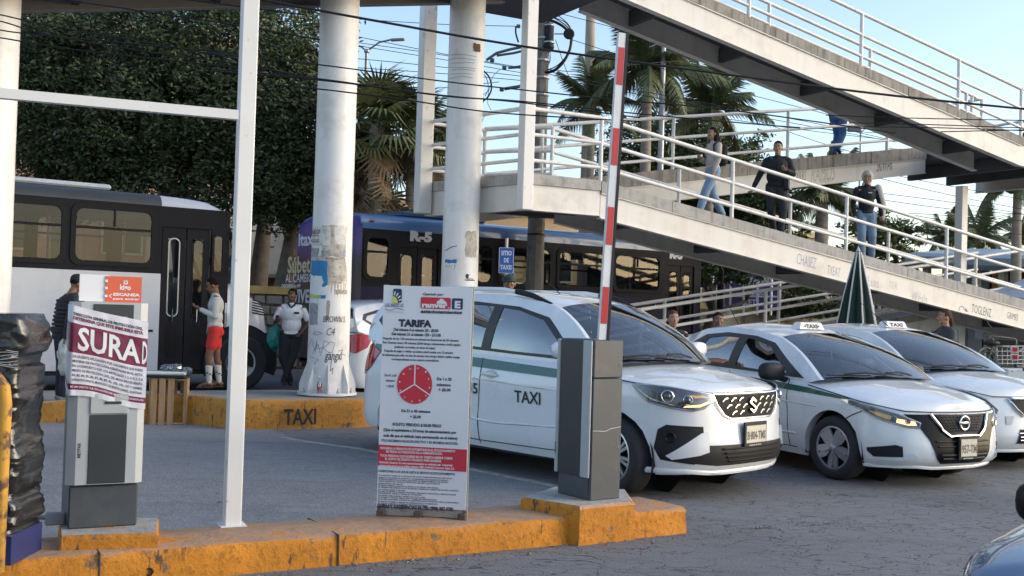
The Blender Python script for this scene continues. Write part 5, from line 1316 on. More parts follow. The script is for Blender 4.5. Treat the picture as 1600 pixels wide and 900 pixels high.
   mb.add(top + bot, [(0, 1, 3, 2), (2, 3, 5, 4), (6, 8, 9, 7), (8, 10, 11, 9), (0, 2, 8, 6), (2, 4, 10, 8), (1, 7, 9, 3), (3, 9, 11, 5)]); mb.build('spoke', m, t, local=True, smooth=40)
 def patch(s, name, poly, mat, off=.004, step=.05, par=None, both=True, lab=None, th=0.):
  for sg in ((1, -1) if both else (1,)):
   vs, fs = polyfill(poly, step); mb = MB()
   mb.add([s.S(a * sg if sg > 0 else -a, z, off) for a, z in vs], fs)
   if th:
    n = len(poly); bd = [p for p in poly]
    mb.add([s.S(a * sg, z, off) for a, z in bd] + [s.S(a * sg, z, off - th) for a, z in bd], [(i, (i + 1) % n, n + (i + 1) % n, n + i) for i in range(n)])
   o = mb.build(name, mat, par or s.root, local=True, smooth=60, label=lab)
  return o
 def strip(s, name, pts, w, mat, off=.006, par=None, both=True, fn=None, r=None):
  fn = fn or s.S
  for sg in ((1, -1) if both else (1,)):
   P3 = []
   for (a, z), (b, c) in zip(pts[:-1], pts[1:]):
    k = max(1, int(math.hypot(b - a, c - z) / .05))
    for i in range(k): t = i / k; P3.append(((a + (b - a) * t), z + (c - z) * t))
   P3.append(pts[-1]); mb = MB(); mb.tube([fn(a * sg, z, off) for a, z in P3], w, 6); o = mb.build(name, mat, par or s.root, local=True, smooth=60)
  return o
 def text(s, txt, a0, z0, size, mat=INK, bold=0., fit=None, sgn=1, name='lettering', off=.007, a_dir=-1, zfn=None):
  mb = MB(); addtext(mb, txt, lambda x, y: s.S(a0 + x * a_dir, z0 + y, off), size, bold, fit=fit); return mb.build(name, mat, s.root, local=True, fixn=False)
 def yside(s, x, z, off=0.):
  P_ = s.P; zb = s.it('belt', x) - .01; zr = s.it('roofe', x); k = max(0, min(1.0, (z - zb) / max(.05, zr - zb)))
  yb = s.W2 * .955 - .035 if False else s.halfw(zb) - .03; yt = s.it('roofw', x)
  y = yb + (yt - yb) * k + .035 * math.sin(math.pi * k); return y + off
 def cabin(s):
  P_ = s.P; dlo = P_['dlo']; mb = MB()
  wc = P_.get('wsc', .28); (b0, t0), (b1_, t1_) = P_['ws'], P_['rs']; E0, E1 = s.it('roofe', t0), s.it('roofe', t1_); zb0 = P_['wsz'] - .03; sil = []
  for k in range(9):
   v = k / 8; sn = math.sin(math.pi * v); sil.append((b0 - wc + (t0 - b0 + wc) * v + .03 * sn, zb0 + (E0 - zb0) * v + .035 * sn))
  for k in range(1, 12): x = t0 + (t1_ - t0) * k / 12; sil.append((x, s.it('roofe', x)))
  for k in range(9):
   v = 1 - k / 8; sn = math.sin(math.pi * v); sil.append((b1_ + .10 + (t1_ - b1_ - .10) * v - .03 * sn, P_['rsz'] + (E1 - P_['rsz']) * v + .03 * sn))
  for k in range(1, 12):
   x = b1_ + .10 + (b0 - wc - b1_ - .10) * k / 12; sil.append((x, s.it('belt', x) - .02))
  inset = lambda poly, d: poly
  for sg in (-1, 1):
   vs, fs = [], []
   m = len(sil); hole = dlo
   pts = []
   def dens(poly):
    out = []
    for i in range(len(poly)):
     a, b = Vector(poly[i]), Vector(poly[(i + 1) % len(poly)]); k = max(1, int((b - a).length / .07))
     for j in range(k): out.append(a.lerp(b, j / k))
    return out
   a, b = dens(sil), dens(hole); na, nb2 = len(a), len(b)
   r = geometry.delaunay_2d_cdt(a + b, [], [list(range(na)), list(range(na, na + nb2))], 1, 1e-6)
   V2 = [(v[0], v[1]) for v in r[0]]
   F2 = [f for f in r[2] if not inpoly((sum(V2[i][0] for i in f) / 3, sum(V2[i][1] for i in f) / 3), hole)]
   mb.add([Vector((x, sg * s.yside(x, z), z)) for x, z in V2], F2)
  xw0, xw1 = P_['ws']      # (base x centre, top x)
  nn = 8
  def rowat(x, zc, ze, ye): return [Vector((x - P_.get('wsb', .14) * 0, ye * k / nn, zc + (ze - zc) * (abs(k) / nn) ** 2.4)) for k in range(-nn, nn + 1)]
  rows = []; xr0, xr1 = xw1, P_['rs'][1]
  nr = 12
  for i in range(nr + 1):
   x = xr0 + (xr1 - xr0) * i / nr; ze = s.it('roofe', x); rows.append(rowat(x, s.it('roofc', x), ze, s.it('roofw', x)))
  m = 2 * nn + 1; o = len(mb.v); mb.v += [p for r_ in rows for p in r_]
  for i in range(nr):
   for k in range(m - 1): mb.f.append((o + i * m + k, o + (i + 1) * m + k, o + (i + 1) * m + k + 1, o + i * m + k + 1)); mb.mi.append(0)
  def screen(base, top, zb, ztp, curve, side):
   """returns function (u in -1..1, v 0..1) -> point"""
   def f(u, v, off=0):
    xb = base - curve * abs(u) ** 2.2 * side; xt = top - curve * .0 * abs(u) ** 2.2 * side
    x = xb + (xt - xb) * v
    zB = zb(u); zT = s.it('roofc', top) + (s.it('roofe', top) - s.it('roofc', top)) * abs(u) ** 2.4
    z = zB + (zT - zB) * v + .035 * math.sin(math.pi * v)
    x += side * .03 * math.sin(math.pi * v)
    xe = base - curve * side + (top - base + curve * side) * v + side * .03 * math.sin(math.pi * v); zE = zb(1) + (s.it('roofe', top) - zb(1)) * v + .035 * math.sin(math.pi * v)
    ye = s.yside(xe, min(zE, s.it('roofe', xe)))
    return Vector((x + side * off * .7, ye * u, z + off * .7))
   return f
  fw = screen(xw0, xw1, lambda u: P_['wsz'] - .03 * abs(u) ** 2, None, P_.get('wsc', .28), 1)
  s.fw = fw
  def grid(f, us, vsx, skip, name, mat, off=0, par=None):
   b = MB(); idx = {}
   for i, u in enumerate(us):
    for j, v in enumerate(vsx): b.v.append(f(u, v, off))
   q = len(vsx)
   for i in range(len(us) - 1):
    for j in range(q - 1):
     if skip((us[i] + us[i + 1]) / 2, (vsx[j] + vsx[j + 1]) / 2): continue
     b.f.append((i * q + j, (i + 1) * q + j, (i + 1) * q + j + 1, i * q + j + 1)); b.mi.append(0)
   return b
  us = [-1, -.955, -.93] + [-.9 + .15 * k for k in range(13)] + [.93, .955, 1]; vv = [0, .02, .05, .12, .25, .4, .55, .7, .82, .9, .95, .985, 1]
  glass = lambda u, v: abs(u) < .93 and .02 < v < .985
  border = lambda u, v: .93 < abs(u) < .955 or v < .02 or v > .985
  g = grid(fw, us, vv, lambda u, v: not (glass(u, v) or (abs(u) < .955 and v > .05)), 'w', None)
  gl = grid(fw, us, vv, lambda u, v: not (abs(u) < .955 and v > .0), 'w', None); gl.build('windscreen', WGLASS, s.root, local=True, smooth=179, fixn=False)
  fr = grid(fw, us, vv, lambda u, v: abs(u) < .955, 'w', None)
  mb.add(fr.v, fr.f)
  bb = grid(fw, us, vv, lambda u, v: not (abs(u) < .955 and (abs(u) > .93 or v < .05 or v > .95)), 'w', None, off=-.006); bb.build('windscreen_border', BLACK, s.root, local=True, smooth=179, fixn=False)
  xb, xt = P_['rs']; zrb = P_['rsz']
  def fr2(u, v, off=0):
   x = xb + (xt - xb) * v - .03 * math.sin(math.pi * v) + .10 * (1 - v) * abs(u) ** 2.2
   zT = s.it('roofc', xt) + (s.it('roofe', xt) - s.it('roofc', xt)) * abs(u) ** 2.4
   z = zrb + (zT - zrb) * v + .03 * math.sin(math.pi * v); xe = xb + .10 + (xt - xb - .10) * v - .03 * math.sin(math.pi * v); zE = zrb + (s.it('roofe', xt) - zrb) * v + .03 * math.sin(math.pi * v); ye = s.yside(xe, min(zE, s.it('roofe', xe)))
   return Vector((x - off * .7, ye * u, z + off * .5))
  s.fr2 = fr2
  g2 = grid(fr2, us, vv, lambda u, v: not (abs(u) < .93 and .12 < v < .9), 'r', None); g2.build('rear_window', CGLASS, s.root, local=True, smooth=179, fixn=False)
  f3 = grid(fr2, us, vv, lambda u, v: (abs(u) < .93 and .12 < v < .9), 'r', None); mb.add(f3.v, f3.f)
  mb.build('roof', s.paint, s.root, local=True, smooth=40, merge=.002)
  for sg in (-1, 1):
   for poly in P_['panes']:
    vs, fs = polyfill(poly, .07); b = MB(); b.add([Vector((x, sg * s.yside(x, z, -.004), z)) for x, z in vs], fs); b.build('side_window', CGLASS, s.root, local=True, smooth=179, fixn=False)
   dens = []
   polys = [P_['dlo']] + P_['panes']; pts = []; fcs = []
   for poly in polys:
    st_ = len(pts)
    for i in range(len(poly)):
     a, b_ = Vector(poly[i]), Vector(poly[(i + 1) % len(poly)]); k = max(1, int((b_ - a).length / .07))
     for j in range(k): pts.append(a.lerp(b_, j / k))
    fcs.append(list(range(st_, len(pts))))
   r = geometry.delaunay_2d_cdt(pts, [], fcs, 1, 1e-6); V2 = [(v[0], v[1]) for v in r[0]]
   F2 = [f for f in r[2] if not any(inpoly((sum(V2[i][0] for i in f) / 3, sum(V2[i][1] for i in f) / 3), pl) for pl in P_['panes'])]
   b = MB(); b.add([Vector((x, sg * s.yside(x, z, .002), z)) for x, z in V2], F2); b.build('window_surround', pm('satin_black_trim', (.035, .036, .037), .45, var=.1), s.root, local=True, fixn=False, smooth=179)
  mb = MB(); zf = .45
  mb.box((P_['ws'][0] - .50, 0, P_['wsz'] - .13), (.62, P_['W'] - .42, .16), ch=.05); mb.box((P_['ws'][0] - .62, -.36 * -1, P_['wsz'] - .03), (.25, .34, .10), ch=.04)
  mb.build('dashboard', pm('dark_dash', (.035, .035, .038), .7), s.root, local=True)
  mb = MB(); c = Vector((P_['ws'][0] - .92, .36, P_['wsz'] - .12)); mb.tube([c + Vector((.06 * math.sin(a), .18 * math.cos(a), .17 * math.sin(a))) for a in np.linspace(0, 2 * math.pi, 19)], .014, 6); mb.build('steering_wheel', BLACK, s.root, local=True, smooth=60)
  for xx in P_['seats']:
   for yy in (-.36, .36):
    mb = MB(); M = Matrix.Rotation(rad(-14), 3, 'Y'); mb.box((xx, yy, .80), (.16, .46, .62), M, ch=.05); mb.box((xx - .10, yy, 1.20), (.10, .26, .18), M, ch=.04); mb.box((xx + .28, yy, .52), (.5, .46, .14), ch=.04); mb.build('seat', pm('grey_seat_cloth', (.07, .07, .075), .9, var=.2, vs=10), s.root, local=True)
 def mirror(s, x, z, mat, sg=-1, arm=.10, size=(.13, .20, .13), low=False):
  y0 = s.yside(x, z) if not low else s.halfw(z); mb = MB(); c = Vector((x, sg * (y0 + arm + size[1] / 2), z + .03))
  mb.sphere(c, 1, 14, 10, None, (size[0] * .5, size[1] * .58, size[2] * .55))
  for p in mb.v:
   q = [p.x - c.x, p.y - c.y, p.z - c.z]; hs = (size[0] * .5, size[1] * .58, size[2] * .55)
   for k_ in range(3): q[k_] = math.copysign(abs(q[k_] / hs[k_]) ** .72 * hs[k_], q[k_])
   p.x, p.y, p.z = max(c.x + q[0], c.x - size[0] * .28), c.y + q[1], c.z + q[2]
  o = mb.build('wing_mirror', mat, s.root, local=True, smooth=50)
  mb = MB(); mb.tube([Vector((x + .02, sg * (y0 - .01), z - .07)), Vector((x, sg * (y0 + arm * .8), z - .045)), c - Vector((0, 0, .03))], [.035, .03, .04], 8); mb.build('arm', BLACK, o, local=True, smooth=60)
  mb = MB(); mb.add([c + Vector((-size[0] * .30, size[1] * .5 * math.cos(a), size[2] * .46 * math.sin(a))) for a in np.linspace(0, 2 * math.pi, 17)[:-1]], [tuple(range(16))]); mb.build('glass', CHROME, o, local=True)
 def wiper(s, u0, v0, u1, v1):
  f = s.fw; mb = MB(); a, b = f(u0, v0, .02), f(u1, v1, .03); mb.tube([a, a.lerp(b, .5) + Vector((.01, 0, .02)), b], .010, 6); mb.tube([f(u1 - (u1 - u0) * .6, v1 - .03, .022), f(u1 + (u1 - u0) * .35, v1 + .005, .022)], .007, 5); mb.build('wiper', BLACK, s.root, local=True, smooth=60)
 def plate(s, z, h, w, mat, txt, off=.03, a=0, tail=False, sub=None):
  x = s.noseX(z) + off if not tail else s.tailX(z) - off; sg = 1 if not tail else -1
  mb = MB(); mb.box((x, 0, z), (.018, w + .03, h + .05), ch=.004); f = mb.build('plate_frame', BLACK, s.root, local=True)
  mb = MB(); mb.box((x + .011 * sg, 0, z), (.006, w - .01, h - .01)); pl = mb.build('plate', PLATEM, f, local=True)
  fn = lambda X, Y: Vector((x + .0155 * sg, -w / 2 * -sg * -1 + 0, z))
  mb = MB(); addtext(mb, txt, lambda X, Y: Vector((x + .0155 * sg, (-w * .45 + X) * sg, z - h * .28 + Y)), h * .62, .003, fit=w * .9); mb.build('plate_text', pm('brown_plate_ink', (.12, .10, .08), .6), pl, local=True, fixn=False)
  if sub:
   mb = MB(); addtext(mb, sub, lambda X, Y: Vector((x + .0105 * sg, (-w * .32 + X) * sg, z - h * .5 - .020 + Y)), .016, .0005, fit=w * .6); addtext(mb, 'PLAYA DEL', lambda X, Y: Vector((x + .0105 * sg, (-w * .2 + X) * sg, z + h * .5 + .003 + Y)), .014, .0005, fit=w * .4) if 0 else None
   mb.build('frame_text', WT, f, local=True, fixn=False)
 def taxisign(s, x, txt='TAXI'):
  z = s.it('roofc', x); mb = MB(); M = Matrix.Translation((x, 0, z - .005))
  pr = [(-.075, 0), (-.055, .065), (-.04, .078), (.04, .078), (.055, .065), (.075, 0)]
  vs = [M @ Vector((a, y * (1 - .25 * b / .1), b)) for y in (-.18, .18) for a, b in pr]; mb.add(vs, [tuple(range(6)), tuple(range(6, 12))[::-1]] + [(i, (i + 1) % 6, 6 + (i + 1) % 6, 6 + i) for i in range(6)])
  o = mb.build('roof_sign', pm('white_sign_plastic', (.75, .75, .73), .4), s.root, local=True)
  mb = MB(); addtext(mb, txt, lambda X, Y: M @ Vector((.078 - (.014 + Y) * .31, -.11 + X, .014 + Y)), .058, .003, fit=.22); mb.build('lettering', INK, o, local=True, fixn=False)
  mb = MB(); addtext(mb, txt, lambda X, Y: M @ Vector((-.078 + (.014 + Y) * .31, .11 - X, .014 + Y)), .058, .003, fit=.22); mb.build('lettering', INK, o, local=True, fixn=False)
def hood1(s, t):
 k = t ** 2.2; return .865 + .07 * k
P1 = dict(W=1.74, nose=.80, tail=-3.60, wb=2.74, wr=.315, rim=.205, ar=.385, xf=.12, xr=-3.15, fn=2.7, rn=3.2, wheel='alloy', steer=rad(-14),
 secprof=[(.20, .93), (.30, .975), (.42, .995), (.55, .985), (.68, .992), (.80, 1.0), (.92, .985), (1.02, .955), (1.12, .93)],
 noseprof=[(.20, -.10), (.28, -.02), (.38, 0), (.50, -.015), (.66, -.03), (.84, -.05), (.92, -.10)], tailprof=[(.22, -.05), (.35, 0), (.55, .01), (.75, -.03), (1.1, -.08)],
 sill=[(.8, .22), (.45, .20), (-2.3, .22), (-3.6, .26)], belt=[(.12, .935), (-.25, .995), (-.6, 1.03), (-2.0, 1.08), (-3.2, 1.13), (-3.6, 1.13)],
 hoodz=hood1, hoodc=[(.8, .865), (.6, .935), (.3, 1.0), (0, 1.045), (-.4, 1.08)], cowl=-.30, deckx=-3.35, bootc=[(-3.3, 1.13), (-3.6, 1.13)],
 roofe=[(-.8, 1.50), (-1.05, 1.565), (-1.5, 1.62), (-2.3, 1.635), (-3.0, 1.60), (-3.45, 1.52)], roofc=[(-.8, 1.56), (-1.05, 1.62), (-1.5, 1.675), (-2.3, 1.695), (-3.0, 1.665), (-3.45, 1.58)],
 roofw=[(-.7, .60), (-1.2, .635), (-2.5, .62), (-3.45, .585)], ws=(-.02, -.86), wsz=1.075, wsc=.17, rs=(-3.52, -3.40), rsz=1.14,
 sil=[(-.30, .955), (-.38, 1.02), (-.86, 1.50), (-1.1, 1.555), (-1.5, 1.598), (-2.3, 1.608), (-3.0, 1.568), (-3.40, 1.50), (-3.50, 1.08), (-3.2, 1.075), (-2.0, 1.02), (-.6, .975)],
 dlo=[(-.44, 1.06), (-.92, 1.43), (-1.3, 1.52), (-1.9, 1.56), (-2.5, 1.555), (-3.0, 1.51), (-3.28, 1.43), (-3.32, 1.34), (-3.1, 1.21), (-2.8, 1.145), (-2.0, 1.115), (-1.2, 1.085)],
 panes=[[(-.58, 1.095), (-.97, 1.405), (-1.28, 1.485), (-1.50, 1.51), (-1.56, 1.125), (-1.2, 1.11)], [(-1.68, 1.13), (-1.62, 1.52), (-2.0, 1.535), (-2.38, 1.525), (-2.50, 1.155)], [(-2.62, 1.165), (-2.50, 1.52), (-2.95, 1.48), (-3.22, 1.405), (-3.26, 1.345), (-3.05, 1.24), (-2.8, 1.175)]],
 seats=[-1.35, -2.2])
c1 = Car('white people-carrier taxi with a hexagon-studded chrome grille, nearest of the taxis', (1.545, 10.06), -.785, P1); c1.cabin(); c1.root.scale = (1.05, 1.05, 1.05)
HW = c1.S
A1 = lambda x: next(c1.atab[0][i] for i, t in enumerate(c1.atab[1]) if t >= 1) + (P1['xf'] - x)
STUD = pm('satin_chrome', (.42, .43, .44), .28, 1.0, var=.05)
GRB = pm('grille_black', (.010, .010, .011), .6, var=.2, spec=.15)
def slab(car, name, poly, mat, off, par=None, th=.02, both=False, step=.05): return car.patch(name, poly, mat, off, step, par, both, None, th)
gp1 = [(-.46, .845), (.46, .845), (.43, .775), (.36, .695), (.30, .665), (-.30, .665), (-.36, .695), (-.43, .775)]
gr = slab(c1, 'upper_grille', gp1, GRB, .008)
c1.strip('grille_surround', [(-.47, .852), (-.44, .775), (-.37, .687), (-.30, .657), (.30, .657), (.37, .687), (.44, .775), (.47, .852)], .006, CHROME, .014, both=False, par=gr)
c1.strip('grille_bar', [(-.47, .856), (.47, .856)], .008, CHROME, .016, both=False, par=gr)
for j, zz in enumerate((.812, .758, .705)):
 hw = (.40, .36, .30)[j]; n = (8, 7, 6)[j]
 for i in range(n):
  a = -hw + 2 * hw * (i + .5) / n
  if abs(a) < .075: continue
  d_ = 1 if a < 0 else 1; q = [(a - .034, zz + .016), (a - .004, zz + .014), (a + .030, zz - .012), (a + .026, zz - .019), (a - .006, zz + .003), (a - .034, zz + .007)]
  mb = MB(); mb.add([c1.S(x, z, .016) for x, z in q] + [c1.S(x, z, .006) for x, z in q], [tuple(range(6))] + [(k, (k + 1) % 6, 6 + (k + 1) % 6, 6 + k) for k in range(6)]); mb.build('grille_stud', STUD, gr, local=True)
em = [(x * .8, z * .8) for x, z in [(0, .085), (.06, .045), (.045, .03), (.0, .055), (-.03, .035), (.055, -.025), (.055, -.035), (0, -.08), (-.06, -.04), (-.045, -.028), (0, -.052), (.03, -.032), (-.055, .028), (-.055, .042)]]
mb = MB(); mb.add([c1.S(-x, .758 + z, .030) for x, z in em] + [c1.S(-x, .758 + z, .014) for x, z in em], [tuple(range(14))] + [(k, (k + 1) % 14, 14 + (k + 1) % 14, 14 + k) for k in range(14)]); mb.build('emblem', CHROME, gr, local=True)
hl = [(.47, .855), (.47, .80), (.56, .745), (.66, .725), (.84, .745), (1.02, .785), (1.16, .875), (1.20, .915), (1.02, .92), (.80, .905), (.60, .875)]
def headlight(car, poly, bowls, glow=None, trimw=.007):
 for sg in (1, -1):
  pl = [(a * sg, z) for a, z in poly]; mb = MB(); vs, fs = polyfill(pl, .04); mb.add([car.S(a, z, .004) for a, z in vs], fs); h = mb.build('headlight', LAMPIN, car.root, local=True, smooth=60)
  for (a, z, r_, m_) in bowls:
   mb = MB(); c = car.S(a * sg, z, .012); nrm = (car.S(a * sg, z, .05) - c).normalized(); M = Matrix.Translation(c) @ nrm.to_track_quat('Z', 'Y').to_matrix().to_4x4(); mb.lathe([(r_ * .25, -.006), (r_ * .5, -.004), (r_ * .72, .006), (r_ * .9, .012), (r_, .004)], 20, M, cap=False); mb.build('bowl', m_, h, local=True, smooth=60)
   mb = MB(); mb.sphere(c + nrm * .002, r_ * .5, 12, 8); mb.build('lens', pm('smoked_lens', (.05, .055, .06), .05, var=.2, coat=1), h, local=True, smooth=179)
  for g_ in (glow or []):
   mb = MB(); vs, fs = polyfill([(a * sg, z) for a, z in g_[0]], .05); mb.add([car.S(a, z, .010) for a, z in vs], fs); mb.build('reflector', g_[1], h, local=True, smooth=60)
  pts = [(a * sg, z) for a, z in poly] + [(poly[0][0] * sg, poly[0][1])]
  car.strip('lamp_trim', pts, trimw, SILVER, .006, h, False)
  mb = MB(); vs, fs = polyfill(pl, .05); mb.add([car.S(a, z, .020) for a, z in vs], fs); mb.build('cover', LGLASS, h, local=True, smooth=179, fixn=False)
headlight(c1, hl, [(.86, .835, .052, CHROME), (.70, .81, .04, CHROME)], [([(.50, .79), (.60, .755), (.74, .75), (.72, .765), (.60, .775), (.52, .80)], LAMPREFL), ([(.76, .755), (.98, .795), (1.10, .87), (1.13, .89), (1.02, .825), (.80, .765)], CHROME), ([(.52, .83), (.64, .825), (.68, .85), (.56, .845)], AMBER)])
low = [(-.52, .45), (.52, .45), (.60, .36), (.70, .31), (.45, .285), (-.45, .285), (-.70, .31), (-.60, .36)]
lo_ = slab(c1, 'lower_grille', low, BLACK, .006)
for k in range(4):
 c1.strip('slat', [(-.40 + .02 * k, 0.42 - .033 * k), (.40 - .02 * k, 0.42 - .033 * k)], .008, GRB, .014, lo_, False)
pk = [(.52, .40), (.60, .455), (.60, .30), (.72, .28), (.98, .30), (1.04, .36), (1.03, .50), (.98, .535), (.72, .545), (.56, .53), (.56, .51), (.74, .50), (.80, .475), (.80, .42), (.70, .40), (.60, .33)]
pk = [(.58, .60), (.88, .61), (.95, .57), (.98, .42), (.93, .33), (.66, .30), (.58, .345)]
c1.patch('fog_lamp_pocket', pk, BLACK, .006, .05, th=.015)
mb = MB()
for sg in (1, -1):
 c = c1.S(.85 * sg, .51, .012); nrm = (c1.S(.85 * sg, .51, .06) - c).normalized(); M = Matrix.Translation(c) @ nrm.to_track_quat('Z', 'Y').to_matrix().to_4x4(); mb = MB(); mb.lathe([(0, -.004), (.03, -.002), (.038, .006), (.045, .0)], 18, M); mb.build('fog_lamp', BLACKG, c1.root, local=True, smooth=60)
 for bl in ([(.54, .40), (.62, .375), (.84, .335), (.89, .365), (.80, .42), (.68, .50), (.60, .55), (.54, .56)],):
  mb = MB(); vs, fs = polyfill([(a * sg, z) for a, z in bl], .05); mb.add([c1.S(a, z, .018) for a, z in vs], fs); n = len(bl); mb.add([c1.S(a * sg, z, .018) for a, z in bl] + [c1.S(a * sg, z, -.005) for a, z in bl], [(k, (k + 1) % n, n + (k + 1) % n, n + k) for k in range(n)]); mb.build('bumper_blade', CARWHITE, c1.root, local=True, smooth=30)
c1.strip('bumper_lip', [(-1.1, .235), (-.72, .245), (-.45, .225), (.45, .225), (.72, .245), (1.1, .235)], .026, CARWHITE, -.004, both=False)
c1.plate(.525, .15, .30, PLATEM, 'B·804-TMS', .025, sub='SUZUKI PLAYA')
c1.strip('bonnet_gap', [(-.47, .862), (.47, .862)], .006, SEAM, .003, both=False)
c1.strip('bonnet_gap', [(.47, .862), (.62, .88), (.85, .912), (1.15, .925), (A1(-.02), .945), (A1(-.30), .99)], .006, SEAM, .002)
a0_ = A1
def stripe(car, A_, pts_top, h, name='green_stripe', cut=()):
 poly = [(A_(x), z) for x, z in pts_top] + [(A_(x), z - hh) for (x, z), hh in zip(reversed(pts_top), reversed(h))]
 car.patch(name, poly, GREENP, .003, .08, both=True)
stripe(c1, A1, [(.02, .925), (-.62, .985), (-1.6, 1.03), (-2.6, 1.07), (-3.25, 1.10)], [.015, .075, .085, .085, .07])
for x, zt_, zb_ in ((-.60, .98, .30), (-1.60, 1.035, .25), (-2.58, 1.08, .60)):
 pts = [(A1(x), zt_), (A1(x - .0), .8), (A1(x + (.03 if x > -1 else -.02)), .5), (A1(x + (.01 if x > -1 else 0)), zb_)]
 c1.strip('door_gap', pts, .005, SEAM, .001)
c1.strip('door_gap', [(A1(-2.58), .72), (A1(-2.42), .58), (A1(-2.32), .42), (A1(-2.28), .26)], .005, SEAM, .001)
c1.strip('sill_line', [(A1(-.5), .285), (A1(-1.6), .275), (A1(-2.3), .29)], .005, SEAM, .001)
c1.strip('crease', [(A1(-.35), .50), (A1(-1.4), .455), (A1(-2.3), .50)], .012, CARWHITE, -.004)
c1.strip('crease', [(A1(-.5), .80), (A1(-1.8), .845), (A1(-3.0), .90)], .010, CARWHITE, -.003)
for x in (-1.48, -2.45):
 for sg in (1, -1):
  c = c1.S(A1(x) * sg, .875, .0); mb = MB(); mb.tube([c1.S(A1(x - .10) * sg, .892, .01), c1.S(A1(x - .06) * sg, .896, .036), c1.S(A1(x + .06) * sg, .892, .036), c1.S(A1(x + .11) * sg, .886, .01)], [.010, .016, .016, .012], 8); mb.build('door_handle', CARWHITE, c1.root, local=True, smooth=60)
  mb = MB(); mb.add([c1.S((A1(x + .02) + .075 * math.cos(k)) * sg, .892 + .04 * math.sin(k), .003) for k in np.linspace(0, 6.28, 17)[:-1]], [tuple(range(16))]); mb.build('handle_recess', pm('recess_grey', (.45, .46, .47), .3, coat=.5), c1.root, local=True)
c1.text('TAXI', A1(-1.14), .665, .15, bold=.002, fit=.32, a_dir=-1); c1.text('35', A1(-1.76), .70, .14, bold=.002, fit=.13)
c1.text('85', A1(-1.96), .70, .14, bold=.002, fit=.13)
c1.patch('tail_light', [(A1(-3.12), 1.02), (A1(-3.22), 1.06), (A1(-3.32), 1.10), (A1(-3.5), 1.05), (A1(-3.62), .84), (A1(-3.40), .78), (A1(-3.25), .86)], REDL, .012, .05, th=.02)
c1.mirror(-.48, 1.13, CARWHITE, 1); c1.mirror(-.48, 1.13, CARWHITE, -1)
for u in ((-.15, .03, -.75, .06), (.35, .03, -.10, .065)): c1.wiper(*u)
for sg in (1, -1):
 f = lambda x, h: Vector((x, sg * (c1.it('roofw', x) - .035), c1.it('roofe', x) + h)); mb = MB(); mb.tube([f(-1.02, .0), f(-1.25, .045), f(-1.6, .055), f(-2.4, .055), f(-3.0, .045), f(-3.25, .0)], [.012, .02, .022, .022, .02, .012], 8); r_ = mb.build('roof_rail', CARWHITE, c1.root, local=True, smooth=60)
 mb = MB(); mb.tube([f(-.98, .004), f(-1.2, .040), f(-1.42, .05)], [.014, .026, .027], 8); mb.build('rail_end', BLACK, r_, local=True, smooth=60)
mb = MB(); mb.tube([(-1.35, -.05, 1.64), (-1.52, -.05, 1.76)], [.006, .003], 5); mb.build('antenna', BLACK, c1.root, local=True)
mb = MB(); f = c1.fw; mb.add([f(.55, .9, -.01), f(.8, .9, -.01), f(.8, .97, -.01), f(.55, .97, -.01)], [(0, 1, 2, 3)]); mb.build('screen_sticker', WT, c1.root, local=True)
pp_ = pm('white_paper', (.72, .72, .71))
mb = MB(); mb.box((-.50, .05, 1.02), (.26, .5, .012), Matrix.Rotation(rad(18), 3, 'Z')); mb.build('paper_on_dash', pp_, c1.root, local=True)
def hood2(s, t):
 k = t ** 2.2; return .735 + .10 * k
P2 = dict(W=1.72, nose=.87, tail=-3.58, wb=2.62, wr=.312, rim=.205, ar=.375, xf=.15, xr=-3.05, fn=2.45, rn=3.0, wheel='hub', steer=rad(4),
 secprof=[(.18, .92), (.28, .97), (.42, .995), (.60, .99), (.75, 1.0), (.86, .985), (.95, .955), (1.05, .93)],
 noseprof=[(.20, -.12), (.26, -.02), (.34, 0), (.48, -.02), (.62, -.045), (.72, -.075), (.80, -.14)], tailprof=[(.22, -.06), (.35, 0), (.6, .0), (.9, -.05), (1.05, -.10)],
 sill=[(.9, .20), (.45, .18), (-2.3, .20), (-3.6, .25)], belt=[(.15, .835), (-.3, .905), (-.7, .935), (-2.0, .975), (-3.0, 1.01), (-3.6, 1.0)],
 hoodz=hood2, hoodc=[(.9, .735), (.7, .82), (.35, .90), (0, .96), (-.45, 1.01)], cowl=-.38, deckx=-2.95, bootc=[(-2.9, 1.05), (-3.3, 1.06), (-3.6, 1.0)],
 roofe=[(-1.05, 1.35), (-1.4, 1.42), (-1.9, 1.45), (-2.4, 1.41), (-2.8, 1.30)], roofc=[(-1.05, 1.405), (-1.4, 1.47), (-1.9, 1.505), (-2.4, 1.465), (-2.8, 1.35)],
 roofw=[(-.9, .57), (-1.5, .595), (-2.3, .575), (-2.9, .55)], ws=(-.06, -1.08), wsz=.985, wsc=.17, rs=(-3.28, -2.62), rsz=1.04,
 sil=[(-.38, .90), (-.46, .955), (-1.08, 1.345), (-1.4, 1.398), (-1.9, 1.418), (-2.4, 1.373), (-2.62, 1.325), (-3.2, 1.03), (-3.0, .99), (-2.0, .955), (-.7, .915)],
 dlo=[(-.46, .955), (-1.10, 1.295), (-1.4, 1.36), (-1.9, 1.385), (-2.3, 1.35), (-2.62, 1.20), (-2.95, 1.035), (-2.6, 1.01), (-2.0, .995), (-1.2, .975)],
 panes=[[(-.74, .995), (-1.14, 1.26), (-1.42, 1.32), (-1.52, 1.33), (-1.58, 1.02), (-1.2, 1.005)], [(-1.72, 1.03), (-1.67, 1.335), (-1.95, 1.34), (-2.22, 1.31), (-2.36, 1.055)], [(-2.42, 1.06), (-2.30, 1.27), (-2.58, 1.175), (-2.80, 1.07)]],
 seats=[-1.45, -2.15])
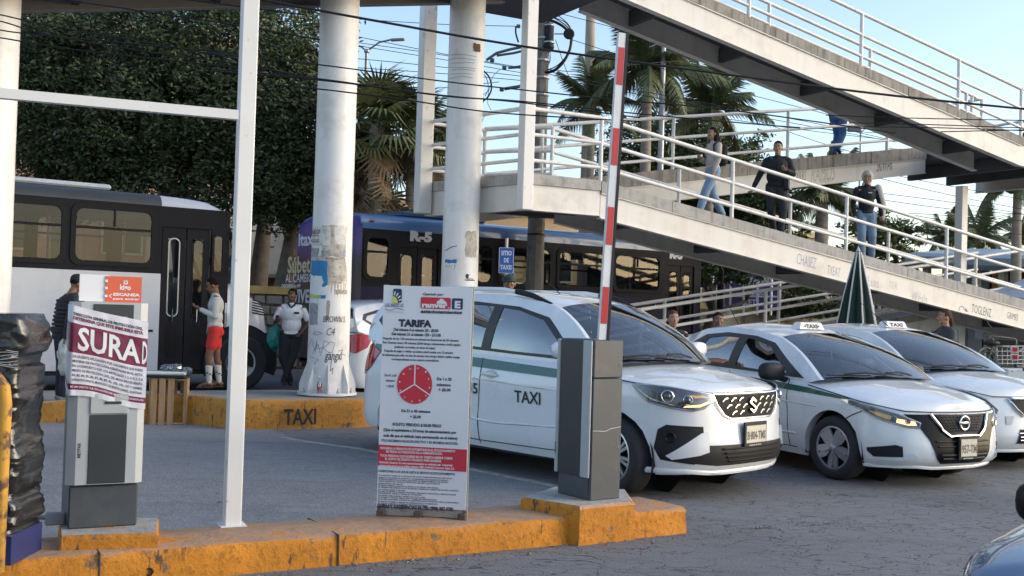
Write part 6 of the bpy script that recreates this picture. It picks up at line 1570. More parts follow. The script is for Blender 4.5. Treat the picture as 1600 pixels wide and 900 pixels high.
c2_ = Car('white saloon taxi with a black V-shaped grille and silver multi-blade wheel covers', (3.91, 11.02), -1.10, P2); c2_.cabin(); K = c2_
A2 = lambda x: next(K.atab[0][i] for i, t in enumerate(K.atab[1]) if t >= 1) + (P2['xf'] - x)
g2_ = slab(K, 'grille_mask', [(-.62, .70), (-.30, .705), (.30, .705), (.62, .70), (.52, .62), (.40, .46), (.34, .30), (.28, .245), (-.28, .245), (-.34, .30), (-.40, .46), (-.52, .62)], BLACKG, .008)
up = slab(K, 'upper_grille', [(-.31, .70), (.31, .70), (.22, .555), (.17, .53), (-.17, .53), (-.22, .555)], GRB, .014, g2_)
K.strip('v_trim', [(-.37, .705), (-.27, .56), (-.19, .505), (.19, .505), (.27, .56), (.37, .705)], .016, CHROME, .020, g2_, False)
mesh_ = MB()
for j in range(6):
 zz = .685 - j * .026; hw = .28 - j * .02
 mesh_.tube([K.S(-hw + 2 * hw * k / 24, zz + (.006 if k % 2 else -.006), .019) for k in range(25)], .0035, 4)
o = mesh_.build('grille_mesh', pm('dark_grey_mesh', (.05, .05, .052), .4), up, local=True); o['kind'] = 'stuff'
for j, zz in enumerate((.455, .41, .33, .295)): K.strip('slat', [(-.34 + .02 * j, zz), (.34 - .02 * j, zz)], .010, BLACK, .012, g2_, False)
c_ = K.S(0, .625, .028); mb = MB(); mb.tube([c_ + Vector((0, .062 * math.cos(a), .062 * math.sin(a))) for a in np.linspace(0, 2 * math.pi, 25)], .010, 8); mb.box(c_, (.012, .15, .024), ch=.003); mb.build('emblem', CHROME, g2_, local=True, smooth=50)
headlight(K, [(.48, .62), (.50, .575), (.62, .585), (.82, .635), (1.02, .72), (1.26, .80), (1.10, .80), (.85, .745), (.66, .695)], [(.72, .652, .03, CHROME), (.60, .635, .028, CHROME)], [([(.52, .60), (.60, .598), (.70, .62), (.70, .66), (.60, .645), (.53, .635)], LAMPREFL), ([(.74, .635), (.90, .69), (.94, .72), (.84, .705), (.74, .68)], AMBER)])
K.patch('fog_lamp_pocket', [(.66, .40), (.72, .415), (.98, .37), (.98, .34), (.92, .29), (.66, .305)], BLACK, .006, .05, th=.01)
K.patch('bumper_blade', [(.50, .245), (.56, .34), (.66, .27), (.98, .26), (1.02, .235), (.78, .20)], CARWHITE, .018, .05, th=.03)
K.strip('bumper_lip', [(-1.0, .205), (-.5, .215), (-.32, .20), (.32, .20), (.5, .215), (1.0, .205)], .022, CARWHITE, -.002, both=False)
K.plate(.40, .17, .22, PLATEM, '957-TM', .035, sub='AUTOSUR')
K.strip('bonnet_gap', [(-.60, .728), (-.3, .722), (.3, .722), (.60, .728)], .006, SEAM, .003, both=False)
K.strip('bonnet_gap', [(.60, .728), (.85, .77), (1.15, .815), (A2(0.0), .85), (A2(-.35), .90)], .006, SEAM, .002)
K.strip('bumper_gap', [(1.0, .71), (1.12, .66), (1.20, .62)], .006, SEAM, .002)
stripe(K, A2, [(.30, .805), (-.35, .875), (-.9, .905), (-2.0, .945), (-2.9, .985)], [.015, .055, .065, .07, .05])
for x in (-.64, -1.62, -2.45):
 K.strip('door_gap', [(A2(x), .93 + .02 * abs(x)), (A2(x), .75), (A2(x + (.02 if x > -1 else -.01)), .45), (A2(x + (.04 if x > -1 else .05)), .26 if x > -2 else .55)], .005, SEAM, .001)
K.strip('sill_line', [(A2(-.5), .26), (A2(-2.2), .27)], .005, SEAM, .001)
K.strip('crease', [(A2(-.2), .70), (A2(-1.6), .74), (A2(-3.0), .80)], .012, CARWHITE, -.004)
K.strip('crease', [(A2(-.5), .40), (A2(-1.5), .385), (A2(-2.2), .45)], .014, CARWHITE, -.004)
for x in (-1.48, -2.32):
 for sg in (1, -1):
  mb = MB(); mb.tube([K.S(A2(x - .10) * sg, .80, .01), K.S(A2(x - .06) * sg, .804, .034), K.S(A2(x + .06) * sg, .80, .034), K.S(A2(x + .10) * sg, .796, .01)], [.010, .015, .015, .012], 8); mb.build('door_handle', CARWHITE, K.root, local=True, smooth=60)
K.patch('tail_light', [(A2(-3.1), .93), (A2(-3.2), .97), (A2(-3.5), .96), (A2(-3.6), .80), (A2(-3.3), .80)], REDL, .010, .05, th=.02)
K.mirror(-.72, .98, BLACK, -1, arm=.08, size=(.15, .27, .17)); K.mirror(-.72, .98, BLACK, 1, arm=.08, size=(.15, .27, .17))
K.taxisign(-1.30, '•TAXI•'); K.wiper(-.1, .03, -.7, .05); K.wiper(.4, .03, -.05, .055)
mb = MB(); mb.tube([(-2.35, -.1, 1.43), (-2.62, -.1, 1.74)], [.006, .003], 5); mb.build('antenna', BLACK, K.root, local=True)
P3 = dict(P2); P3.update(wheel='hub', nose=.86, noseprof=[(.20, -.10), (.28, -.01), (.36, 0), (.50, -.03), (.66, -.05), (.78, -.09), (.86, -.15)], hoodz=lambda s, t: .80 + .08 * t ** 2.2,
 hoodc=[(.9, .80), (.7, .89), (.35, .96), (0, 1.01), (-.45, 1.05)], belt=[(.15, .88), (-.3, .94), (-.7, .97), (-2.0, 1.0), (-3.0, 1.04), (-3.6, 1.03)], wsz=1.03,
 roofe=[(-1.0, 1.40), (-1.35, 1.455), (-1.9, 1.48), (-2.4, 1.44), (-2.8, 1.33)], roofc=[(-1.0, 1.45), (-1.35, 1.505), (-1.9, 1.53), (-2.4, 1.49), (-2.8, 1.38)],
 sil=[(-.38, .935), (-.46, .99), (-1.08, 1.41), (-1.4, 1.453), (-1.9, 1.478), (-2.4, 1.438), (-2.62, 1.38), (-3.2, 1.06), (-3.0, 1.02), (-2.0, .985), (-.7, .95)],
 dlo=[(-.62, .99), (-1.16, 1.345), (-1.4, 1.39), (-1.9, 1.41), (-2.3, 1.375), (-2.62, 1.25), (-2.9, 1.07), (-2.6, 1.045), (-2.0, 1.03), (-1.2, 1.01)],
 panes=[[(-.82, 1.03), (-1.20, 1.305), (-1.42, 1.35), (-1.52, 1.355), (-1.58, 1.055), (-1.2, 1.04)], [(-1.72, 1.065), (-1.67, 1.36), (-1.95, 1.37), (-2.22, 1.34), (-2.36, 1.09)], [(-2.42, 1.095), (-2.30, 1.325), (-2.58, 1.22), (-2.78, 1.10)]])
c3_ = Car('white older saloon taxi at the right with large teardrop headlights, behind the V-grille one', (5.36, 12.5), -1.10, P3); c3_.cabin(); Q = c3_
A3 = lambda x: next(Q.atab[0][i] for i, t in enumerate(Q.atab[1]) if t >= 1) + (P3['xf'] - x)
headlight(Q, [(.54, .66), (.56, .61), (.74, .605), (.92, .68), (1.08, .78), (1.24, .865), (1.05, .87), (.82, .835), (.64, .76)], [(.86, .76, .05, CHROME), (.70, .70, .04, CHROME)], [([(.58, .63), (.70, .625), (.78, .66), (.66, .67)], LAMPREFL)])
g3 = slab(Q, 'upper_grille', [(-.36, .76), (.36, .76), (.30, .66), (.22, .61), (-.22, .61), (-.30, .66)], GRB, .008)
Q.strip('grille_surround', [(-.40, .775), (-.33, .66), (-.25, .595), (.25, .595), (.33, .66), (.40, .775), (-.40, .775)], .018, CHROME, .014, g3, False)
g4 = slab(Q, 'lower_grille', [(-.30, .45), (.30, .45), (.36, .30), (-.36, .30)], GRB, .008)
for z in (.41, .37, .335): Q.strip('slat', [(-.32, z), (.32, z)], .007, CHROME, .014, g4, False)
Q.patch('fog_lamp_pocket', [(.60, .45), (.86, .44), (.80, .36), (.68, .33), (.60, .33)], BLACK, .006, .05, th=.01)
Q.patch('bumper_panel', [(.36, .59), (.40, .50), (.46, .50), (.46, .59)], pm('plain_grey_plate_mount', (.55, .56, .57), .4), .008)
Q.strip('bonnet_gap', [(-.56, .79), (.56, .79), (.85, .845), (1.2, .875), (A3(-.3), .93)], .006, SEAM, .003, both=False); Q.strip('bumper_lip', [(-1.0, .22), (1.0, .22)], .02, CARWHITE, -.002, both=False)
stripe(Q, A3, [(.20, .86), (-.35, .915), (-.9, .94), (-2.0, .965)], [.02, .055, .065, .07])
Q.strip('door_gap', [(A3(-.64), .93), (A3(-.64), .75), (A3(-.6), .3)], .005, SEAM, .001)
Q.mirror(-.72, 1.02, CARWHITE, 1); Q.mirror(-.72, 1.02, CARWHITE, -1)
Q.taxisign(-1.28); Q.wiper(-.1, .03, -.7, .05); Q.wiper(.4, .03, -.05, .055)
mb = MB(); mb.tube([(-1.15, -.2, 1.50), (-1.62, -.22, 1.80)], [.006, .003], 5); mb.build('antenna', BLACK, Q.root, local=True)
P4 = dict(P1); P4.update(steer=0, W=1.72, wheel='hub')
rc = P(557, 520, 17.2); h4 = rad(37)
ox = rc.x + 3.45 * math.cos(h4) + .80 * math.sin(h4) * -1 * 0;
fx = Vector((rc.x, rc.y, 0)) + Vector((math.cos(h4), math.sin(h4), 0)) * 3.5 + Vector((-math.sin(h4), math.cos(h4), 0)) * .86
c4 = Car('white taxi seen from behind between the poster column and the tariff board', (fx.x, fx.y), h4, P4); c4.cabin()
A4 = lambda x: next(c4.atab[0][i] for i, t in enumerate(c4.atab[1]) if t >= 1) + (P4['xf'] - x)
stripe(c4, A4, [(-.6, .935), (-1.6, .985), (-2.6, 1.03), (-3.2, 1.06)], [.07, .085, .085, .085])
c4.patch('tail_light', [(A4(-3.18), 1.08), (A4(-3.4), 1.12), (A4(-3.75), 1.08), (A4(-3.85), .86), (A4(-3.5), .80), (A4(-3.3), .90)], REDL, .012, .05, th=.02)
c4.strip('tailgate_gap', [(A4(-3.62), 1.05), (A4(-3.60), .62), (A4(-3.9), .56)], .005, SEAM, .002)
c4.patch('rear_bumper_insert', [(A4(-3.5), .44), (A4(-3.5), .30), (A4(-4.3), .30), (A4(-4.3), .44)], BLACK, .006)
mb = MB(); mb.add([c4.S(A4(-3.0) + .06 * math.cos(k), .98 * 0 + .80 + .06 * math.sin(k), .004) for k in np.linspace(0, 6.28, 17)[:-1]], [tuple(range(16))]); mb.build('fuel_flap', pm('recess_grey', (.45, .46, .47)), c4.root, local=True)
c4.strip('door_gap', [(A4(-2.5), 1.0), (A4(-2.5), .55), (A4(-2.3), .3)], .005, SEAM, .001)
P5 = dict(P2); P5.update(W=1.78, fn=2.3, belt=[(x, z + .08) for x, z in P2['belt']], hoodc=[(x, z + .08) for x, z in P2['hoodc']], hoodz=lambda s, t: hood2(s, t) + .08)
STEELB = pm('steel_blue_paint', (.10, .15, .24), .22, .3, var=.05, coat=1.0)
c5 = Car('steel-blue car whose front corner enters the view at the bottom right', (2.14, 2.74), rad(222), P5, STEELB, 'parked_car', 'car'); c5.cabin()
headlight(c5, [(.50, .66), (.52, .60), (.66, .60), (.86, .65), (1.04, .73), (1.24, .80), (1.08, .805), (.82, .77), (.62, .72)], [(.72, .67, .035, CHROME)], [])
c5.mirror(-.62, 1.0, BLACKG, 1, arm=.1, size=(.14, .24, .16)); c5.mirror(-.36, .93, BLACKG, -1, arm=.02, size=(.12, .15, .13))
g5 = slab(c5, 'upper_grille', [(-.36, .68), (.36, .68), (.30, .5), (-.30, .5)], GRB, .008)
FP = thing('portal_frame', 'square white steel post with thin rusty crossbar, standing on the near orange kerb', 'post', tuple(G(362, 822, .18)))
RUSTW = pm('chipped_white_paint', (.74, .73, .70), .4, var=.04, vs=2, dirt=((.24, .10, .045), .9, 9), dthr=(.66, .72))
pb = G(362, 820, .18); pa = rad(24); pe = Vector((math.cos(pa), math.sin(pa), 0)); pn = Vector((-math.sin(pa), math.cos(pa), 0))
def pbox(mb, c, sx, sy, z0, z1, ch=.006, e=None, n=None):
 k = len(mb.v); mb.box((0, 0, (z0 + z1) / 2), (sx, sy, z1 - z0), ch=ch); e = e or pe; n = n or pn
 for p in mb.v[k:]: p.xyz = Vector((c.x, c.y, 0)) + e * p.x + n * p.y + Vector((0, 0, p.z))
mb = MB(); pbox(mb, pb, .10, .10, .175, 4.2); mb.build('upright', RUSTW, FP)
mb = MB(); pbox(mb, pb, .16, .16, .176, .186, .002); mb.build('base_plate', RUSTW, FP)
ca, cb = P(372, 180, 6.55), P(-60, 141, 6.0); ca.z = cb.z = (ca.z + cb.z) / 2 + .0
mb = MB(); t_ = (cb - ca).normalized(); n_ = Vector((-t_.y, t_.x, 0)); h_ = .028
cb2 = cb + t_ * 1.6
mb.hexa([ca + n_ * .028 - Vector((0, 0, h_)), cb2 + n_ * .028 - Vector((0, 0, h_)), cb2 - n_ * .028 - Vector((0, 0, h_)), ca - n_ * .028 - Vector((0, 0, h_))], [ca + n_ * .028 + Vector((0, 0, h_)), cb2 + n_ * .028 + Vector((0, 0, h_)), cb2 - n_ * .028 + Vector((0, 0, h_)), ca - n_ * .028 + Vector((0, 0, h_))])
mb.build('crossbar', RUSTW, FP)
mb = MB(); pbox(mb, cb2, .10, .10, 0, 4.2); mb.build('upright', RUSTW, FP)
B0 = G(588, 806, .18); B1 = G(727, 813, .18); B0.z = B1.z = 0
bt = (B1 - B0); BWd = bt.length; bt.normalize(); bn = Vector((bt.y, -bt.x, 0))      # bn faces the viewer
TB = thing('tariff_board', 'tall white parking tariff board with a red clock dial standing on the near orange kerb', 'sign', (B0.x + bt.x * BWd / 2, B0.y + bt.y * BWd / 2, .18))
zT0 = P(601, 443, B0.y).z; zT1 = P(734, 452, B1.y).z; ZB = .215; ZT = (zT0 + zT1) / 2; BH = ZT - ZB
def bf(x, z, off=0.): return B0 + bt * x + bn * off + Vector((0, 0, z))
def bbox(x0, x1, z0, z1, y0, y1, mat, nm, par=TB, ch=0):
 mb = MB(); mb.box(((x0 + x1) / 2, (y0 + y1) / 2, (z0 + z1) / 2), (x1 - x0, y1 - y0, z1 - z0), ch=ch); mb.v = [bf(p.x, p.z, p.y) for p in mb.v]; return mb.build(nm, mat, par)
ALU = pm('dull_aluminium', (.34, .32, .29), .5, .4, var=.15, vs=8, dirt=((.12, .1, .08), .7, 14))
bbox(0, BWd, ZB + .03, ZT, -.012, 0, pm('white_board_face', (.70, .71, .74), .45, var=.03, vs=2), 'panel')
for x in (0, BWd - .022): bbox(x, x + .03 if x == 0 else x + .03, .185, ZT + .004, -.045, -.013, ALU, 'frame_upright')
bbox(.0, BWd, .19, .245, -.05, -.013, ALU, 'frame_rail'); bbox(.03, BWd - .022, ZT - .04, ZT, -.045, -.013, ALU, 'frame_rail')
for x in (.0, BWd * .42, BWd - .05): bbox(x, x + .055, .17, .222, -.06, .012, pm('rusty_hinge', (.10, .07, .05), .8, var=.4, vs=20), 'hinge', ch=.008)
REDP = pm('red_print', (.55, .025, .045), .45, var=.05); NAVY = pm('navy_print', (.02, .03, .12), .45, var=.05); YEL = pm('yellow_green_print', (.62, .62, .10), .5, var=.05)
WPR = pm('white_ink', (.72, .72, .74), .5, var=.03); INKB = pm('blue_black_ink', (.02, .02, .045), .5, var=.05); LAV = pm('lavender_ink', (.22, .20, .36), .5)
SX = BWd / 139.0; SZ = (ZT - ZB) / 356.0                    # board pixel units (from the photograph's proportions)
def bt_(txt, x, y, size, w, mat=INKB, bold=.002, sh=0., off=.0035, name='print', par=TB):
 mb = MB(); addtext(mb, txt, lambda X, Y: bf(x * SX + X, ZT - y * SZ + Y, off), size * SZ, bold, fit=w * SX, shear=sh); return mb.build(name, mat, par, fixn=False)
def bpoly(poly, mat, off, name='print', par=TB):
 mb = MB(); mb.add([bf(x * SX, ZT - y * SZ, off) for x, y in poly], [tuple(range(len(poly)))]); return mb.build(name, mat, par, fixn=False)
def brr(x0, x1, y0, y1, r): return rrect(x0, x1, y0, y1, r)
lg = bpoly(brr(15, 29, 5, 28, 3), NAVY, .003, 'logo_block')
bpoly([(15, 28)] + [(15 + 8.5 * math.sin(a), 28 - 11 * math.cos(a)) for a in np.linspace(0, 1.57, 10)], YEL, .005, 'logo_sun')
for k in range(6):
 a = math.radians(-6 + 19 * k); c_, s_ = math.sin(a), math.cos(a); bpoly([(15 + c_ * 10.5 - s_ * 1.0, 28 - s_ * 13 - c_ * 1.0), (15 + c_ * 15.5 - s_ * .9, 28 - s_ * 19 - c_ * .9), (15 + c_ * 15.5 + s_ * .9, 28 - s_ * 19 + c_ * .9), (15 + c_ * 10.5 + s_ * 1.0, 28 - s_ * 13 + c_ * 1.0)], WPR, .0055, 'logo_ray')
bt_('LAS AMERICAS', 3, 34, 8, 29, LAV, .0008, name='logo_lettering'); bt_('C A N C U N', 6, 43, 3, 25, LAV, 0, name='logo_lettering')
mb = MB(); pts = [(4 + k * 1.6, 37 + 1.6 * math.sin(k / 2.6)) for k in range(19)]
for a, b in zip(pts[:-1], pts[1:]): mb.add([bf(a[0] * SX, ZT - a[1] * SZ, .0035), bf(b[0] * SX, ZT - b[1] * SZ, .0035), bf(b[0] * SX, ZT - (b[1] + 1.2) * SZ, .0035), bf(a[0] * SX, ZT - (a[1] + 1.2) * SZ, .0035)], [(0, 1, 2, 3)])
mb.build('logo_wave', LAV, TB, fixn=False)
bt_('Operado por:', 62, 14, 6, 32, INKB, .0006, .25)
bpoly(brr(59, 106, 17, 35, 2.5), REDP, .003, 'logo_block'); bpoly(brr(108, 125, 17.5, 35, 2), NAVY, .003, 'logo_block')
bt_('ranver', 61, 33, 11, 40, WPR, .0022, name='logo_lettering', off=.005); bt_('.', 102, 33, 9, 2, WPR, .002, off=.005); bt_('E', 112, 32.5, 15, 9, WPR, .003, name='logo_lettering', off=.005)
mb = MB()
for poly in ([(84, 25), (86, 22), (97, 22), (100, 25), (100, 27), (84, 27)], [(88, 22), (89.5, 19), (94, 19), (95.5, 22)]): mb.add([bf(x * SX, ZT - y * SZ, .005) for x, y in poly], [tuple(range(len(poly)))])
mb.build('logo_car', WPR, TB, fixn=False)
bt_('estacionamientos', 59, 42, 7.5, 65, INKB, .0013, .2)
bt_('TARIFA', 26, 64, 15, 52, INKB, .0035, name='heading')
lines = [('Del minuto 0 al minuto 20 - $0.00', 18, 71.5, 6.3, 70), ('Del minuto 21 al minuto 120 - $13.00', 15, 78.5, 6.3, 77), ('Después de los 120 minutos se cobrará en fracciones de 20 minutos', 1, 85.5, 5, 119), ('Para Cinemas hasta 150 minutos $5.00 tiempo subsecuente a tarifa regular.', 1, 92, 5, 123), ('(sellando su boleto en área de cajas)', 20, 98.5, 5, 64), ('Después de pagar o validar su boleto usted cuenta con 15 minutos', 4, 105, 5, 108), ('de tolerancia para salir, en caso de exceder este tiempo deberá realizar el pago', 1, 111.5, 5, 122), ('correspondiente en los cajeros automáticos.', 16, 118, 5, 75),
  ('De 41 a 60', 6, 144, 5.4, 18), ('minutos', 8, 152, 5.2, 14), ('+ $5.00', 9, 161, 5.2, 12), ('De 1 a 20', 88, 147, 6.2, 23), ('minutos', 88, 156, 6, 22), ('+ $5.00', 91, 164, 6.2, 19), ('De 21 a 40 minutos', 34, 199, 6, 45), ('+ $5.00', 48, 208, 6, 17),
  ('BOLETO PERDIDO $100.00 PESOS', 21, 221, 6.4, 76), ('(Que el equivalente a 24 horas de estacionamiento por', 7, 230, 6.2, 114), ('cada día que el vehículo haya permanecido en el mismo)', 7, 239, 6.2, 116), ('SÓLO RECIBIMOS PAGOS EN EFECTIVO Y EN MONEDA NACIONAL.', 4, 247, 5.4, 121)]
for t, x, y, sz, w in lines: bt_(t, x, y, sz, w, INKB, .0006 if sz < 6 else .001)
dl = bpoly([(53.5 + 27.5 * math.sin(a), 155 - 31.0 * math.cos(a)) for a in np.linspace(0, 6.283, 49)[:-1]], REDP, .0035, 'dial')
for a in (0, 2.094, 4.189):
 c_, s_ = math.sin(a), -math.cos(a); w = .9; bpoly([(53.5 - s_ * -w, 155 - c_ * w), (53.5 + c_ * 27.6 + s_ * w, 155 + s_ * 31 - c_ * w), (53.5 + c_ * 27.6 - s_ * w, 155 + s_ * 31 + c_ * w), (53.5 + s_ * -w, 155 + c_ * w)], WPR, .005, 'dial_hand', dl)
for k in range(12):
 a = math.radians(30 * k + 8); bt_(str(k if k else 12), 53.5 + 23.5 * math.sin(a) - 1.2, 156.8 - 26.5 * math.cos(a), 3.6, 2.2 if 0 < k < 10 else 3.2, WPR, .0004, off=.005, name='dial_number', par=dl)
bpoly([(0, 252), (138.5, 254), (138.5, 289), (0, 285)], REDP, .003, 'red_band')
red = [('PROHIBIDA LA PERNOCTA DE AUTOMÓVILES EN EL ESTACIONAMIENTO', 3, 258.5, 5, 117), ('SIN PREVIA AUTORIZACIÓN DE LA ADMINISTRACIÓN', 12, 263.5, 5, 88), ('TODA PERSONA QUE INGRESE SIN SU TARJETA DEBERÁ CUBRIR', 3, 270, 5, 114), ('EL COSTO DEL BOLETO UTILIZADO PARA INGRESAR', 11, 275, 5, 88), ('Estimado Usuario: En este estacionamiento su vehículo está amparado', 2, 280.5, 4.6, 115), ('contra robo total con la póliza número: MB1-2-43-4210 Seguros Atlas S.A.', 2, 285.5, 4.6, 118)]
for t, x, y, sz, w in red: bt_(t, x, y + .5, sz, w, WPR, .0006, off=.0045)
bt_('CONDICIONES A LAS QUE SE SUJETA EL SERVICIO DE ESTACIONAMIENTO:', 1, 295, 5, 120, INKB, .0006)
small = 'El propietario acepta las condiciones del servicio independientemente del tiempo|riesgo por la pérdida de accesorios y componentes de propiedad del vehículo.|El estacionamiento no se hace responsable de objetos dejados en el interior,|daños causados por terceros, fenómenos naturales, y por la falta de|mantenimiento del vehículo.|El usuario deberá conservar su boleto en el interior del vehículo.|Es obligación del conductor cerrar las puertas y ventanas por cualquier tipo de daño ocasionado.|por causas ajenas al servicio.|En caso de pérdida o extravío de boletos, dispositivos electrónicos, deberá presentar|identificación oficial y tarjeta de circulación.|Las tarifas están sujetas a cambio sin previo aviso.|Al recoger su vehículo deberá cubrir el pago del estacionamiento|en las cajas autorizadas, conservar su comprobante para el control de salida correspondiente.|El usuario se obliga a respetar los señalamientos y el reglamento|de tránsito vigente en el interior del estacionamiento.|Cualquier queja o sugerencia en la caja, el personal le atenderá.|'.split('|')
y = 301
for k, t in enumerate(small):
 if t: bt_(t, 2, y, 3.7, min(126, 126 * len(t) / 88), INKB, .0002)
 y += 2.9 if k % 3 else 3.6
bt_('QUEJAS Y SUGERENCIAS AL TEL. (998) 887-9780', 1, 351, 8, 119, INKB, .0011)
mC = G(922, 783, .262); aa = rad(36); ma = Vector((math.cos(aa), math.sin(aa), 0)); mbv = Vector((-math.sin(aa), math.cos(aa), 0))
BM = thing('barrier_machine', 'dark grey parking barrier cabinet with silver trims on the right-hand kerb base', 'barrier', (mC.x, mC.y, .26))
DG = pm('dark_grey_powder_coat', (.058, .066, .074), .42, var=.06, vs=2, bmp=.05, bs=200, dirt=((.15, .15, .15), .25, 5)); DG2 = pm('charcoal_panel', (.035, .040, .044), .38, var=.1, vs=2)
SILV = pm('silver_cover', (.42, .44, .45), .45, .15, var=.04, vs=2, dirt=((.3, .3, .3), .3, 6))
def mbx(a0, a1, b0, b1, z0, z1, mat, nm, ch=.0, par=BM, O=None, e=None, n=None):
 O = O or mC; e = e or ma; n = n or mbv; mb = MB(); mb.box(((a0 + a1) / 2, (b0 + b1) / 2, (z0 + z1) / 2), (a1 - a0, b1 - b0, z1 - z0), ch=ch)
 mb.v = [Vector((O.x, O.y, 0)) + e * p.x + n * p.y + Vector((0, 0, p.z)) for p in mb.v]; return mb.build(nm, mat, par)
MT = 1.37
mbx(0, .27, 0, .36, .262, 1.10, DG, 'cabinet', .006); mbx(0, .27, 0, .36, 1.104, MT, DG, 'top_housing', .008); mbx(.004, .266, .004, .356, .80, .802, BLACK, 'seam')
mbx(-.012, .0, .10, .35, .42, MT - .01, DG2, 'front_panel', .004)
mbx(-.022, -.003, .008, .098, .415, MT - .006, SILV, 'trim', .006); mbx(-.022, .0, .352, .385, .415, MT - .006, SILV, 'trim', .006)
mbx(-.006, -.001, .02, .35, .28, .41, DG, 'lower_cover', .002)
mb = MB(); addtext(mb, 'MEYPAR', lambda X, Y: Vector((mC.x, mC.y, 0)) - ma * .0235 + mbv * (.378 - Y) + Vector((0, 0, .55 + X)), .022, .0005, fit=.08); mb.build('lettering', INK, BM, fixn=False)
for z in (.62, 1.2):
 mb = MB(); mb.lathe([(0, .004), (.012, .004), (.014, 0)], 14, Matrix.Translation(Vector((mC.x, mC.y, 0)) + ma * .235 + mbv * -.0005 + Vector((0, 0, z))) @ Matrix.Rotation(rad(90), 4, 'X')); mb.build('key_lock', GALV, BM)
mb = MB(); sp0 = Vector((mC.x, mC.y, 0)) - mbv * .001; mb.tube([sp0 + ma * .01 + Vector((0, 0, .742)), sp0 + ma * .12 + Vector((0, 0, .735)), sp0 + ma * .17 + Vector((0, 0, .752)), sp0 + ma * .262 + Vector((0, 0, .762))], .0018, 4); mb.build('scratch', WPR, BM)
p0 = Vector((mC.x, mC.y, 0)) + ma * .085 + mbv * .03 + Vector((0, 0, 1.2)); p1 = P(972, 52, 7.62)
bd = (p1 - p0); BL = bd.length; bd.normalize();
fr = Vector((0.35, -1, 0)).normalized(); sd_ = bd.cross(fr).normalized(); fr = sd_.cross(bd).normalized()
if sd_.x < 0: sd_ = -sd_
BO = tag(thing('barrier_boom', 'raised red and white barrier boom with black edge, rising from the dark grey cabinet', 'barrier boom', p0), None, None)
zs_px = [(50, 75, 0), (75, 134, 1), (134, 202, 0), (202, 260, 1), (260, 325, 0), (325, 384, 1), (384, 449, 0), (449, 506, 1), (506, 540, 0)]
BW_ = pm('boom_white', (.70, .71, .72), .35, var=.05, vs=6, dirt=((.4, .38, .36), .4, 9)); BR_ = pm('boom_red_film', (.48, .025, .03), .3, var=.1, vs=8)
mb = MB(); L0, L1 = 0, BL
def bslab(mb, s0, s1, x0, x1, y0, y1): mb.hexa([p0 + bd * s0 + sd_ * x + fr * y for x, y in ((x0, y0), (x1, y0), (x1, y1), (x0, y1))], [p0 + bd * s1 + sd_ * x + fr * y for x, y in ((x0, y0), (x1, y0), (x1, y1), (x0, y1))])
bslab(mb, 0, BL, -.03, .026, -.02, .012); mb.build('profile', BW_, BO)
mb = MB(); bslab(mb, 0, BL + .01, .027, .047, -.026, .016); mb.build('rubber_edge', BLACK, BO)
tot = 540 - 50; pz0 = (P(940, 540, 7.6).z - p0.z) / bd.z
for y0, y1, r_ in zs_px:
 if r_:
  s1 = BL * 1.0 - (y0 - 52) / 488.0 * (BL - pz0); s0 = BL - (y1 - 52) / 488.0 * (BL - pz0); mb = MB(); bslab(mb, s0, s1, -.026, .022, .0125, .0145); mb.build('red_band', BR_, BO)
tC = G(106.7, 827.5, .262); ta = rad(28); te = Vector((math.cos(ta), math.sin(ta), 0)); tn = Vector((-math.sin(ta), math.cos(ta), 0))
TD = thing('ticket_dispenser', 'grey parking ticket machine wrapped with a white and maroon closure notice', 'ticket machine', (tC.x, tC.y, .26))
def tb(a0, a1, b0, b1, z0, z1, mat, nm, ch=.0, par=TD): return mbx(a0, a1, b0, b1, z0, z1, mat, nm, ch, par, tC, te, tn)
TW, TT = .36, 1.53
tb(0, TW, 0.02, .40, .262, TT - .03, DG, 'cabinet', .01)
tb(-.004, TW + .004, -.003, .02, .262, .50, DG, 'lower_cover', .008)
mb = MB(); pr = [(-.025, .0), (.02, -.03), (TW - .02, -.03), (TW + .022, .0), (TW + .022, .03), (-.025, .03)]
mb.prism([(p[0], p[1]) for p in pr], .51, TT); mb.v = [Vector((tC.x, tC.y, 0)) + te * p.x + tn * p.y + Vector((0, 0, p.z)) for p in mb.v]; mb.build('front_cover', SILV, TD)
tb(-.028, -.0, .03, .12, 1.0, TT, SILV, 'side_cover', .003)
tb(.085, .285, -.036, -.031, .515, .90, DG2, 'display_panel', .002); tb(.085, .30, -.037, -.031, 1.36, 1.52, DG2, 'screen_panel', .002); tb(.11, .27, -.0375, -.037, 1.45, 1.452, pm('recess_grey', (.45, .46, .47)), 'slot')
tb(.085, .29, -.042, -.031, .905, 1.02, SILV, 'tray', .004); tb(.16, .25, -.046, -.042, .96, .975, DG2, 'ticket_slot')
mb = MB(); addtext(mb, 'MEYPAR', lambda X, Y: Vector((tC.x, tC.y, 0)) + te * (.045 - Y) - tn * .0315 + Vector((0, 0, .66 + X)), .024, .0008, fit=.085); mb.build('lettering', INK, TD, fixn=False)
NT = []
def noti(x, z, off=0.):
 """x along front from the left corner (negative wraps onto the left side)"""
 g = .003 * math.sin(7 * x + 13 * z) * math.sin(21 * x - 9 * z) + .0012 * math.sin(50 * x + 30 * z)
 sag = .0
 if x >= 0: return Vector((tC.x, tC.y, 0)) + te * (x - .025) + tn * (-.041 - abs(g) - off) + Vector((0, 0, z))
 return Vector((tC.x, tC.y, 0)) + te * (-.034 - abs(g) - off) + tn * (-.03 - x) + Vector((0, 0, z))
zt_l, zt_r = 1.515, 1.425; zb_l, zb_r = 1.03, .955
def ztop_(x): return zt_l + (zt_r - zt_l) * (max(0, x) / .41) ** .8 - (.0 if x >= 0 else 0)
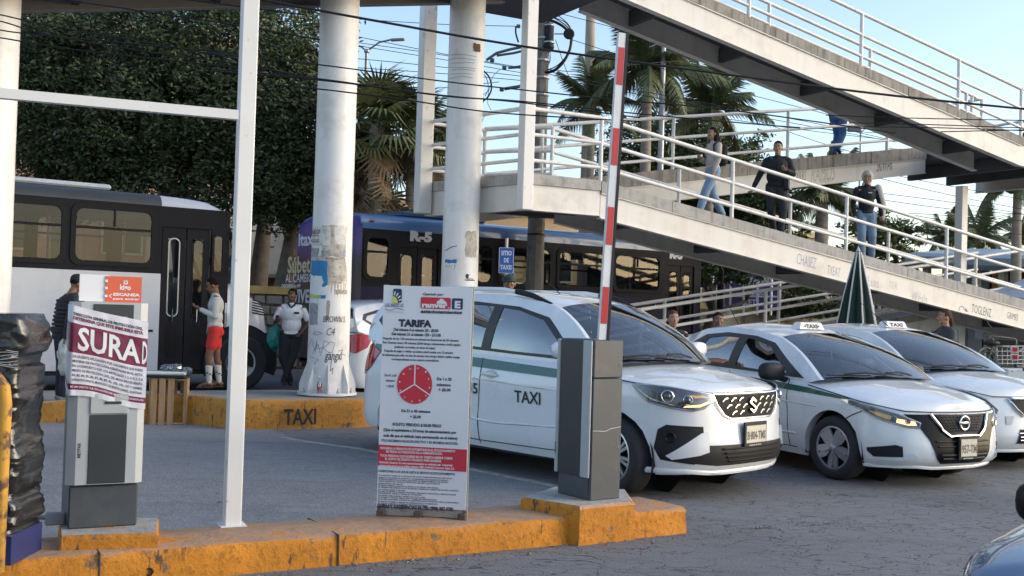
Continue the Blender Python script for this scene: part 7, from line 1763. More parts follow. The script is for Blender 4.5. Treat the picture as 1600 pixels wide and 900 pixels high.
def zbot_(x): return (zb_l - .02 + (zb_r - zb_l) * (max(0, x) / .41)) + .012 * math.sin(14 * x) + (0.0 if x > 0 else -x * .55)
nx, nz = 60, 46; mb = MB(); xs = [-.13 + (.405 + .13) * i / nx for i in range(nx + 1)]
vs = [noti(x, zbot_(x) + (ztop_(x) - zbot_(x)) * j / nz) for x in xs for j in range(nz + 1)]
mi_f = []
mN, nt, N, L, b = newmat('notice_paper'); v = texco(nt); n1 = noise(nt, v, 30, 4); c = ramp(nt, n1.outputs[0], [(.3, (.58, .58, .63)), (.7, (.68, .68, .73))]); L.new(c, b.inputs['Base Color']); b.inputs['Roughness'].default_value = .45; bump(nt, b, noise(nt, v, 14, 5, .6, .6).outputs[0], .35, .012)
mM, nt, N, L, b = newmat('maroon_print'); v = texco(nt); n1 = noise(nt, v, 30, 4); c = ramp(nt, n1.outputs[0], [(.3, (.14, .012, .045)), (.7, (.20, .02, .065))]); L.new(c, b.inputs['Base Color']); b.inputs['Roughness'].default_value = .4; bump(nt, b, noise(nt, v, 14, 5, .6, .6).outputs[0], .35, .012)
MATS['notice_paper'] = mN; MATS['maroon_print'] = mM
def slope(x): return -.20 * x
for i in range(nx):
 for j in range(nz):
  xc, t = (xs[i] + xs[i + 1]) / 2, (j + .5) / nz
  m = 1 if (.475 < t < .80) or (.075 < t < .135) else 0
  mb.f.append((i * (nz + 1) + j, (i + 1) * (nz + 1) + j, (i + 1) * (nz + 1) + j + 1, i * (nz + 1) + j + 1)); mb.mi.append(m)
mb.v = vs; nto = mb.build('paper_notice', [mN, mM], None, smooth=179, fixn=False); nto.parent = TD; nto.matrix_parent_inverse = WM[TD].inverted()
def ntext(txt, x, t, size, w, mat, bold=0., ax=None):
 fn = lambda X, Y: noti(x + X, zbot_(x + X) + (ztop_(x + X) - zbot_(x + X)) * t + Y, .003); mb = MB(); addtext(mb, txt, fn, size, bold, fit=w); mb.build('notice_print', mat, TD, fixn=False)
MAR = MATS['maroon_print'];
ntext('DIRECCIÓN GENERAL DE PROTECCIÓN CIVIL', .005, .895, .021, .37, INKB, .0008); ntext('DETERMINA QUE ESTE INMUEBLE ESTÁ', .003, .845, .024, .375, MAR, .0011)
ntext('SURA', .03, .52, .175, .335, WPR, .004); ntext('D', .375, .52, .175, .028, WPR, .004)
ntext('CLAU', -.118, .52, .175, .105, WPR, .003)
for k, t in enumerate(('DE URGENTE APLICACIÓN POR LOS DAÑOS QUE PUEDE', 'MATERIA DE PROTECCIÓN ASENTADAS EN EL ACTA', 'EN LO DISPUESTO POR LOS ARTÍCULOS 1, 2, 3, 4, 5, 7, 8', 'MENTO DE PROTECCIÓN CIVIL, DEL MUNICIPIO DE BENITO', '82, 83, 84, 85, 86, 87, 88, 89, 90, 105, 106, 107 Y DEMÁS', 'OPERATIVO PARA EL MUNICIPIO DE BENITO JUÁREZ, QUINTANA')):
 ntext(t, .008 - .0 * k, .425 - k * .052, .019, .375, INKB, .0003)
ntext('ES UN DELITO / LA VIOLACIÓN DE ESTE SELLO CONSTITUYE', .002, .09, .014, .39, WPR, .0003)
tb(.012, .172, .02, .03, TT + .005, TT + .155, WPR, 'sticker_blank'); tb(.150, .345, .012, .019, TT + .002, TT + .150, pm('orange_red_sticker', (.62, .11, .05), .45, var=.04), 'sticker')
for zz in (.03, .075, .115): tb(.146, .160, .010, .0118, TT + zz, TT + zz + .014, WPR, 'sticker_tab')
def st_(txt, x, z, size, w, bold=.0008): mb = MB(); addtext(mb, txt, lambda X, Y: Vector((tC.x, tC.y, 0)) + te * (x + X) + tn * .0105 + Vector((0, 0, TT + z + Y)), size, bold, fit=w); mb.build('sticker_print', WPR, TD, fixn=False)
st_('kigo', .225, .075, .042, .06, .0015); st_('ESCANEA', .19, .040, .022, .145, .001); st_('para entrar', .19, .018, .016, .145, .0005); st_('<', .168, .020, .05, .014, .0005)
mb = MB()
for x0, x1, z0, z1 in ((.245, .251, .108, .128), (.245, .268, .122, .128), (.262, .268, .108, .128), (.250, .262, .106, .112)): mb.add([Vector((tC.x, tC.y, 0)) + te * x + tn * .0105 + Vector((0, 0, TT + z)) for x, z in ((x0, z0), (x1, z0), (x1, z1), (x0, z1))], [(0, 1, 2, 3)])
mb.build('sticker_print', WPR, TD, fixn=False)
cb_ = G(84, 824, .262); mb = MB(); mb.box((cb_.x - .03, cb_.y + .08, .295), (.10, .07, .065), Matrix.Rotation(ta, 3, 'Z'), ch=.006); CBX = mb.build('conduit_box', pm('grey_conduit_box', (.26, .27, .28), .5), None); tag(CBX, 'small grey conduit box with a short bent pipe at the foot of the ticket machine', 'junction box')
mb = MB(); q0 = Vector((cb_.x - .08, cb_.y + .08, .30)); mb.tube([q0, q0 + Vector((-.05, 0, .0)), q0 + Vector((-.085, -.02, -.04)), q0 + Vector((-.10, -.03, -.12))], .014, 8); o = mb.build('pipe', GALV, CBX, smooth=60)
wx0, wx1 = G(-12, 800, .30), G(62, 803, .30)
wc = P(1, 700, 5.75); wc.z = 0
WP = thing('wrapped_machine', 'parking machine wrapped in shiny black plastic film, left edge of the view', 'ticket machine', (wc.x, wc.y, .18))
g = random.Random(3); mb = MB(); nz_, na = 90, 72; vs = []
zW0, zW1 = .335, 1.46
import mathutils.noise as mn
for j in range(nz_ + 1):
 t = j / nz_; z = zW0 + (zW1 - zW0) * t
 hw, hd = .155, .19
 hw += .012 * math.sin(t * 9) + .01 * math.sin(t * 23) - (.028 if abs(t - .79) < .03 else 0) - (.02 if abs(t - .16) < .02 else 0)
 if t < .1: hw += -.02 * (.1 - t) / .1 * math.sin(t * 80)
 if t > .97: hw *= 1 - (t - .97) * 3
 for k in range(na):
  a = 2 * math.pi * k / na; c_, s_ = math.cos(a), math.sin(a); e = .28
  x, y = math.copysign(abs(c_) ** e, c_) * hw, math.copysign(abs(s_) ** e, s_) * hd
  p = Vector((x, y, z)); nn = Vector((c_, s_, 0)); q = Vector((a * .9, z * 2.6 + .5 * math.sin(a * 2), 0))
  w = mn.noise(Vector((x * 9 + y * 9, z * 20 + x * 8, 1.3))) * .012 + abs(mn.noise(Vector((x * 7 + 3, z * 34 - y * 12 + x * 20, 4.1)))) * .020 + mn.noise(Vector((x * 30, z * 60, y * 30))) * .003
  vs.append(Vector((wc.x, wc.y, 0)) + p + nn * w)
fs = [(j * na + k, j * na + (k + 1) % na, (j + 1) * na + (k + 1) % na, (j + 1) * na + k) for j in range(nz_) for k in range(na)] + [tuple(nz_ * na + k for k in range(na))]
mb.add(vs, fs); FILM = pm('black_stretch_film', (.012, .012, .013), .22, var=.3, vs=10, bmp=.3, bs=30, coat=.5); mb.build('plastic_wrap', FILM, WP, smooth=70)
mb = MB()
for k in range(7):
 z = zW0 + (zW1 - zW0) * (.76 + .012 * k) ; mb.tube([Vector((wc.x + .165 * c, wc.y - .205 + .02 * abs(c), z + .006 * math.sin(5 * c + k))) for c in np.linspace(-.95, .95, 16)], .0022, 4)
for k in range(3):
 z = zW0 + (zW1 - zW0) * (.155 + .012 * k); mb.tube([Vector((wc.x + .16 * c, wc.y - .205 + .02 * abs(c), z + .004 * math.sin(5 * c + k))) for c in np.linspace(-.95, .95, 16)], .0022, 4)
o = mb.build('tape', pm('clear_tape', (.45, .47, .45), .2), WP); o['kind'] = 'stuff'
mb = MB(); mb.box((wc.x - .02, wc.y, .255), (.36, .36, .155), ch=.004); pl = mb.build('plinth', pm('navy_plinth', (.02, .03, .12), .5, var=.06), WP)
ORS = pm('coral_square', (.62, .12, .07), .5)
for (x, z, w) in ((.02, .30, .035), (-.115, .225, .03), (-.03, .25, .035), (.09, .30, .035), (.115, .262, .032), (.115, .20, .035), (-.06, .185, .025), (.06, .215, .0)):
 if w: mb = MB(); mb.box((wc.x - .02 + x, wc.y - .1815, z), (w, .003, w)); mb.build('square_tile', ORS, pl)
mb = MB(); mb.box((wc.x - .02, wc.y - .1815, .329), (.355, .003, .006)); mb.build('trim_line', ORS, pl)
YB = pm('rusty_yellow_paint', (.52, .26, .03), .6, var=.2, vs=4, dirt=((.10, .05, .03), .95, 9), dthr=(.5, .58))
yb_ = P(6, 700, 5.35); mb = MB(); c = Vector((yb_.x - .06, yb_.y, 0))
pts = [c + Vector((.055, 0, .2)), c + Vector((.06, 0, 1.02)), c + Vector((.05, 0, 1.10)), c + Vector((.01, 0, 1.15)), c + Vector((-.06, 0, 1.17)), c + Vector((-.2, 0, 1.17))]
mb.tube(pts, .03, 10); RB = mb.build('hoop_barrier', YB, smooth=60); tag(RB, 'rusty yellow steel hoop barrier at the far left edge', 'barrier')
mb = MB(); mb.box((c.x - .07, c.y + .01, .62), (.2, .02, .75)); mb.build('plate', pm('rust_brown', (.10, .055, .035), .8, var=.4, vs=12), RB)
WOOD = pm('crate_pine', (.40, .235, .12), .8, var=.25, vs=3, bmp=.3, bs=60, stretch=(6, 6, 1), dirt=((.2, .1, .05), .4, 6))
cr = G(263, 664, 0); CA = rad(12); ce = Vector((math.cos(CA), math.sin(CA), 0)); cn = Vector((-math.sin(CA), math.cos(CA), 0))
CR = thing('wooden_crate', 'slatted pine fruit crate stood on end in front of the far orange kerb', 'crate', (cr.x, cr.y, 0))
CWd, CD, CH_ = .47, .32, .585
def cx(x0, x1, y0, y1, z0, z1, nm, mat=WOOD, par=None):
 mb = MB(); mb.box(((x0 + x1) / 2, (y0 + y1) / 2, (z0 + z1) / 2), (x1 - x0, y1 - y0, z1 - z0), Matrix.Rotation(R.uniform(-.01, .01), 3, 'Y'), ch=.002)
 mb.v = [Vector((cr.x, cr.y, 0)) + ce * p.x + cn * p.y + Vector((0, 0, p.z)) for p in mb.v]; return mb.build(nm, mat, par or CR)
for z in (.008, CH_ - .028):
 cx(-.23, .20, 0, CD, z, z + .02, 'end_board')
for k, x in enumerate((-.225, -.125, -.02, )): cx(x, x + .075, -.012, 0, .0, CH_, 'slat')
for k, x in enumerate((-.225, -.12, -.01, .10)): cx(x, x + .075, CD, CD + .012, .0, CH_, 'slat')
for k, y in enumerate((.0, .115, .24)): cx(.20, .212, y, y + .075, 0, CH_, 'slat'); cx(-.242, -.230, y, y + .075, 0, CH_, 'slat')
for x in (-.2, .17): cx(x, x + .03, .01, .04, .03, CH_ - .03, 'corner_post')
sc0 = Vector((cr.x, cr.y, 0)) + cn * .12 + ce * .0
SCL = thing('weighing_scale', 'white flat scale with crumpled clear bags lying on the crate', 'scale', (sc0.x, sc0.y, CH_))
mb = MB(); mb.prism([(-.33, -.15), (.17, -.15), (.23, -.10), (.23, .12), (-.33, .12)], CH_ + .003, CH_ + .03); mb.v = [sc0 + ce * p.x + cn * p.y + Vector((0, 0, p.z)) for p in mb.v]; mb.build('base', BLACK, SCL)
mb = MB(); mb.box((0, 0, CH_ + .055), (.50, .26, .045), ch=.015); mb.v = [sc0 + ce * (p.x - .06) + cn * p.y + Vector((0, 0, p.z)) for p in mb.v]; mb.build('pan', pm('white_plastic', (.6, .62, .6), .4), SCL)
def crumple(c, r, mat, seed, sc=(1, 1, .6)):
 mb = MB(); mb.sphere((0, 0, 0), 1, 26, 16)
 for p in mb.v:
  d_ = p.normalized(); k = 1 + .32 * mn.noise(d_ * 3.1 + Vector((seed, 0, 0))) + .22 * abs(mn.noise(d_ * 7 + Vector((0, seed, 0)))); p.x, p.y, p.z = d_.x * r * k * sc[0], d_.y * r * k * sc[1], d_.z * r * k * sc[2]
 mb.v = [Vector(c) + p for p in mb.v]; return mb
CLR = glassmat('clear_bag_film', (.72, .76, .78), .8, .18, .15)
for k, (x, y, r_) in enumerate(((.05, 0, .085), (-.06, .02, .07), (.19, -.02, .07))):
 o = crumple(sc0 + ce * x + cn * y + Vector((0, 0, CH_ + .12 - (.03 if k == 2 else 0))), r_, CLR, k * 3.3).build('plastic_bag', CLR, None, smooth=179)
 tag(o, ('crumpled clear bag on the middle of the white scale', 'crumpled clear bag at the left end of the white scale', 'clear bottle-like bag at the right end of the white scale')[k], 'plastic bag', 'clear bags on the scale')
bb_ = G(511, 618, .26); mb = MB(); M = Matrix.Translation((W(5.56, 15.67).x - .05, 15.67 * 0 + W(5.56, 15.67).y - .40, .26)); mb.lathe([(0, 0), (.032, 0), (.034, .01), (.034, .13), (.014, .19), (.013, .24), (.015, .245)], 14, M); bo_ = mb.build('glass_bottle', LGLASS, None, smooth=50); tag(bo_, 'small clear glass bottle standing at the foot of the poster column', 'bottle')
mb = MB(); mb.lathe([(.0345, .05), (.0345, .09)], 14, M); mb.build('label_band', REDP, bo_, smooth=50)
ut = P(1341, 392, 17.2); UM = thing('umbrella', 'closed dark green market umbrella with white edging behind the taxis', 'umbrella', (ut.x, ut.y, 0))
UG = pm('dark_green_canvas', (.006, .022, .018), .8, var=.2, vs=6); UW = pm('white_piping', (.55, .55, .52), .7)
mb = MB(); mb.tube([(ut.x, ut.y, 0), (ut.x, ut.y, ut.z)], .02, 8); mb.build('pole', GALV, UM)
mb = MB(); mb.lathe([(.0, .10), (.012, .07), (.035, .02), (.03, .0)], 12, Matrix.Translation((ut.x, ut.y, ut.z - .02))); mb.build('finial', UW, UM, smooth=60)
ng = 8
def urad(z, a): t = (ut.z - z) / 1.25; return (.03 + .245 * t ** .9) * (1 + .35 * (abs(math.cos(a * ng / 2)) - .5) * min(1, t * 2))
mb = MB(); rows = 22; nA = 64
mb.add([Vector((ut.x + urad(ut.z - 1.3 * j / rows, 2 * math.pi * k / nA) * math.cos(2 * math.pi * k / nA), ut.y + urad(ut.z - 1.3 * j / rows, 2 * math.pi * k / nA) * math.sin(2 * math.pi * k / nA), ut.z - 1.3 * j / rows)) for j in range(rows + 1) for k in range(nA)], [(j * nA + k, j * nA + (k + 1) % nA, (j + 1) * nA + (k + 1) % nA, (j + 1) * nA + k) for j in range(rows) for k in range(nA)])
mb.build('canopy', UG, UM, smooth=60)
for k in range(ng):
 a = 2 * math.pi * k / ng + .0; mb = MB(); mb.tube([Vector((ut.x + (urad(z, a) + .006) * math.cos(a), ut.y + (urad(z, a) + .006) * math.sin(a), z)) for z in np.linspace(ut.z - .02, ut.z - 1.3, 12)], .013, 5); mb.build('piping', UW, UM, smooth=60)
UPC = W(11.12, 19.12); UPZ = UPC.y
UP = thing('utility_pole', 'weathered grey concrete utility pole behind the bridge landing with coiled cables and a black canister', 'utility pole', (UPC.x, UPC.y, 0))
PCON = pm('weathered_pole_concrete', (.17, .15, .13), .9, var=.2, vs=5, bmp=.5, bs=30, dirt=((.07, .06, .05), .7, 7), streak=((.3, .28, .25), .5, 8))
mb = MB(); mb.lathe([(.20, -.02), (.165, 4), (.15, 8.6)], 8, Matrix.Translation((UPC.x, UPC.y, 0)), cap=True); mb.build('shaft', PCON, UP)
for z in (3.1, 3.45, 5.6, 5.95, 6.3, 6.65, 6.85, 7.1):
 mb = MB(); mb.lathe([(.175, z), (.178, z + .02), (.175, z + .04)], 16, Matrix.Translation((UPC.x, UPC.y, 0))); mb.build('steel_band', GALV if z > 5 else BLACK, UP)
cz = lambda px, py, dy=0.: P(px, py, UPZ + dy)
CABB = pm('black_cable', (.012, .012, .013), .6, var=.2, spec=.3)
mb = MB(); a = cz(857, 77, -.1); b = cz(857, 40, -.1); mb.lathe([(0, 0), (.10, 0), (.115, .03), (.115, .07), (.10, .09), (.10, .50), (.085, .53), (0, .53)], 20, Matrix.Translation((a.x, a.y, a.z))); mb.build('canister', CABB, UP, smooth=40)
mb = MB(); mb.lathe([(.117, .12), (.119, .135), (.117, .15)], 20, Matrix.Translation((a.x, a.y, a.z))); mb.build('clamp_ring', GALV, UP); mb = MB(); mb.lathe([(.103, .47), (.105, .485), (.103, .5)], 20, Matrix.Translation((a.x, a.y, a.z))); mb.build('clamp_ring', GALV, UP)
mb = MB(); c = cz(889, 53, -.1); mb.lathe([(0, -.02), (.10, -.02), (.115, 0), (.10, .02), (0, .02)], 22, Matrix.Translation(c) @ Matrix.Rotation(rad(90), 4, 'X')); mb.build('cable_hub', CABB, UP, smooth=40)
mb = MB(); mb.tube([cz(866, 53, -.1), c], .014, 6); mb.build('arm', GALV, UP)
def loop(pts, r, name='cable_coil', dy=-.1):
 P3 = [cz(x, y, dy) for x, y in pts]; out = []
 for i in range(len(P3) - 1):
  p0_, p1_, p2_, p3_ = P3[max(i - 1, 0)], P3[i], P3[i + 1], P3[min(i + 2, len(P3) - 1)]
  for k in range(6):
   t = k / 6; out.append(.5 * ((2 * p1_) + (-p0_ + p2_) * t + (2 * p0_ - 5 * p1_ + 4 * p2_ - p3_) * t * t + (-p0_ + 3 * p1_ - 3 * p2_ + p3_) * t ** 3))
 out.append(P3[-1]); mb = MB(); mb.tube(out, r, 6); return mb.build(name, CABB, UP, smooth=60)
loop([(838, 32), (860, 32), (878, 40), (889, 50)], .03); loop([(838, 26), (862, 27), (882, 38), (891, 48)], .012); loop([(838, 22), (866, 22), (886, 36), (893, 48)], .010); loop([(852, 14), (858, 24), (882, 34), (892, 47)], .008)
loop([(893, 60), (890, 78), (880, 97), (866, 110), (850, 113), (836, 108)], .032); loop([(892, 60), (889, 80), (876, 98), (862, 107), (848, 110)], .012)
loop([(856, 80), (859, 92), (852, 108)], .006); loop([(860, 80), (860, 94), (854, 108)], .006)
loop([(838, 18), (832, 28), (848, 20), (836, 26)], .008)
GRN = pm('dark_green_grey_bracket', (.07, .09, .09), .5, var=.2)
for pts, r in ((((820, 71), (790, 77), (768, 83), (752, 94)), .030), (((820, 77), (795, 83), (768, 87)), .026), (((820, 101), (800, 105), (786, 106)), .03), (((820, 133), (805, 135), (780, 139)), .035)):
 mb = MB(); mb.tube([cz(x + 8, y, -.05) for x, y in pts], r, 7); mb.build('bracket', GRN, UP, smooth=60)
for x, y, r in ((765, 94, .05), (784, 106, .05), (780, 140, .05), (806, 41, .045)):
 mb = MB(); mb.box(cz(x + 4, y, -.05), (r * 1.8, .08, r * 1.5), ch=.015); mb.build('clamp', GRN, UP)
loop([(806, 41), (806, 52), (810, 66)], .02);
loop([(752, 108), (764, 120), (768, 138), (762, 152), (754, 158)], .018); loop([(752, 112), (760, 122), (763, 138), (758, 150)], .008); loop([(782, 108), (770, 120), (764, 140), (752, 150)], .006); loop([(764, 140), (762, 160), (768, 176), (757, 182), (752, 195)], .006)
loop([(753, 112), (752, 135), (754, 160)], .03)
def pole(label, px, pyt, Y, r0, r1, mat, z0=1.75, name='pole', cat='pole'):
 p = P(px, pyt, Y); t = thing(name, label, cat, (p.x, p.y, z0)); mb = MB(); mb.tube([(p.x, p.y, z0 - .05), (p.x, p.y, p.z)], [r0, r1], 10); mb.build('shaft', mat, t, smooth=60); return t, p
TANP = pm('tan_pole', (.42, .36, .28), .85, var=.15, vs=2, streak=((.2, .16, .12), .5, 4))
pole('tan wooden pole rising behind the small coconut palm', 923, 25, 33, .20, .15, TANP)
t, p = pole('thin pale grey pole in front of the tall coconut palm', 1037, 72, 30, .10, .07, GALV)
for dx, dz in ((.45, .08), (-.4, .05)):
 mb = MB(); mb.tube([p, p + Vector((dx * .5, 0, dz)), p + Vector((dx, 0, -.05))], .015, 5); mb.build('arm', GALV, t)
def lamp(label, px, py, Y, arms, z0=1.75, r=.05):
 t, p = pole(label, px, py, Y, r * 1.3, r, GALV, z0, 'street_lamp', 'street lamp')
 mb = MB(); mb.box(p, (.16, .16, .12), ch=.03); mb.build('head_joint', GALV, t)
 for dx, dz in arms:
  mb = MB(); e = p + Vector((dx, 0, dz)); mb.tube([p, p + Vector((dx * .5, 0, dz * .75)), e], .03, 6); mb.build('arm', GALV, t, smooth=60)
  mb = MB(); mb.box(e + Vector((math.copysign(.18, dx), 0, 0)), (.42, .18, .07), Matrix.Rotation(-.08 * (1 if dx > 0 else -1), 3, 'Y'), ch=.02); mb.build('lamp_head', pm('grey_lamp_head', (.22, .23, .24), .5), t)
 return t
lamp('twin-arm street lamp against the sky right of the poster column', 573, 80, 33, ((.75, .38), (-.35, .18)))
lamp('small far street lamp seen under the upper ramp', 1345, 207, 60, ((.5, .3), (-.4, .28)), r=.06)
sp_ = P(791, 407, 17.6); SG = thing('taxi_sign', 'blue sign reading SITIO DE TAXIS on a thin grey pole above the nearest taxi', 'sign', (sp_.x, sp_.y, 0))
mb = MB(); mb.tube([(sp_.x + .0, sp_.y + .03, 0), (sp_.x, sp_.y + .03, P(791, 372, 17.6).z)], .025, 8); mb.build('pole', GALV, SG, smooth=60)
mb = MB(); mb.box((sp_.x, sp_.y, sp_.z), (.24, .012, .42), ch=.003); BSG = pm('sign_blue', (.02, .09, .36), .4, var=.03); mb.build('plate', BSG, SG)
mb = MB();
for r_ in (rrect(-.115, .115, -.205, .205, .01),): mb.tube([Vector((sp_.x + x, sp_.y - .008, sp_.z + z)) for x, z in r_ + r_[:1]], .003, 4)
mb.build('border_line', WT, SG)
for k, w in enumerate(('SITIO', 'DE', 'TAXIS')):
 mb = MB(); wd = (.17, .08, .19)[k]; addtext(mb, w, planefn((sp_.x - wd / 2, sp_.y - .0075, sp_.z + .085 - .115 * k), (1, 0, 0), (0, 0, 1)), .10, .0035, fit=wd); mb.build('lettering', WT, SG, fixn=False)
def span(pts, r, label, grp):
 P3 = [P(x, y, Y) for x, y, Y in pts]; out = []
 for i in range(len(P3) - 1):
  p0_, p1_, p2_, p3_ = P3[max(i - 1, 0)], P3[i], P3[i + 1], P3[min(i + 2, len(P3) - 1)]
  for k in range(8):
   t = k / 8; out.append(.5 * ((2 * p1_) + (-p0_ + p2_) * t + (2 * p0_ - 5 * p1_ + 4 * p2_ - p3_) * t * t + (-p0_ + 3 * p1_ - 3 * p2_ + p3_) * t ** 3))
 out.append(P3[-1]); mb = MB(); mb.tube(out, r, 5, cap=False); o = mb.build('overhead_cable', CABB, smooth=60); tag(o, label, 'cable', grp); return o
ORD = ('first', 'second', 'third', 'fourth', 'fifth', 'sixth')
GA = 'overhead cables crossing in front of the bridge'; GB = 'thin cables against the sky behind the bridge'; GC = 'cables before the dark trees at left'
span([(300, -22, 12.2), (400, -2, 12.4), (600, 35, 12.8), (820, 73, 13.2), (1140, 117, 13.6), (1400, 150, 14), (1700, 180, 14.4)], .016, 'thickest black cable, running from the top edge across column and bridge', GA)
LA = 'thin dark cable sloping gently down to the right in front of the columns'
for kk, pts in enumerate(([(300, 80, 12.6), (497, 101, 12.9), (692, 127, 13.1), (811, 140, 13.3), (954, 155, 13.5), (1140, 172, 13.6), (1400, 208, 14)], [(330, 108, 12.7), (497, 123, 12.9), (692, 150, 13.1), (811, 158, 13.3), (1000, 178, 13.5), (1250, 200, 14)], [(330, 111, 12.75), (497, 125, 12.95), (692, 149, 13.15), (811, 160, 13.35), (1000, 184, 13.5)], [(330, 124, 12.8), (497, 139, 13), (640, 157, 13.1), (775, 176, 13.3), (1000, 190, 13.5)])):
 span(pts, .009, '%s from the top of four thin cables before the columns' % ORD[kk], GA)
LC = 'thin dark cable running before the large trees at the left'
for kk, pts in enumerate(([(-60, 12, 13), (0, 23, 13), (78, 40, 13), (250, 70, 13), (372, 92, 13)], [(-60, 24, 13.1), (0, 33, 13.1), (78, 55, 13.1), (250, 84, 13.1), (372, 100, 13.1), (497, 124, 13)], [(-60, 38, 13.2), (0, 47, 13.2), (37, 52, 13.2), (180, 66, 13.2), (372, 84, 13.2)], [(-60, 52, 13.3), (0, 59, 13.3), (120, 78, 13.3), (372, 106, 13.3)], [(60, -6, 12.5), (200, 14, 12.5), (372, 40, 12.5), (500, 62, 12.6)], [(270, -4, 12.5), (372, 10, 12.5), (480, 24, 12.5)])):
 span(pts, .009, ('topmost of four cables crossing the leftmost column', 'second of four cables crossing the leftmost column', 'third of four cables crossing the leftmost column', 'lowest of four cables crossing the leftmost column', 'thin cable entering from the top edge at the left, over the dark trees', 'short cable near the top edge beside the square white post')[kk], GC)
LB = 'thin black cable strung across the sky behind the bridge'
skyw = [[(500, 45, 24), (562, 58, 24), (692, 84, 24), (840, 110, 24)], [(500, 58, 24), (562, 67, 24), (692, 86, 24), (840, 112, 24)], [(500, 62, 25), (562, 72, 25), (692, 93, 25), (840, 118, 25)], [(500, 88, 24), (562, 92, 24), (692, 105, 24), (840, 122, 24)], [(500, 101, 24), (562, 106, 24), (692, 115, 24), (840, 128, 24)],
  [(480, -2, 24), (565, 3, 24), (800, 9, 24), (900, 14, 24)], [(560, 30, 24), (692, 38, 24), (806, 41, 24)], [(620, 140, 24), (692, 137, 24), (780, 128, 24)],
  [(855, 16, 23.5), (971, 46, 24), (1100, 80, 25), (1290, 165, 26)], [(893, 62, 23.5), (962, 84, 24), (1140, 139, 25), (1227, 162, 26), (1400, 205, 27)], [(850, 110, 23), (954, 133, 24), (1140, 168, 25), (1290, 196, 26), (1450, 232, 27)], [(850, 114, 23), (960, 140, 24), (1150, 176, 25), (1400, 222, 26)], [(850, 108, 23), (900, 112, 23), (930, 106, 24), (1100, 92, 30)],
  [(868, 62, 23.5), (885, 110, 24), (903, 150, 26)], [(1140, 172, 26), (1279, 222, 27), (1420, 262, 28)], [(1130, 185, 26), (1279, 206, 27), (1420, 222, 28)], [(1130, 190, 26), (1400, 210, 28)],
  [(1340, 262, 28), (1480, 290, 28), (1700, 330, 28)], [(1340, 270, 28), (1500, 308, 28), (1700, 345, 28)], [(1360, 300, 28), (1500, 318, 28), (1700, 352, 28)], [(1375, 330, 28), (1500, 338, 28), (1600, 345, 28)], [(1350, 308, 28), (1480, 326, 28), (1600, 335, 28)], [(1440, 360, 29), (1500, 350, 29), (1592, 332, 30)], [(1440, 368, 29), (1520, 352, 29), (1592, 333, 30)], [(1400, 362, 28), (1500, 364, 28), (1700, 368, 28)], [(1280, 300, 28), (1400, 330, 28), (1500, 350, 28)],
  [(1040, 98, 29), (1200, 130, 29), (1300, 160, 28), (1400, 180, 28)], [(1150, 60, 26), (1250, 120, 26), (1330, 170, 26)]]
for pts in skyw:
 x_, y_ = pts[0][:2]
 span(pts, .008, 'thin cable against the sky between the poster column and the utility pole' if x_ < 700 else 'thin cable running from the utility pole across the palms' if x_ < 900 else 'thin cable crossing the sky behind the back ramp railings' if x_ < 1270 else 'thin cable against the pale sky below the upper ramp at right', GB)
GD = 'cables passing in front of the upper ramp at right'
for kk, pts in enumerate(([(1290, 180, 14), (1440, 185, 14), (1700, 190, 14)], [(1330, 192, 14), (1460, 195, 14), (1700, 204, 14)], [(1350, 198, 14.2), (1480, 200, 14.2), (1700, 208, 14.2)], [(1470, 206, 14), (1600, 203, 14), (1700, 202, 14)])):
 span(pts, .007, '%s from top of the four thin cables before the upper ramp at right' % ORD[kk], GD)
TR = thing('cargo_tricycle', 'old cargo tricycle with a wire crate, parked in the shade under the ramp end', 'tricycle', tuple(G(1560, 640, 0)))
def trp(px, py, dy=0.): return P(px, py, 16.2 + dy)
GM = pm('dull_grey_frame', (.16, .16, .15), .6, .3, var=.2)
def ringw(c, r, ax=Vector((.55, -.83, 0)), nm='wheel', t=.02):
 e = Vector((-ax.y, ax.x, 0)); mb = MB(); mb.tube([c + e * r * math.cos(a) + Vector((0, 0, r * math.sin(a))) for a in np.linspace(0, 2 * math.pi, 33)], t, 7); w = mb.build(nm, RUBBER, TR, smooth=60)
 for k in range(6):
  a = k * math.pi / 6; mb = MB(); mb.tube([c + (e * math.cos(a) + Vector((0, 0, math.sin(a)))) * r, c - (e * math.cos(a) + Vector((0, 0, math.sin(a)))) * r], .004, 4); mb.build('spoke', GALV, w)
 mb = MB(); mb.tube([c + e * (r + .05) * math.cos(a) + Vector((0, 0, (r + .05) * math.sin(a))) for a in np.linspace(.6, 2.9, 14)], .018, 6); mb.build('mudguard', GM, w, smooth=60)
ringw(trp(1540, 572), .22); ringw(trp(1600, 572, .5), .22)
for a, b in (((1540, 572), (1552, 540)), ((1540, 572), (1562, 580)), ((1552, 540), (1562, 580)), ((1552, 540), (1590, 545)), ((1553, 545), (1551, 528)), ((1562, 580), (1600, 575)), ((1546, 577), (1556, 555)), ((1556, 580), (1556, 540))):
 mb = MB(); mb.tube([trp(*a), trp(*b)], .014, 6); mb.build('frame_tube', GM, TR, smooth=60)
mb = MB(); mb.sphere(trp(1549, 536), .1, 12, 8, None, (1.3, .6, .45)); mb.build('saddle', BLACK, TR, smooth=179)
for y in (541, 549, 556, 562, 568):
 mb = MB(); mb.tube([trp(1556, y), trp(1612, y, .2)], .008, 5); mb.build('crate_wire', GALV, TR)
for x in range(1558, 1612, 8):
 mb = MB(); mb.tube([trp(x, 540), trp(x, 570)], .006, 4); mb.build('crate_wire', GALV, TR)
mb = MB(); mb.tube([trp(1546, 528), trp(1547, 525), trp(1550, 525), trp(1586, 529), trp(1588, 532), trp(1588, 538)], .010, 6); mb.build('handlebar', GM, TR, smooth=60)
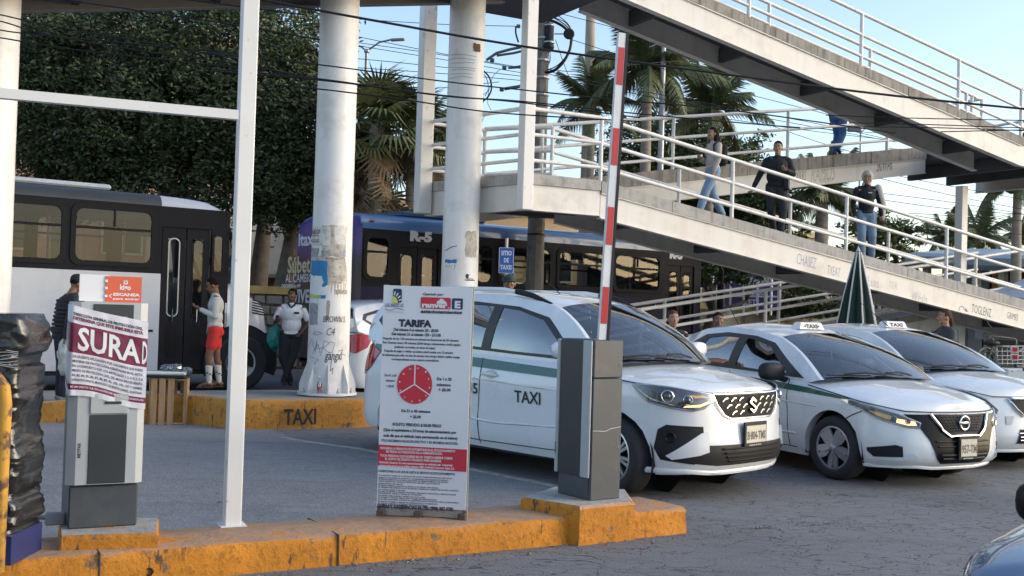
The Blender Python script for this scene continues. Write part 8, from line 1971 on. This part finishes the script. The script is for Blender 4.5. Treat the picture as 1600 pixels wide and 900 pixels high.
for y in (546, 558):
 mb = MB(); mb.box(trp(1585, y, -.1), (.12, .02, .10)); mb.build('reflector_board', pm('pinkish_board', (.5, .42, .42), .5), TR); mb = MB(); mb.box(trp(1586, y, -.115), (.07, .01, .06)); mb.build('red_reflector', REDL, TR)
WB = thing('cooler_box', 'white box with green and magenta stickers in front of the tricycle', 'box', tuple(G(1600, 625, 0)))
c = P(1605, 586, 14.9); mb = MB(); mb.box((c.x + .05, c.y + .1, c.z - .28), (.82, .4, .72), Matrix.Rotation(rad(6), 3, 'Z'), ch=.015); mb.build('box', pm('white_laminate', (.55, .57, .58), .5, dirt=((.3, .3, .3), .3, 5)), WB)
for px, py, w, h, m in ((1561, 574, .035, .05, pm('dark_green_sticker', (.02, .09, .05), .5)), (1580, 580, .012, .012, INK), (1599, 577, .03, .05, INK), (1596, 594, .07, .03, pm('magenta_sticker', (.4, .03, .15), .5))):
 q_ = P(px, py, 14.76); mb = MB(); mb.box((q_.x, q_.y + (q_.x - c.x) * .105 + .005, q_.z), (w, .006, h), Matrix.Rotation(rad(6), 3, 'Z')); mb.build('sticker', m, WB)
SKIN = {}
def skinm(n, c): return pm('skin_' + n, c, .5, var=.06, vs=20, spec=.35)
SK_T = skinm('tan', (.36, .20, .13)); SK_B = skinm('brown', (.20, .10, .062)); SK_D = skinm('deep_brown', (.11, .055, .035))
HAIR = pm('black_hair', (.009, .008, .007), .85, spec=.15, var=.4, vs=60, bmp=.4, bs=90); HAIRB = pm('brown_hair', (.07, .04, .024), .8, spec=.2, var=.4, vs=60, bmp=.4, bs=90)
def cloth(name, c, **k): return pm(name, c, .85, var=.12, vs=7, bmp=.35, bs=18, **k)
def caps(mb, a, ra, b, rb, n=12, flat=None):
 """tapered capsule"""
 a, b = Vector(a), Vector(b); d_ = (b - a); L_ = d_.length or 1e-4; q = d_.to_track_quat('Z', 'Y').to_matrix(); prof = []
 for k in range(5): t = -math.pi / 2 + k * math.pi / 8; prof.append((ra * math.cos(t), ra * math.sin(t)))
 for k in range(5): t = k * math.pi / 8; prof.append((rb * math.cos(t), L_ + rb * math.sin(t)))
 M = Matrix.Translation(a) @ q.to_4x4(); mb.lathe([(max(1e-4, r), z) for r, z in prof], n, M, cap=True)
def ell(mb, c, r, M=None, n=16, m=12): mb.sphere(c, 1, n, m, M, r)
def meshed(mb, name, mat, parent, vox=.011, sm=3, f=.5, local=True):
 me = mb.mesh(name); o = bpy.data.objects.new(name, me); COL.objects.link(o)
 bm = bmesh.new(); bm.from_mesh(me); bmesh.ops.recalc_face_normals(bm, faces=bm.faces); bm.to_mesh(me); bm.free()
 r = o.modifiers.new('r', 'REMESH'); r.mode = 'VOXEL'; r.voxel_size = vox; r.use_smooth_shade = True
 s_ = o.modifiers.new('s', 'SMOOTH'); s_.iterations = sm; s_.factor = f
 dg = bpy.context.evaluated_depsgraph_get(); me2 = bpy.data.meshes.new_from_object(o.evaluated_get(dg)); o.modifiers.clear(); o.data = me2; bpy.data.meshes.remove(me); me2.name = name
 me2.materials.clear(); me2.materials.append(mat); me2.shade_smooth()
 o.parent = parent; WM[o] = WM[parent]; return o
def person(label, loc, face, H, J, skin, top, bottom, shoes, hair, opt={}):
 """local frame: +y forward, x right, z up, unit figure height 1 scaled by H. J overrides joints."""
 j = dict(pel=(0, 0, .53), chest=(0, 0, .73), neck=(0, .005, .845), head=(0, .015, .925), shl=(-.108, 0, .80), shr=(.108, 0, .80), ell=(-.135, -.01, .625), elr=(.135, -.01, .625), hal=(-.14, .03, .48), har=(.14, .03, .48),
             hil=(-.052, 0, .52), hir=(.052, 0, .52), knl=(-.055, .01, .285), knr=(.055, .01, .285), anl=(-.055, 0, .045), anr=(.055, 0, .045), toel=(-.065, .085, .018), toer=(.065, .085, .018), fw=(0, 1, 0))
 j.update(J); V = {k: Vector(v) * H for k, v in j.items()}; g = opt.get('build', 1.0)
 t = thing('person', label, 'person', loc, face - math.pi / 2)
 hf = Vector(j['fw']).normalized(); hr = hf.cross(Vector((0, 0, 1))).normalized(); hu = hr.cross(hf); HM = Matrix((hr, hf, hu)).transposed()
 def hp(x, y, z): return V['head'] + HM @ (Vector((x, y, z)) * H)
 b = MB()
 ell(b, hp(0, 0, .008), (.043 * H, .052 * H, .060 * H), HM); ell(b, hp(0, .012, -.028), (.034 * H, .040 * H, .038 * H), HM); ell(b, hp(0, .040, -.052), (.016 * H, .012 * H, .012 * H), HM)
 caps(b, hp(0, .052, .006), .0055 * H, hp(0, .062, -.016), .0085 * H); caps(b, hp(-.020, .047, .016), .005 * H, hp(.020, .047, .016), .005 * H); caps(b, hp(-.012, .051, -.034), .0055 * H, hp(.012, .051, -.034), .0055 * H)
 for s in (-1, 1): ell(b, hp(.044 * s, -.002, -.008), (.006 * H, .012 * H, .018 * H), HM); ell(b, hp(.022 * s, .040, -.012), (.013 * H, .010 * H, .012 * H), HM)
 caps(b, V['chest'] + Vector((0, 0, .08)) * H, .034 * H, hp(0, -.008, -.03), .029 * H)
 ell(b, V['chest'], (.088 * H * g, .058 * H * g, .10 * H)); ell(b, (V['chest'] + V['pel']) / 2, (.072 * H * g, .052 * H * g, .11 * H)); ell(b, V['pel'], (.082 * H * g, .058 * H * g, .06 * H))
 for s in 'lr':
  caps(b, V['sh' + s], .030 * H, V['el' + s], .022 * H); caps(b, V['el' + s], .023 * H, V['ha' + s], .0145 * H); caps(b, V['sh' + s], .030 * H, V['chest'] + Vector((0, 0, .05 * H)), .04 * H)
  caps(b, V['hi' + s], .050 * H * g, V['kn' + s], .032 * H); caps(b, V['kn' + s], .032 * H, V['an' + s], .019 * H); caps(b, V['an' + s], .021 * H, V['toe' + s], .014 * H); ell(b, V['an' + s] + Vector((0, -.012 * H, -.015 * H)), (.02 * H, .026 * H, .02 * H))
  caps(b, V['kn' + s].lerp(V['an' + s], .28) + Vector((0, -.008 * H, 0)), .031 * H, V['kn' + s].lerp(V['an' + s], .5), .024 * H)
  d_ = (V['ha' + s] - V['el' + s]).normalized(); sgn = -1 if s == 'l' else 1; curl = opt.get('curl' + s, .45)
  side = d_.cross(Vector((0, 0, 1)) if abs(d_.z) < .8 else Vector((sgn, 0, 0))).normalized(); pal = side.cross(d_).normalized()
  if opt.get('palm' + s): pal = Vector(opt['palm' + s]).normalized(); side = pal.cross(d_).normalized()
  w = V['ha' + s]; k0 = w + d_ * .045 * H; caps(b, w, .014 * H, k0 + side * .008 * H, .013 * H); caps(b, w, .014 * H, k0 - side * .010 * H, .012 * H)
  for i, (o_, l_) in enumerate(((-.0165, .040), (-.0055, .046), (.0055, .043), (.0155, .033))):
   p0_ = k0 + side * o_ * H; p1_ = p0_ + (d_ * (1 - curl * .5) + pal * curl * .7).normalized() * l_ * .55 * H; p2_ = p1_ + (d_ * (1 - curl * 1.5) + pal * curl * 1.4).normalized() * l_ * .5 * H
   caps(b, p0_, .0058 * H, p1_, .0052 * H, 8); caps(b, p1_, .0052 * H, p2_, .0044 * H, 8)
  th = w + d_ * .016 * H - side * .012 * H; t1_ = th + (d_ * .6 - side * .7 + pal * .35).normalized() * .024 * H; caps(b, th, .0072 * H, t1_, .006 * H, 8); caps(b, t1_, .006 * H, t1_ + (d_ * .9 + pal * .3).normalized() * .019 * H, .005 * H, 8)
 body = meshed(b, 'body', skin, t, .0078 if H < 3 else .01, 2)
 for s in (-1, 1):
  m_ = MB(); m_.sphere(hp(.0175 * s, .0455, .003), .0068 * H, 8, 6); e_ = m_.build('eye', pm('eye_white', (.5, .48, .45), .3), body, local=True, smooth=179)
  m_ = MB(); m_.sphere(hp(.0175 * s, .0500, .003), .0038 * H, 8, 6); m_.build('pupil', INK, e_, local=True, smooth=179)
  m_ = MB(); m_.tube([hp(.009 * s, .052, .017), hp(.018 * s, .0525, .0205), hp(.029 * s, .047, .017)], .0022 * H, 5); m_.build('eyebrow', HAIR, body, local=True)
 m_ = MB(); m_.tube([hp(-.014, .0535, -.033), hp(0, .0575, -.0335), hp(.014, .0535, -.033)], [.002 * H, .0034 * H, .002 * H], 6); m_.build('lips', pm('lip_colour', (.20, .07, .06), .5), body, local=True)
 if bottom:
  b = MB(); ft = opt.get('leg', 1.25); short = opt.get('short', False)
  ell(b, V['pel'] + Vector((0, 0, .0)), (.094 * H * g, .068 * H * g, .060 * H))
  ell(b, V['pel'] + Vector((0, -.012, -.03)) * H, (.088 * H * g, .068 * H * g, .05 * H))
  for s in 'lr':
   if short:
    e_ = V['hi' + s].lerp(V['kn' + s], .62); caps(b, V['hi' + s], .056 * H * g, e_, .050 * H)
   else:
    caps(b, V['hi' + s], .060 * H * g, V['kn' + s], .036 * H * ft); caps(b, V['kn' + s], .036 * H * ft, V['an' + s] + Vector((0, 0, .012 * H)), .027 * H * ft)
    for q_ in (.3, .6, .85): c = V['kn' + s].lerp(V['an' + s], q_); b.lathe([(.026 * H * ft, -.008 * H), (.032 * H * ft, 0), (.026 * H * ft, .008 * H)], 12, Matrix.Translation(c))
  meshed(b, 'shorts' if short else 'trousers', bottom, t, .012, 2)
 b = MB(); sl = opt.get('sleeve', 'long'); k_ = opt.get('bulk', 1.0)
 ell(b, V['chest'] + Vector((0, 0, .005)) * H, (.098 * H * g * k_, .070 * H * g * k_, .098 * H)); ell(b, (V['chest'] + V['pel']) / 2 + Vector((0, .004, 0)) * H, (.088 * H * g * k_, .068 * H * g * k_, .105 * H))
 hem = V['pel'] + Vector((0, 0, opt.get('hem', .0))) * H; ell(b, hem + Vector((0, 0, .01 * H)), (.094 * H * g * k_, .070 * H * g * k_, .045 * H))
 caps(b, V['shl'] + Vector((.03, 0, .006)) * H, .034 * H * k_, V['shr'] + Vector((-.03, 0, .006)) * H, .034 * H * k_); caps(b, V['chest'] + Vector((0, 0, .06 * H)), .05 * H, V['neck'] + Vector((0, 0, -.012 * H)), .036 * H)
 for s in 'lr':
  if sl == 'none' : continue
  if sl == 'short': e_ = V['sh' + s].lerp(V['el' + s], .72); caps(b, V['sh' + s] + Vector((0, 0, -.01)) * H, .034 * H * k_, e_, .034 * H)
  else:
   caps(b, V['sh' + s] + Vector((0, 0, -.008)) * H, .035 * H * k_, V['el' + s], .029 * H * k_); caps(b, V['el' + s], .029 * H * k_, V['el' + s].lerp(V['ha' + s], .93), .022 * H * k_)
   for q_ in (.2, .45, .7): c = V['el' + s].lerp(V['ha' + s], q_); dd = (V['ha' + s] - V['el' + s]).to_track_quat('Z', 'Y').to_matrix().to_4x4(); b.lathe([(.024 * H * k_, -.007 * H), (.032 * H * k_ * (1 - .2 * q_), 0), (.024 * H * k_, .007 * H)], 12, Matrix.Translation(c) @ dd)
 meshed(b, opt.get('topname', 'shirt'), top, t, .012, 2)
 if shoes:
  for s in 'lr':
   b = MB(); A_, T_ = V['an' + s], V['toe' + s]; caps(b, A_ + Vector((0, 0, -.004)) * H, .026 * H, A_.lerp(T_, .5) + Vector((0, 0, 0)), .025 * H); caps(b, A_.lerp(T_, .5), .024 * H, T_, .020 * H); ell(b, A_ + Vector((0, -.014, -.018)) * H, (.024 * H, .028 * H, .022 * H))
   for p in b.v: p.z = max(p.z, min(A_.z, T_.z + .02 * H) - .036 * H)
   meshed(b, 'shoe', shoes, t, .01, 1)
 if hair:
  b = MB(); st = opt.get('hair', 'short')
  ell(b, hp(0, -.008, .020), (.048 * H, .054 * H, .056 * H), HM);
  if st == 'short': cut = -.005
  if st == 'long':
   caps(b, hp(0, -.03, .02), .045 * H, hp(0, -.05, -.07), .042 * H); caps(b, hp(.03, -.02, .0), .025 * H, hp(.045, .0, -.115), .020 * H); caps(b, hp(-.03, -.02, .0), .025 * H, hp(-.045, .0, -.115), .020 * H); caps(b, hp(0, -.05, -.07), .042 * H, hp(0, -.05, -.13), .03 * H)
  if st == 'braid':
   caps(b, hp(0, -.05, .0), .022 * H, hp(0, -.066, -.05), .018 * H)
   for i in range(5): ell(b, hp(.0, -.068 - .002 * i, -.06 - i * .024), (.014 * H, .014 * H, .016 * H), HM)
  h_ = meshed(b, 'hair', hair, t, .0085, 1)
  inv = HM.inverted()
  for v in h_.data.vertices:
   q = inv @ (v.co - V['head']) / H
   if q.y > (.018 if st != 'long' else .015) and q.z < .038 + (.004 if st == 'long' else 0) and abs(q.x) < .044: v.co = V['head'] + HM @ (Vector((q.x * .75, min(q.y, .03) * .6, q.z * .8)) * H)
   elif st == 'short' and q.z < -.012: v.co = V['head'] + HM @ (Vector((q.x * .7, q.y * .7, max(q.z, -.03))) * H)
 return t, V, hp, HM
PB = lambda p: (p.x, p.y, p.z)
def rampz(v): u = v.dot(Dv); return zl(u) - .02
def onramp(px, py_, V_=VN + .72):
 r = ray(px, py_); t = (V_ - Nv.dot(CAM)) / Nv.dot(r); p = CAM + r * t; u = p.dot(Dv); q = W(u, V_, zl(u) + .03); return q
dn = math.atan2(-Dv.y, -Dv.x)      # facing up-ramp / to the left
DEN = cloth('light_blue_denim', (.22, .32, .44)); DEN2 = cloth('faded_denim', (.20, .28, .38), dirt=((.3, .38, .46), .5, 4)); BLK = cloth('black_fleece', (.012, .013, .018)); CRM = cloth('cream_hoodie', (.44, .40, .35)); NVY = cloth('navy_cotton', (.02, .028, .05))
p_ = onramp(1112, 330)
pw, V, hp, HM = person('long-haired woman in cream hoodie and pale jeans walking on the ramp with a backpack', PB(p_), dn - .12, 1.72,
 dict(knl=(-.05, .11, .30), anl=(-.05, .19, .05), toel=(-.05, .27, .03), knr=(.055, -.04, .285), anr=(.06, -.17, .07), toer=(.065, -.11, .02), ell=(-.14, .02, .64), hal=(-.13, .07, .50), elr=(.135, .02, .64), har=(.06, .115, .655), fw=(-.15, 1, -.1)),
 SK_T, CRM, DEN, pm('pale_trainers', (.4, .38, .36), .7), HAIR, dict(hair='long', leg=1.4, topname='hoodie', hem=.02))
mb = MB(); mb.box(V['chest'] + Vector((.0, -.115, -.03)) * 1.62, (.26, .15, .40), ch=.05); mb.build('backpack_body', BLK, pw, local=True)
for s in 'lr': mb = MB(); c = V['sh' + s]; mb.tube([c + Vector((0, -.10, .02)), c + Vector((-.02 if s == 'r' else .02, -.0, .075)), c + Vector((-.02 if s == 'r' else .02, .10, -.02)), c + Vector((0, .09, -.18)), c + Vector((0, -.06, -.26))], .018, 6); mb.build('strap', BLK, pw, local=True, smooth=60)
p_ = onramp(1212, 372)
pw, V, hp, HM = person('man in black sweatshirt and dark trousers walking down the ramp, bag at his hip', PB(p_), math.atan2(-1, .15) - .35, 1.86,
 dict(knl=(-.07, .06, .29), anl=(-.045, .03, .05), toel=(-.05, .11, .02), knr=(.055, .0, .29), anr=(.02, -.17, .10), toer=(.02, -.12, .03), ell=(-.155, .03, .655), hal=(-.085, .115, .68), elr=(.175, -.02, .65), har=(.235, .02, .52), head=(0, .02, .925), fw=(.15, 1, -.05)),
 SK_T, BLK, cloth('charcoal_trousers', (.03, .033, .038)), pm('black_shoe', (.02, .02, .02), .5), HAIR, dict(hair='short', topname='sweatshirt', bulk=1.12, build=1.12, leg=1.2, hem=.0))
mb = MB(); mb.box(V['pel'] + Vector((-.17, .04, .02)), (.12, .28, .22), ch=.03); mb.build('shoulder_bag', BLACK, pw, local=True)
mb = MB(); mb.tube([V['shr'] + Vector((-.05, .06, .07)), V['chest'] + Vector((0, .135, 0)), V['pel'] + Vector((-.15, .10, .12))], .012, 6); mb.build('bag_strap', pm('teal_strap', (.03, .14, .14), .6), pw, local=True)
mb = MB(); mb.box(V['chest'] + Vector((-.08, .128, .03)), (.07, .012, .035)); mb.build('chest_logo', WT, pw, local=True)
p_ = onramp(1352, 402)
pw, V, hp, HM = person('man on the ramp in black top, cream hood up, pale jacket on his shoulder', PB(p_), math.atan2(-1, -.1), 1.85,
 dict(knl=(-.06, .03, .29), anl=(-.08, -.07, .06), toel=(-.085, .0, .02), knr=(.055, .05, .29), anr=(.04, .03, .045), toer=(.045, .11, .02), ell=(-.15, -.02, .64), hal=(-.16, .02, .51), elr=(.145, -.01, .63), har=(.13, .05, .50), fw=(.3, 1, -.25)),
 SK_T, BLK, DEN2, pm('grey_trainers', (.2, .2, .2), .7), None, dict(leg=1.35, topname='top', build=1.0))
b = MB(); ell(b, hp(0, -.012, .012), (.064 * 1.8, .066 * 1.8, .076 * 1.8), HM); caps(b, hp(0, -.045, -.04), .045 * 1.8, V['neck'] + Vector((0, -.06, -.01)), .055 * 1.8)
ho = meshed(b, 'hood', CRM, pw, .010, 1); inv = HM.inverted()
for v in ho.data.vertices:
 q = inv @ (v.co - V['head']) / 1.72
 if q.y > .018 and abs(q.x) < .036 and -.068 < q.z < .040: v.co = V['head'] + HM @ (Vector((q.x * .6, .0, q.z * .6)) * 1.72)
b = MB(); caps(b, V['shl'] + Vector((-.02, 0, .03)), .08, V['ell'] + Vector((-.05, -.02, 0)), .075); caps(b, V['ell'] + Vector((-.05, -.02, 0)), .075, V['hal'] + Vector((-.02, -.03, -.04)), .055); caps(b, V['neck'] + Vector((-.02, -.07, -.02)), .06, V['shl'] + Vector((-.05, -.04, -.1)), .08); meshed(b, 'jacket', CRM, pw, .012, 2)
mb = MB(); mb.box(V['chest'] + Vector((-.04, .128, .05)), (.07, .012, .02)); mb.build('chest_logo', WT, pw, local=True)
r_ = ray(1310, 236); t_ = (17.9 - Nv.dot(CAM)) / Nv.dot(r_); p_ = CAM + r_ * t_; u_p = p_.dot(Dv); p_ = W(u_p, 17.9, zb(u_p) - .03)
pw, V, hp, HM = person('person in blue jeans on the upper back ramp, upper body hidden by the ramp above', PB(p_), math.atan2(Dv.y, Dv.x) + .2, 1.72,
 dict(knl=(-.055, .05, .29), anl=(-.05, -.02, .05), toel=(-.05, .06, .02), knr=(.055, .0, .285), anr=(.055, -.10, .09), toer=(.06, -.05, .03)),
 SK_T, cloth('grey_teal_top', (.10, .16, .18)), cloth('mid_blue_denim', (.05, .11, .24)), pm('black_shoe', (.02, .02, .02)), HAIR, dict(leg=1.35))
bx = thing('handbag', 'small grey-mauve box bag carried at the hip of the person on the back ramp', 'bag', PB(p_ + Vector((.32, -.1, .52))))
mb = MB(); mb.box((.0, 0, .12), (.30, .12, .17), ch=.02); mb.build('bag_body', pm('mauve_grey', (.30, .26, .28), .6), bx, local=True)
mb = MB(); mb.tube([(-.1, 0, .2), (-.06, 0, .3), (.06, 0, .3), (.1, 0, .2)], .008, 5); mb.build('handle', BLACK, bx, local=True)
q_ = G(333, 606, .2); q_ = Vector((q_.x, q_.y, .2))
pw, V, hp, HM = person('man in white top, red shorts and patterned socks walking while looking at his phone', PB(q_), math.atan2(-.25, -1), 1.76,
 dict(knl=(-.05, .045, .29), anl=(-.05, .035, .05), toel=(-.05, .115, .018), knr=(.05, -.02, .29), anr=(.05, -.05, .05), toer=(.055, .03, .018), ell=(-.14, .0, .64), hal=(-.09, .13, .70), elr=(.13, -.02, .64), har=(.13, .02, .50), neck=(0, .01, .845), head=(0, .035, .918), fw=(0, 1, -.38)),
 SK_B, cloth('off_white_sweater', (.55, .55, .52)), cloth('red_shorts', (.60, .035, .03)), None, HAIR, dict(short=True, hair='short', palml=(0, .3, 1), hem=.02))
mb = MB(); mb.box(V['hal'] + Vector((.0, .10, .035)), (.075, .15, .012), Matrix.Rotation(.3, 3, 'X'), ch=.003); ph = mb.build('phone', BLACK, None, local=True); tag(ph, 'black phone held by the man in red shorts', 'phone'); ph.location = pw.location; ph.rotation_euler = pw.rotation_euler
SOCK = pm('patterned_sock', (.60, .58, .52), .9, var=.05)
for s in 'lr':
 b = MB(); caps(b, V['kn' + s].lerp(V['an' + s], .42), .034 * 1.7, V['an' + s] + Vector((0, 0, .0)), .023 * 1.7); so = meshed(b, 'sock', SOCK, pw, .01, 1)
 for k in range(14):
  t = .48 + .44 * ((k * .37) % 1); a = k * 2.4; c = V['kn' + s].lerp(V['an' + s], t); r0 = (.034 + (.023 - .034) * (t - .42) / .58) * 1.7 * .97; mb = MB(); mb.sphere(c + Vector((math.cos(a) * r0, math.sin(a) * r0, 0)), .012, 7, 5); mb.build('sock_spot', INK, so, local=True)
 b = MB(); A_, T_ = V['an' + s], V['toe' + s]; mb = MB(); mb.box((A_ + T_) / 2 + Vector((0, -.01, -.045)), (.085, .26, .02), ch=.006); mb.build('sandal', pm('brown_sandal', (.10, .05, .03), .7), pw, local=True); mb = MB(); mb.tube([A_.lerp(T_, .5) + Vector((-.045, 0, -.03)), A_.lerp(T_, .45) + Vector((0, 0, .035)), A_.lerp(T_, .5) + Vector((.045, 0, -.03))], .012, 6); mb.build('sandal_strap', pm('brown_sandal', (.1, .05, .03)), pw, local=True)
mb = MB(); mb.tube([hp(-.035, .045, .004), hp(0, .062, .003), hp(.035, .045, .004)], .009, 6); mb.build('sunglasses', BLACK, pw, local=True)
mb = MB(); mb.tube([V['neck'] + Vector((-.05, .05, 0)), V['chest'] + Vector((0, .125, .03)), V['neck'] + Vector((.05, .05, 0))], .004, 5); mb.box(V['chest'] + Vector((0, .13, .01)), (.015, .008, .04)); mb.build('pendant', GALV, pw, local=True)
mb = MB(); mb.tube([V['pel'] + Vector((-.01, .118, .03)), V['pel'] + Vector((-.015, .125, -.08))], .006, 5); mb.build('drawstring', WT, pw, local=True)
q_ = G(452, 603, .2); q_ = Vector((q_.x, q_.y, .2))
pw, V, hp, HM = person('man in white short-sleeved polo shirt and black trousers leaning with legs crossed', PB(q_), math.atan2(-1, .12), 1.62,
 dict(pel=(0, -.03, .53), hil=(-.052, -.03, .52), hir=(.052, -.03, .52), knl=(-.02, .03, .29), anl=(.05, .05, .045), toel=(.03, .12, .02), knr=(.075, .02, .29), anr=(-.005, .0, .045), toer=(-.015, .07, .02), ell=(-.175, -.02, .65), hal=(-.10, .06, .545), elr=(.17, -.02, .65), har=(.13, .12, .665), shl=(-.112, 0, .795), shr=(.112, 0, .80), fw=(.35, 1, .02)),
 SK_D, cloth('white_polo', (.68, .68, .70)), cloth('black_trousers', (.012, .012, .016)), pm('black_shoe', (.02, .02, .02)), HAIR, dict(sleeve='short', build=1.16, hair='short', hem=.0, leg=1.25))
mb = MB(); mb.box(V['chest'] + Vector((-.09, .150, .03)), (.085, .014, .035), ch=.004); mb.build('name_badge', INK, pw, local=True)
b = MB(); b.tube([V['neck'] + Vector((-.06, -.02, .01)), V['neck'] + Vector((-.05, .06, -.02)), V['neck'] + Vector((0, .10, -.07)), V['neck'] + Vector((.05, .06, -.02)), V['neck'] + Vector((.06, -.02, .01))], .016, 6); b.build('collar', BLK, pw, local=True, smooth=60)
mb = MB(); mb.box(V['har'] + Vector((.0, .03, .04)), (.06, .03, .10), ch=.008); ph = mb.build('phone', BLACK, None, local=True); tag(ph, 'black phone in the raised hand of the man in the white polo', 'phone'); ph.location = pw.location; ph.rotation_euler = pw.rotation_euler
mb = crumple(q_ + Vector((-.30, .16, .78)), .15, GREENP, 5.5, (.8, .6, 1.3)); o = mb.build('teal_bag', pm('teal_plastic', (.02, .22, .19), .45, var=.15, vs=6), None, smooth=179); tag(o, 'teal sack hanging beside the man in the white polo shirt', 'bag')
q_ = G(90, 628, .2); q_ = Vector((q_.x, q_.y + .12, .2))
pw, V, hp, HM = person('man in black quilted jacket and cap standing behind the ticket machine at left', PB(q_), math.atan2(.75, 1), 1.70,
 dict(chest=(0, .03, .72), neck=(0, .06, .83), head=(0, .085, .905), shl=(-.115, .04, .785), shr=(.115, .04, .785), ell=(-.14, .06, .62), hal=(-.1, .14, .54), elr=(.14, .0, .62), har=(.14, -.02, .49), fw=(0, 1, -.25)),
 SK_B, cloth('black_quilted_nylon', (.014, .015, .022)), cloth('navy_trousers', (.014, .018, .032)), pm('grey_trainers', (.2, .2, .2)), HAIR, dict(bulk=1.22, build=1.12, hair='short', topname='jacket', leg=1.3, hem=.0))
for k in range(8):
 z = .56 + k * .03; mb = MB(); ww = .124 * 1.7; c = Vector((0, .15 * (z - .53), z)) * 1.70; mb.tube([c + Vector((ww * math.cos(a), .088 * 1.7 * math.sin(a), 0)) for a in np.linspace(0, 2 * math.pi, 25)], .022, 6); mb.build('quilting', cloth('black_quilted_nylon', (.014, .015, .022)), pw, local=True, smooth=60)
b = MB(); ell(b, hp(0, -.004, .032), (.053 * 1.7, .06 * 1.7, .045 * 1.7), HM); b.v = [p for p in b.v]; b.build('cap', BLK, pw, local=True, smooth=179)
mb = MB(); mb.sphere(hp(0, .07, .018), 1, 12, 6, HM, (.045 * 1.7, .045 * 1.7, .006 * 1.7)); mb.build('cap_peak', BLK, pw, local=True, smooth=179)
mb = MB(); mb.box(hp(.040, .028, .032), (.012, .06, .045), HM); mb.build('cap_badge', WT, pw, local=True)
mb = crumple(WM[pw] @ (V['har'] + Vector((-.02, .02, -.24))), .15, CLR, 2.2, (.7, .6, 1.6)); o = mb.build('carrier_bag', pm('translucent_white_bag', (.45, .45, .42), .4, var=.25, vs=12), None, smooth=179); tag(o, 'whitish carrier bag in the hand of the man in the quilted jacket', 'bag')
q_ = P(1478, 500, 16.8); q_ = Vector((q_.x, q_.y, 0))
pw, V, hp, HM = person('woman with braided hair in a dark grey hoodie standing behind the right-hand taxi', PB(q_), math.atan2(-.1, -1), 1.62 * (P(1478, 482, 16.8).z / 1.62),
 dict(ell=(-.13, .05, .64), hal=(-.04, .13, .62), elr=(.13, .04, .64), har=(.05, .13, .60), fw=(0, 1, .02)),
 SK_T, cloth('charcoal_hoodie', (.05, .052, .062)), cloth('black_trousers', (.012, .012, .016)), pm('black_shoe', (.02, .02, .02)), HAIRB, dict(hair='braid', topname='hoodie', bulk=1.1, build=1.15))
def headper(label, px, pyt, Y, skin, top, cap=None, fx=0, hair=HAIR):
 z = P(px, pyt, Y).z; p = P(px, 480, Y); H = min(1.78, max(1.2, z / .985)); zz = max(0, z - .985 * H)
 o = person(label, (p.x, p.y, zz), math.atan2(-1, fx), H, {}, skin, top, cloth('navy_trousers', (.014, .018, .032)), pm('black_shoe', (.02, .02, .02)), hair, dict(hair='short'))
 if cap:
  pw, V, hp, HM = o; b = MB(); ell(b, hp(0, -.002, .030), (.054 * H, .060 * H, .044 * H), HM); b.build('cap', cap, pw, local=True, smooth=179); mb = MB(); mb.sphere(hp(0, .066, .018), 1, 12, 6, HM, (.042 * H, .035 * H, .006 * H)); mb.build('cap_peak', cap, pw, local=True, smooth=179)
 return o
headper('man in a dark green cap seen only above the roof of the nearest taxi', 795, 431, 15.2, SK_B, NVY, cloth('green_cap', (.02, .05, .04)))
headper('person with sunglasses on their head, face showing between the first two taxis', 1051, 487, 14.6, SK_T, BLK, None, .2, HAIRB)
headper('dark-haired head barely visible above the roof of the V-grille taxi', 1122, 490, 15.5, SK_B, BLK)
for x, w, lab in ((w2[1] - .55, .6, 'seated passenger behind the last side window of the left bus'),):
 c = b1.B(x, w, 1.02); person(lab, PB(c), b1.th, 1.55, dict(pel=(0, 0, .26), chest=(0, 0, .46), neck=(0, .005, .575), head=(0, .015, .655), shl=(-.108, 0, .53), shr=(.108, 0, .53), ell=(-.13, .04, .37), elr=(.13, .04, .37), hal=(-.1, .15, .34), har=(.1, .15, .34), hil=(-.05, 0, .25), hir=(.05, 0, .25), knl=(-.05, .22, .26), knr=(.05, .22, .26), anl=(-.05, .22, .05), anr=(.05, .22, .05), toel=(-.06, .3, .02), toer=(.06, .3, .02)), SK_B, BLK, NVY, BLACK, HAIR, {})
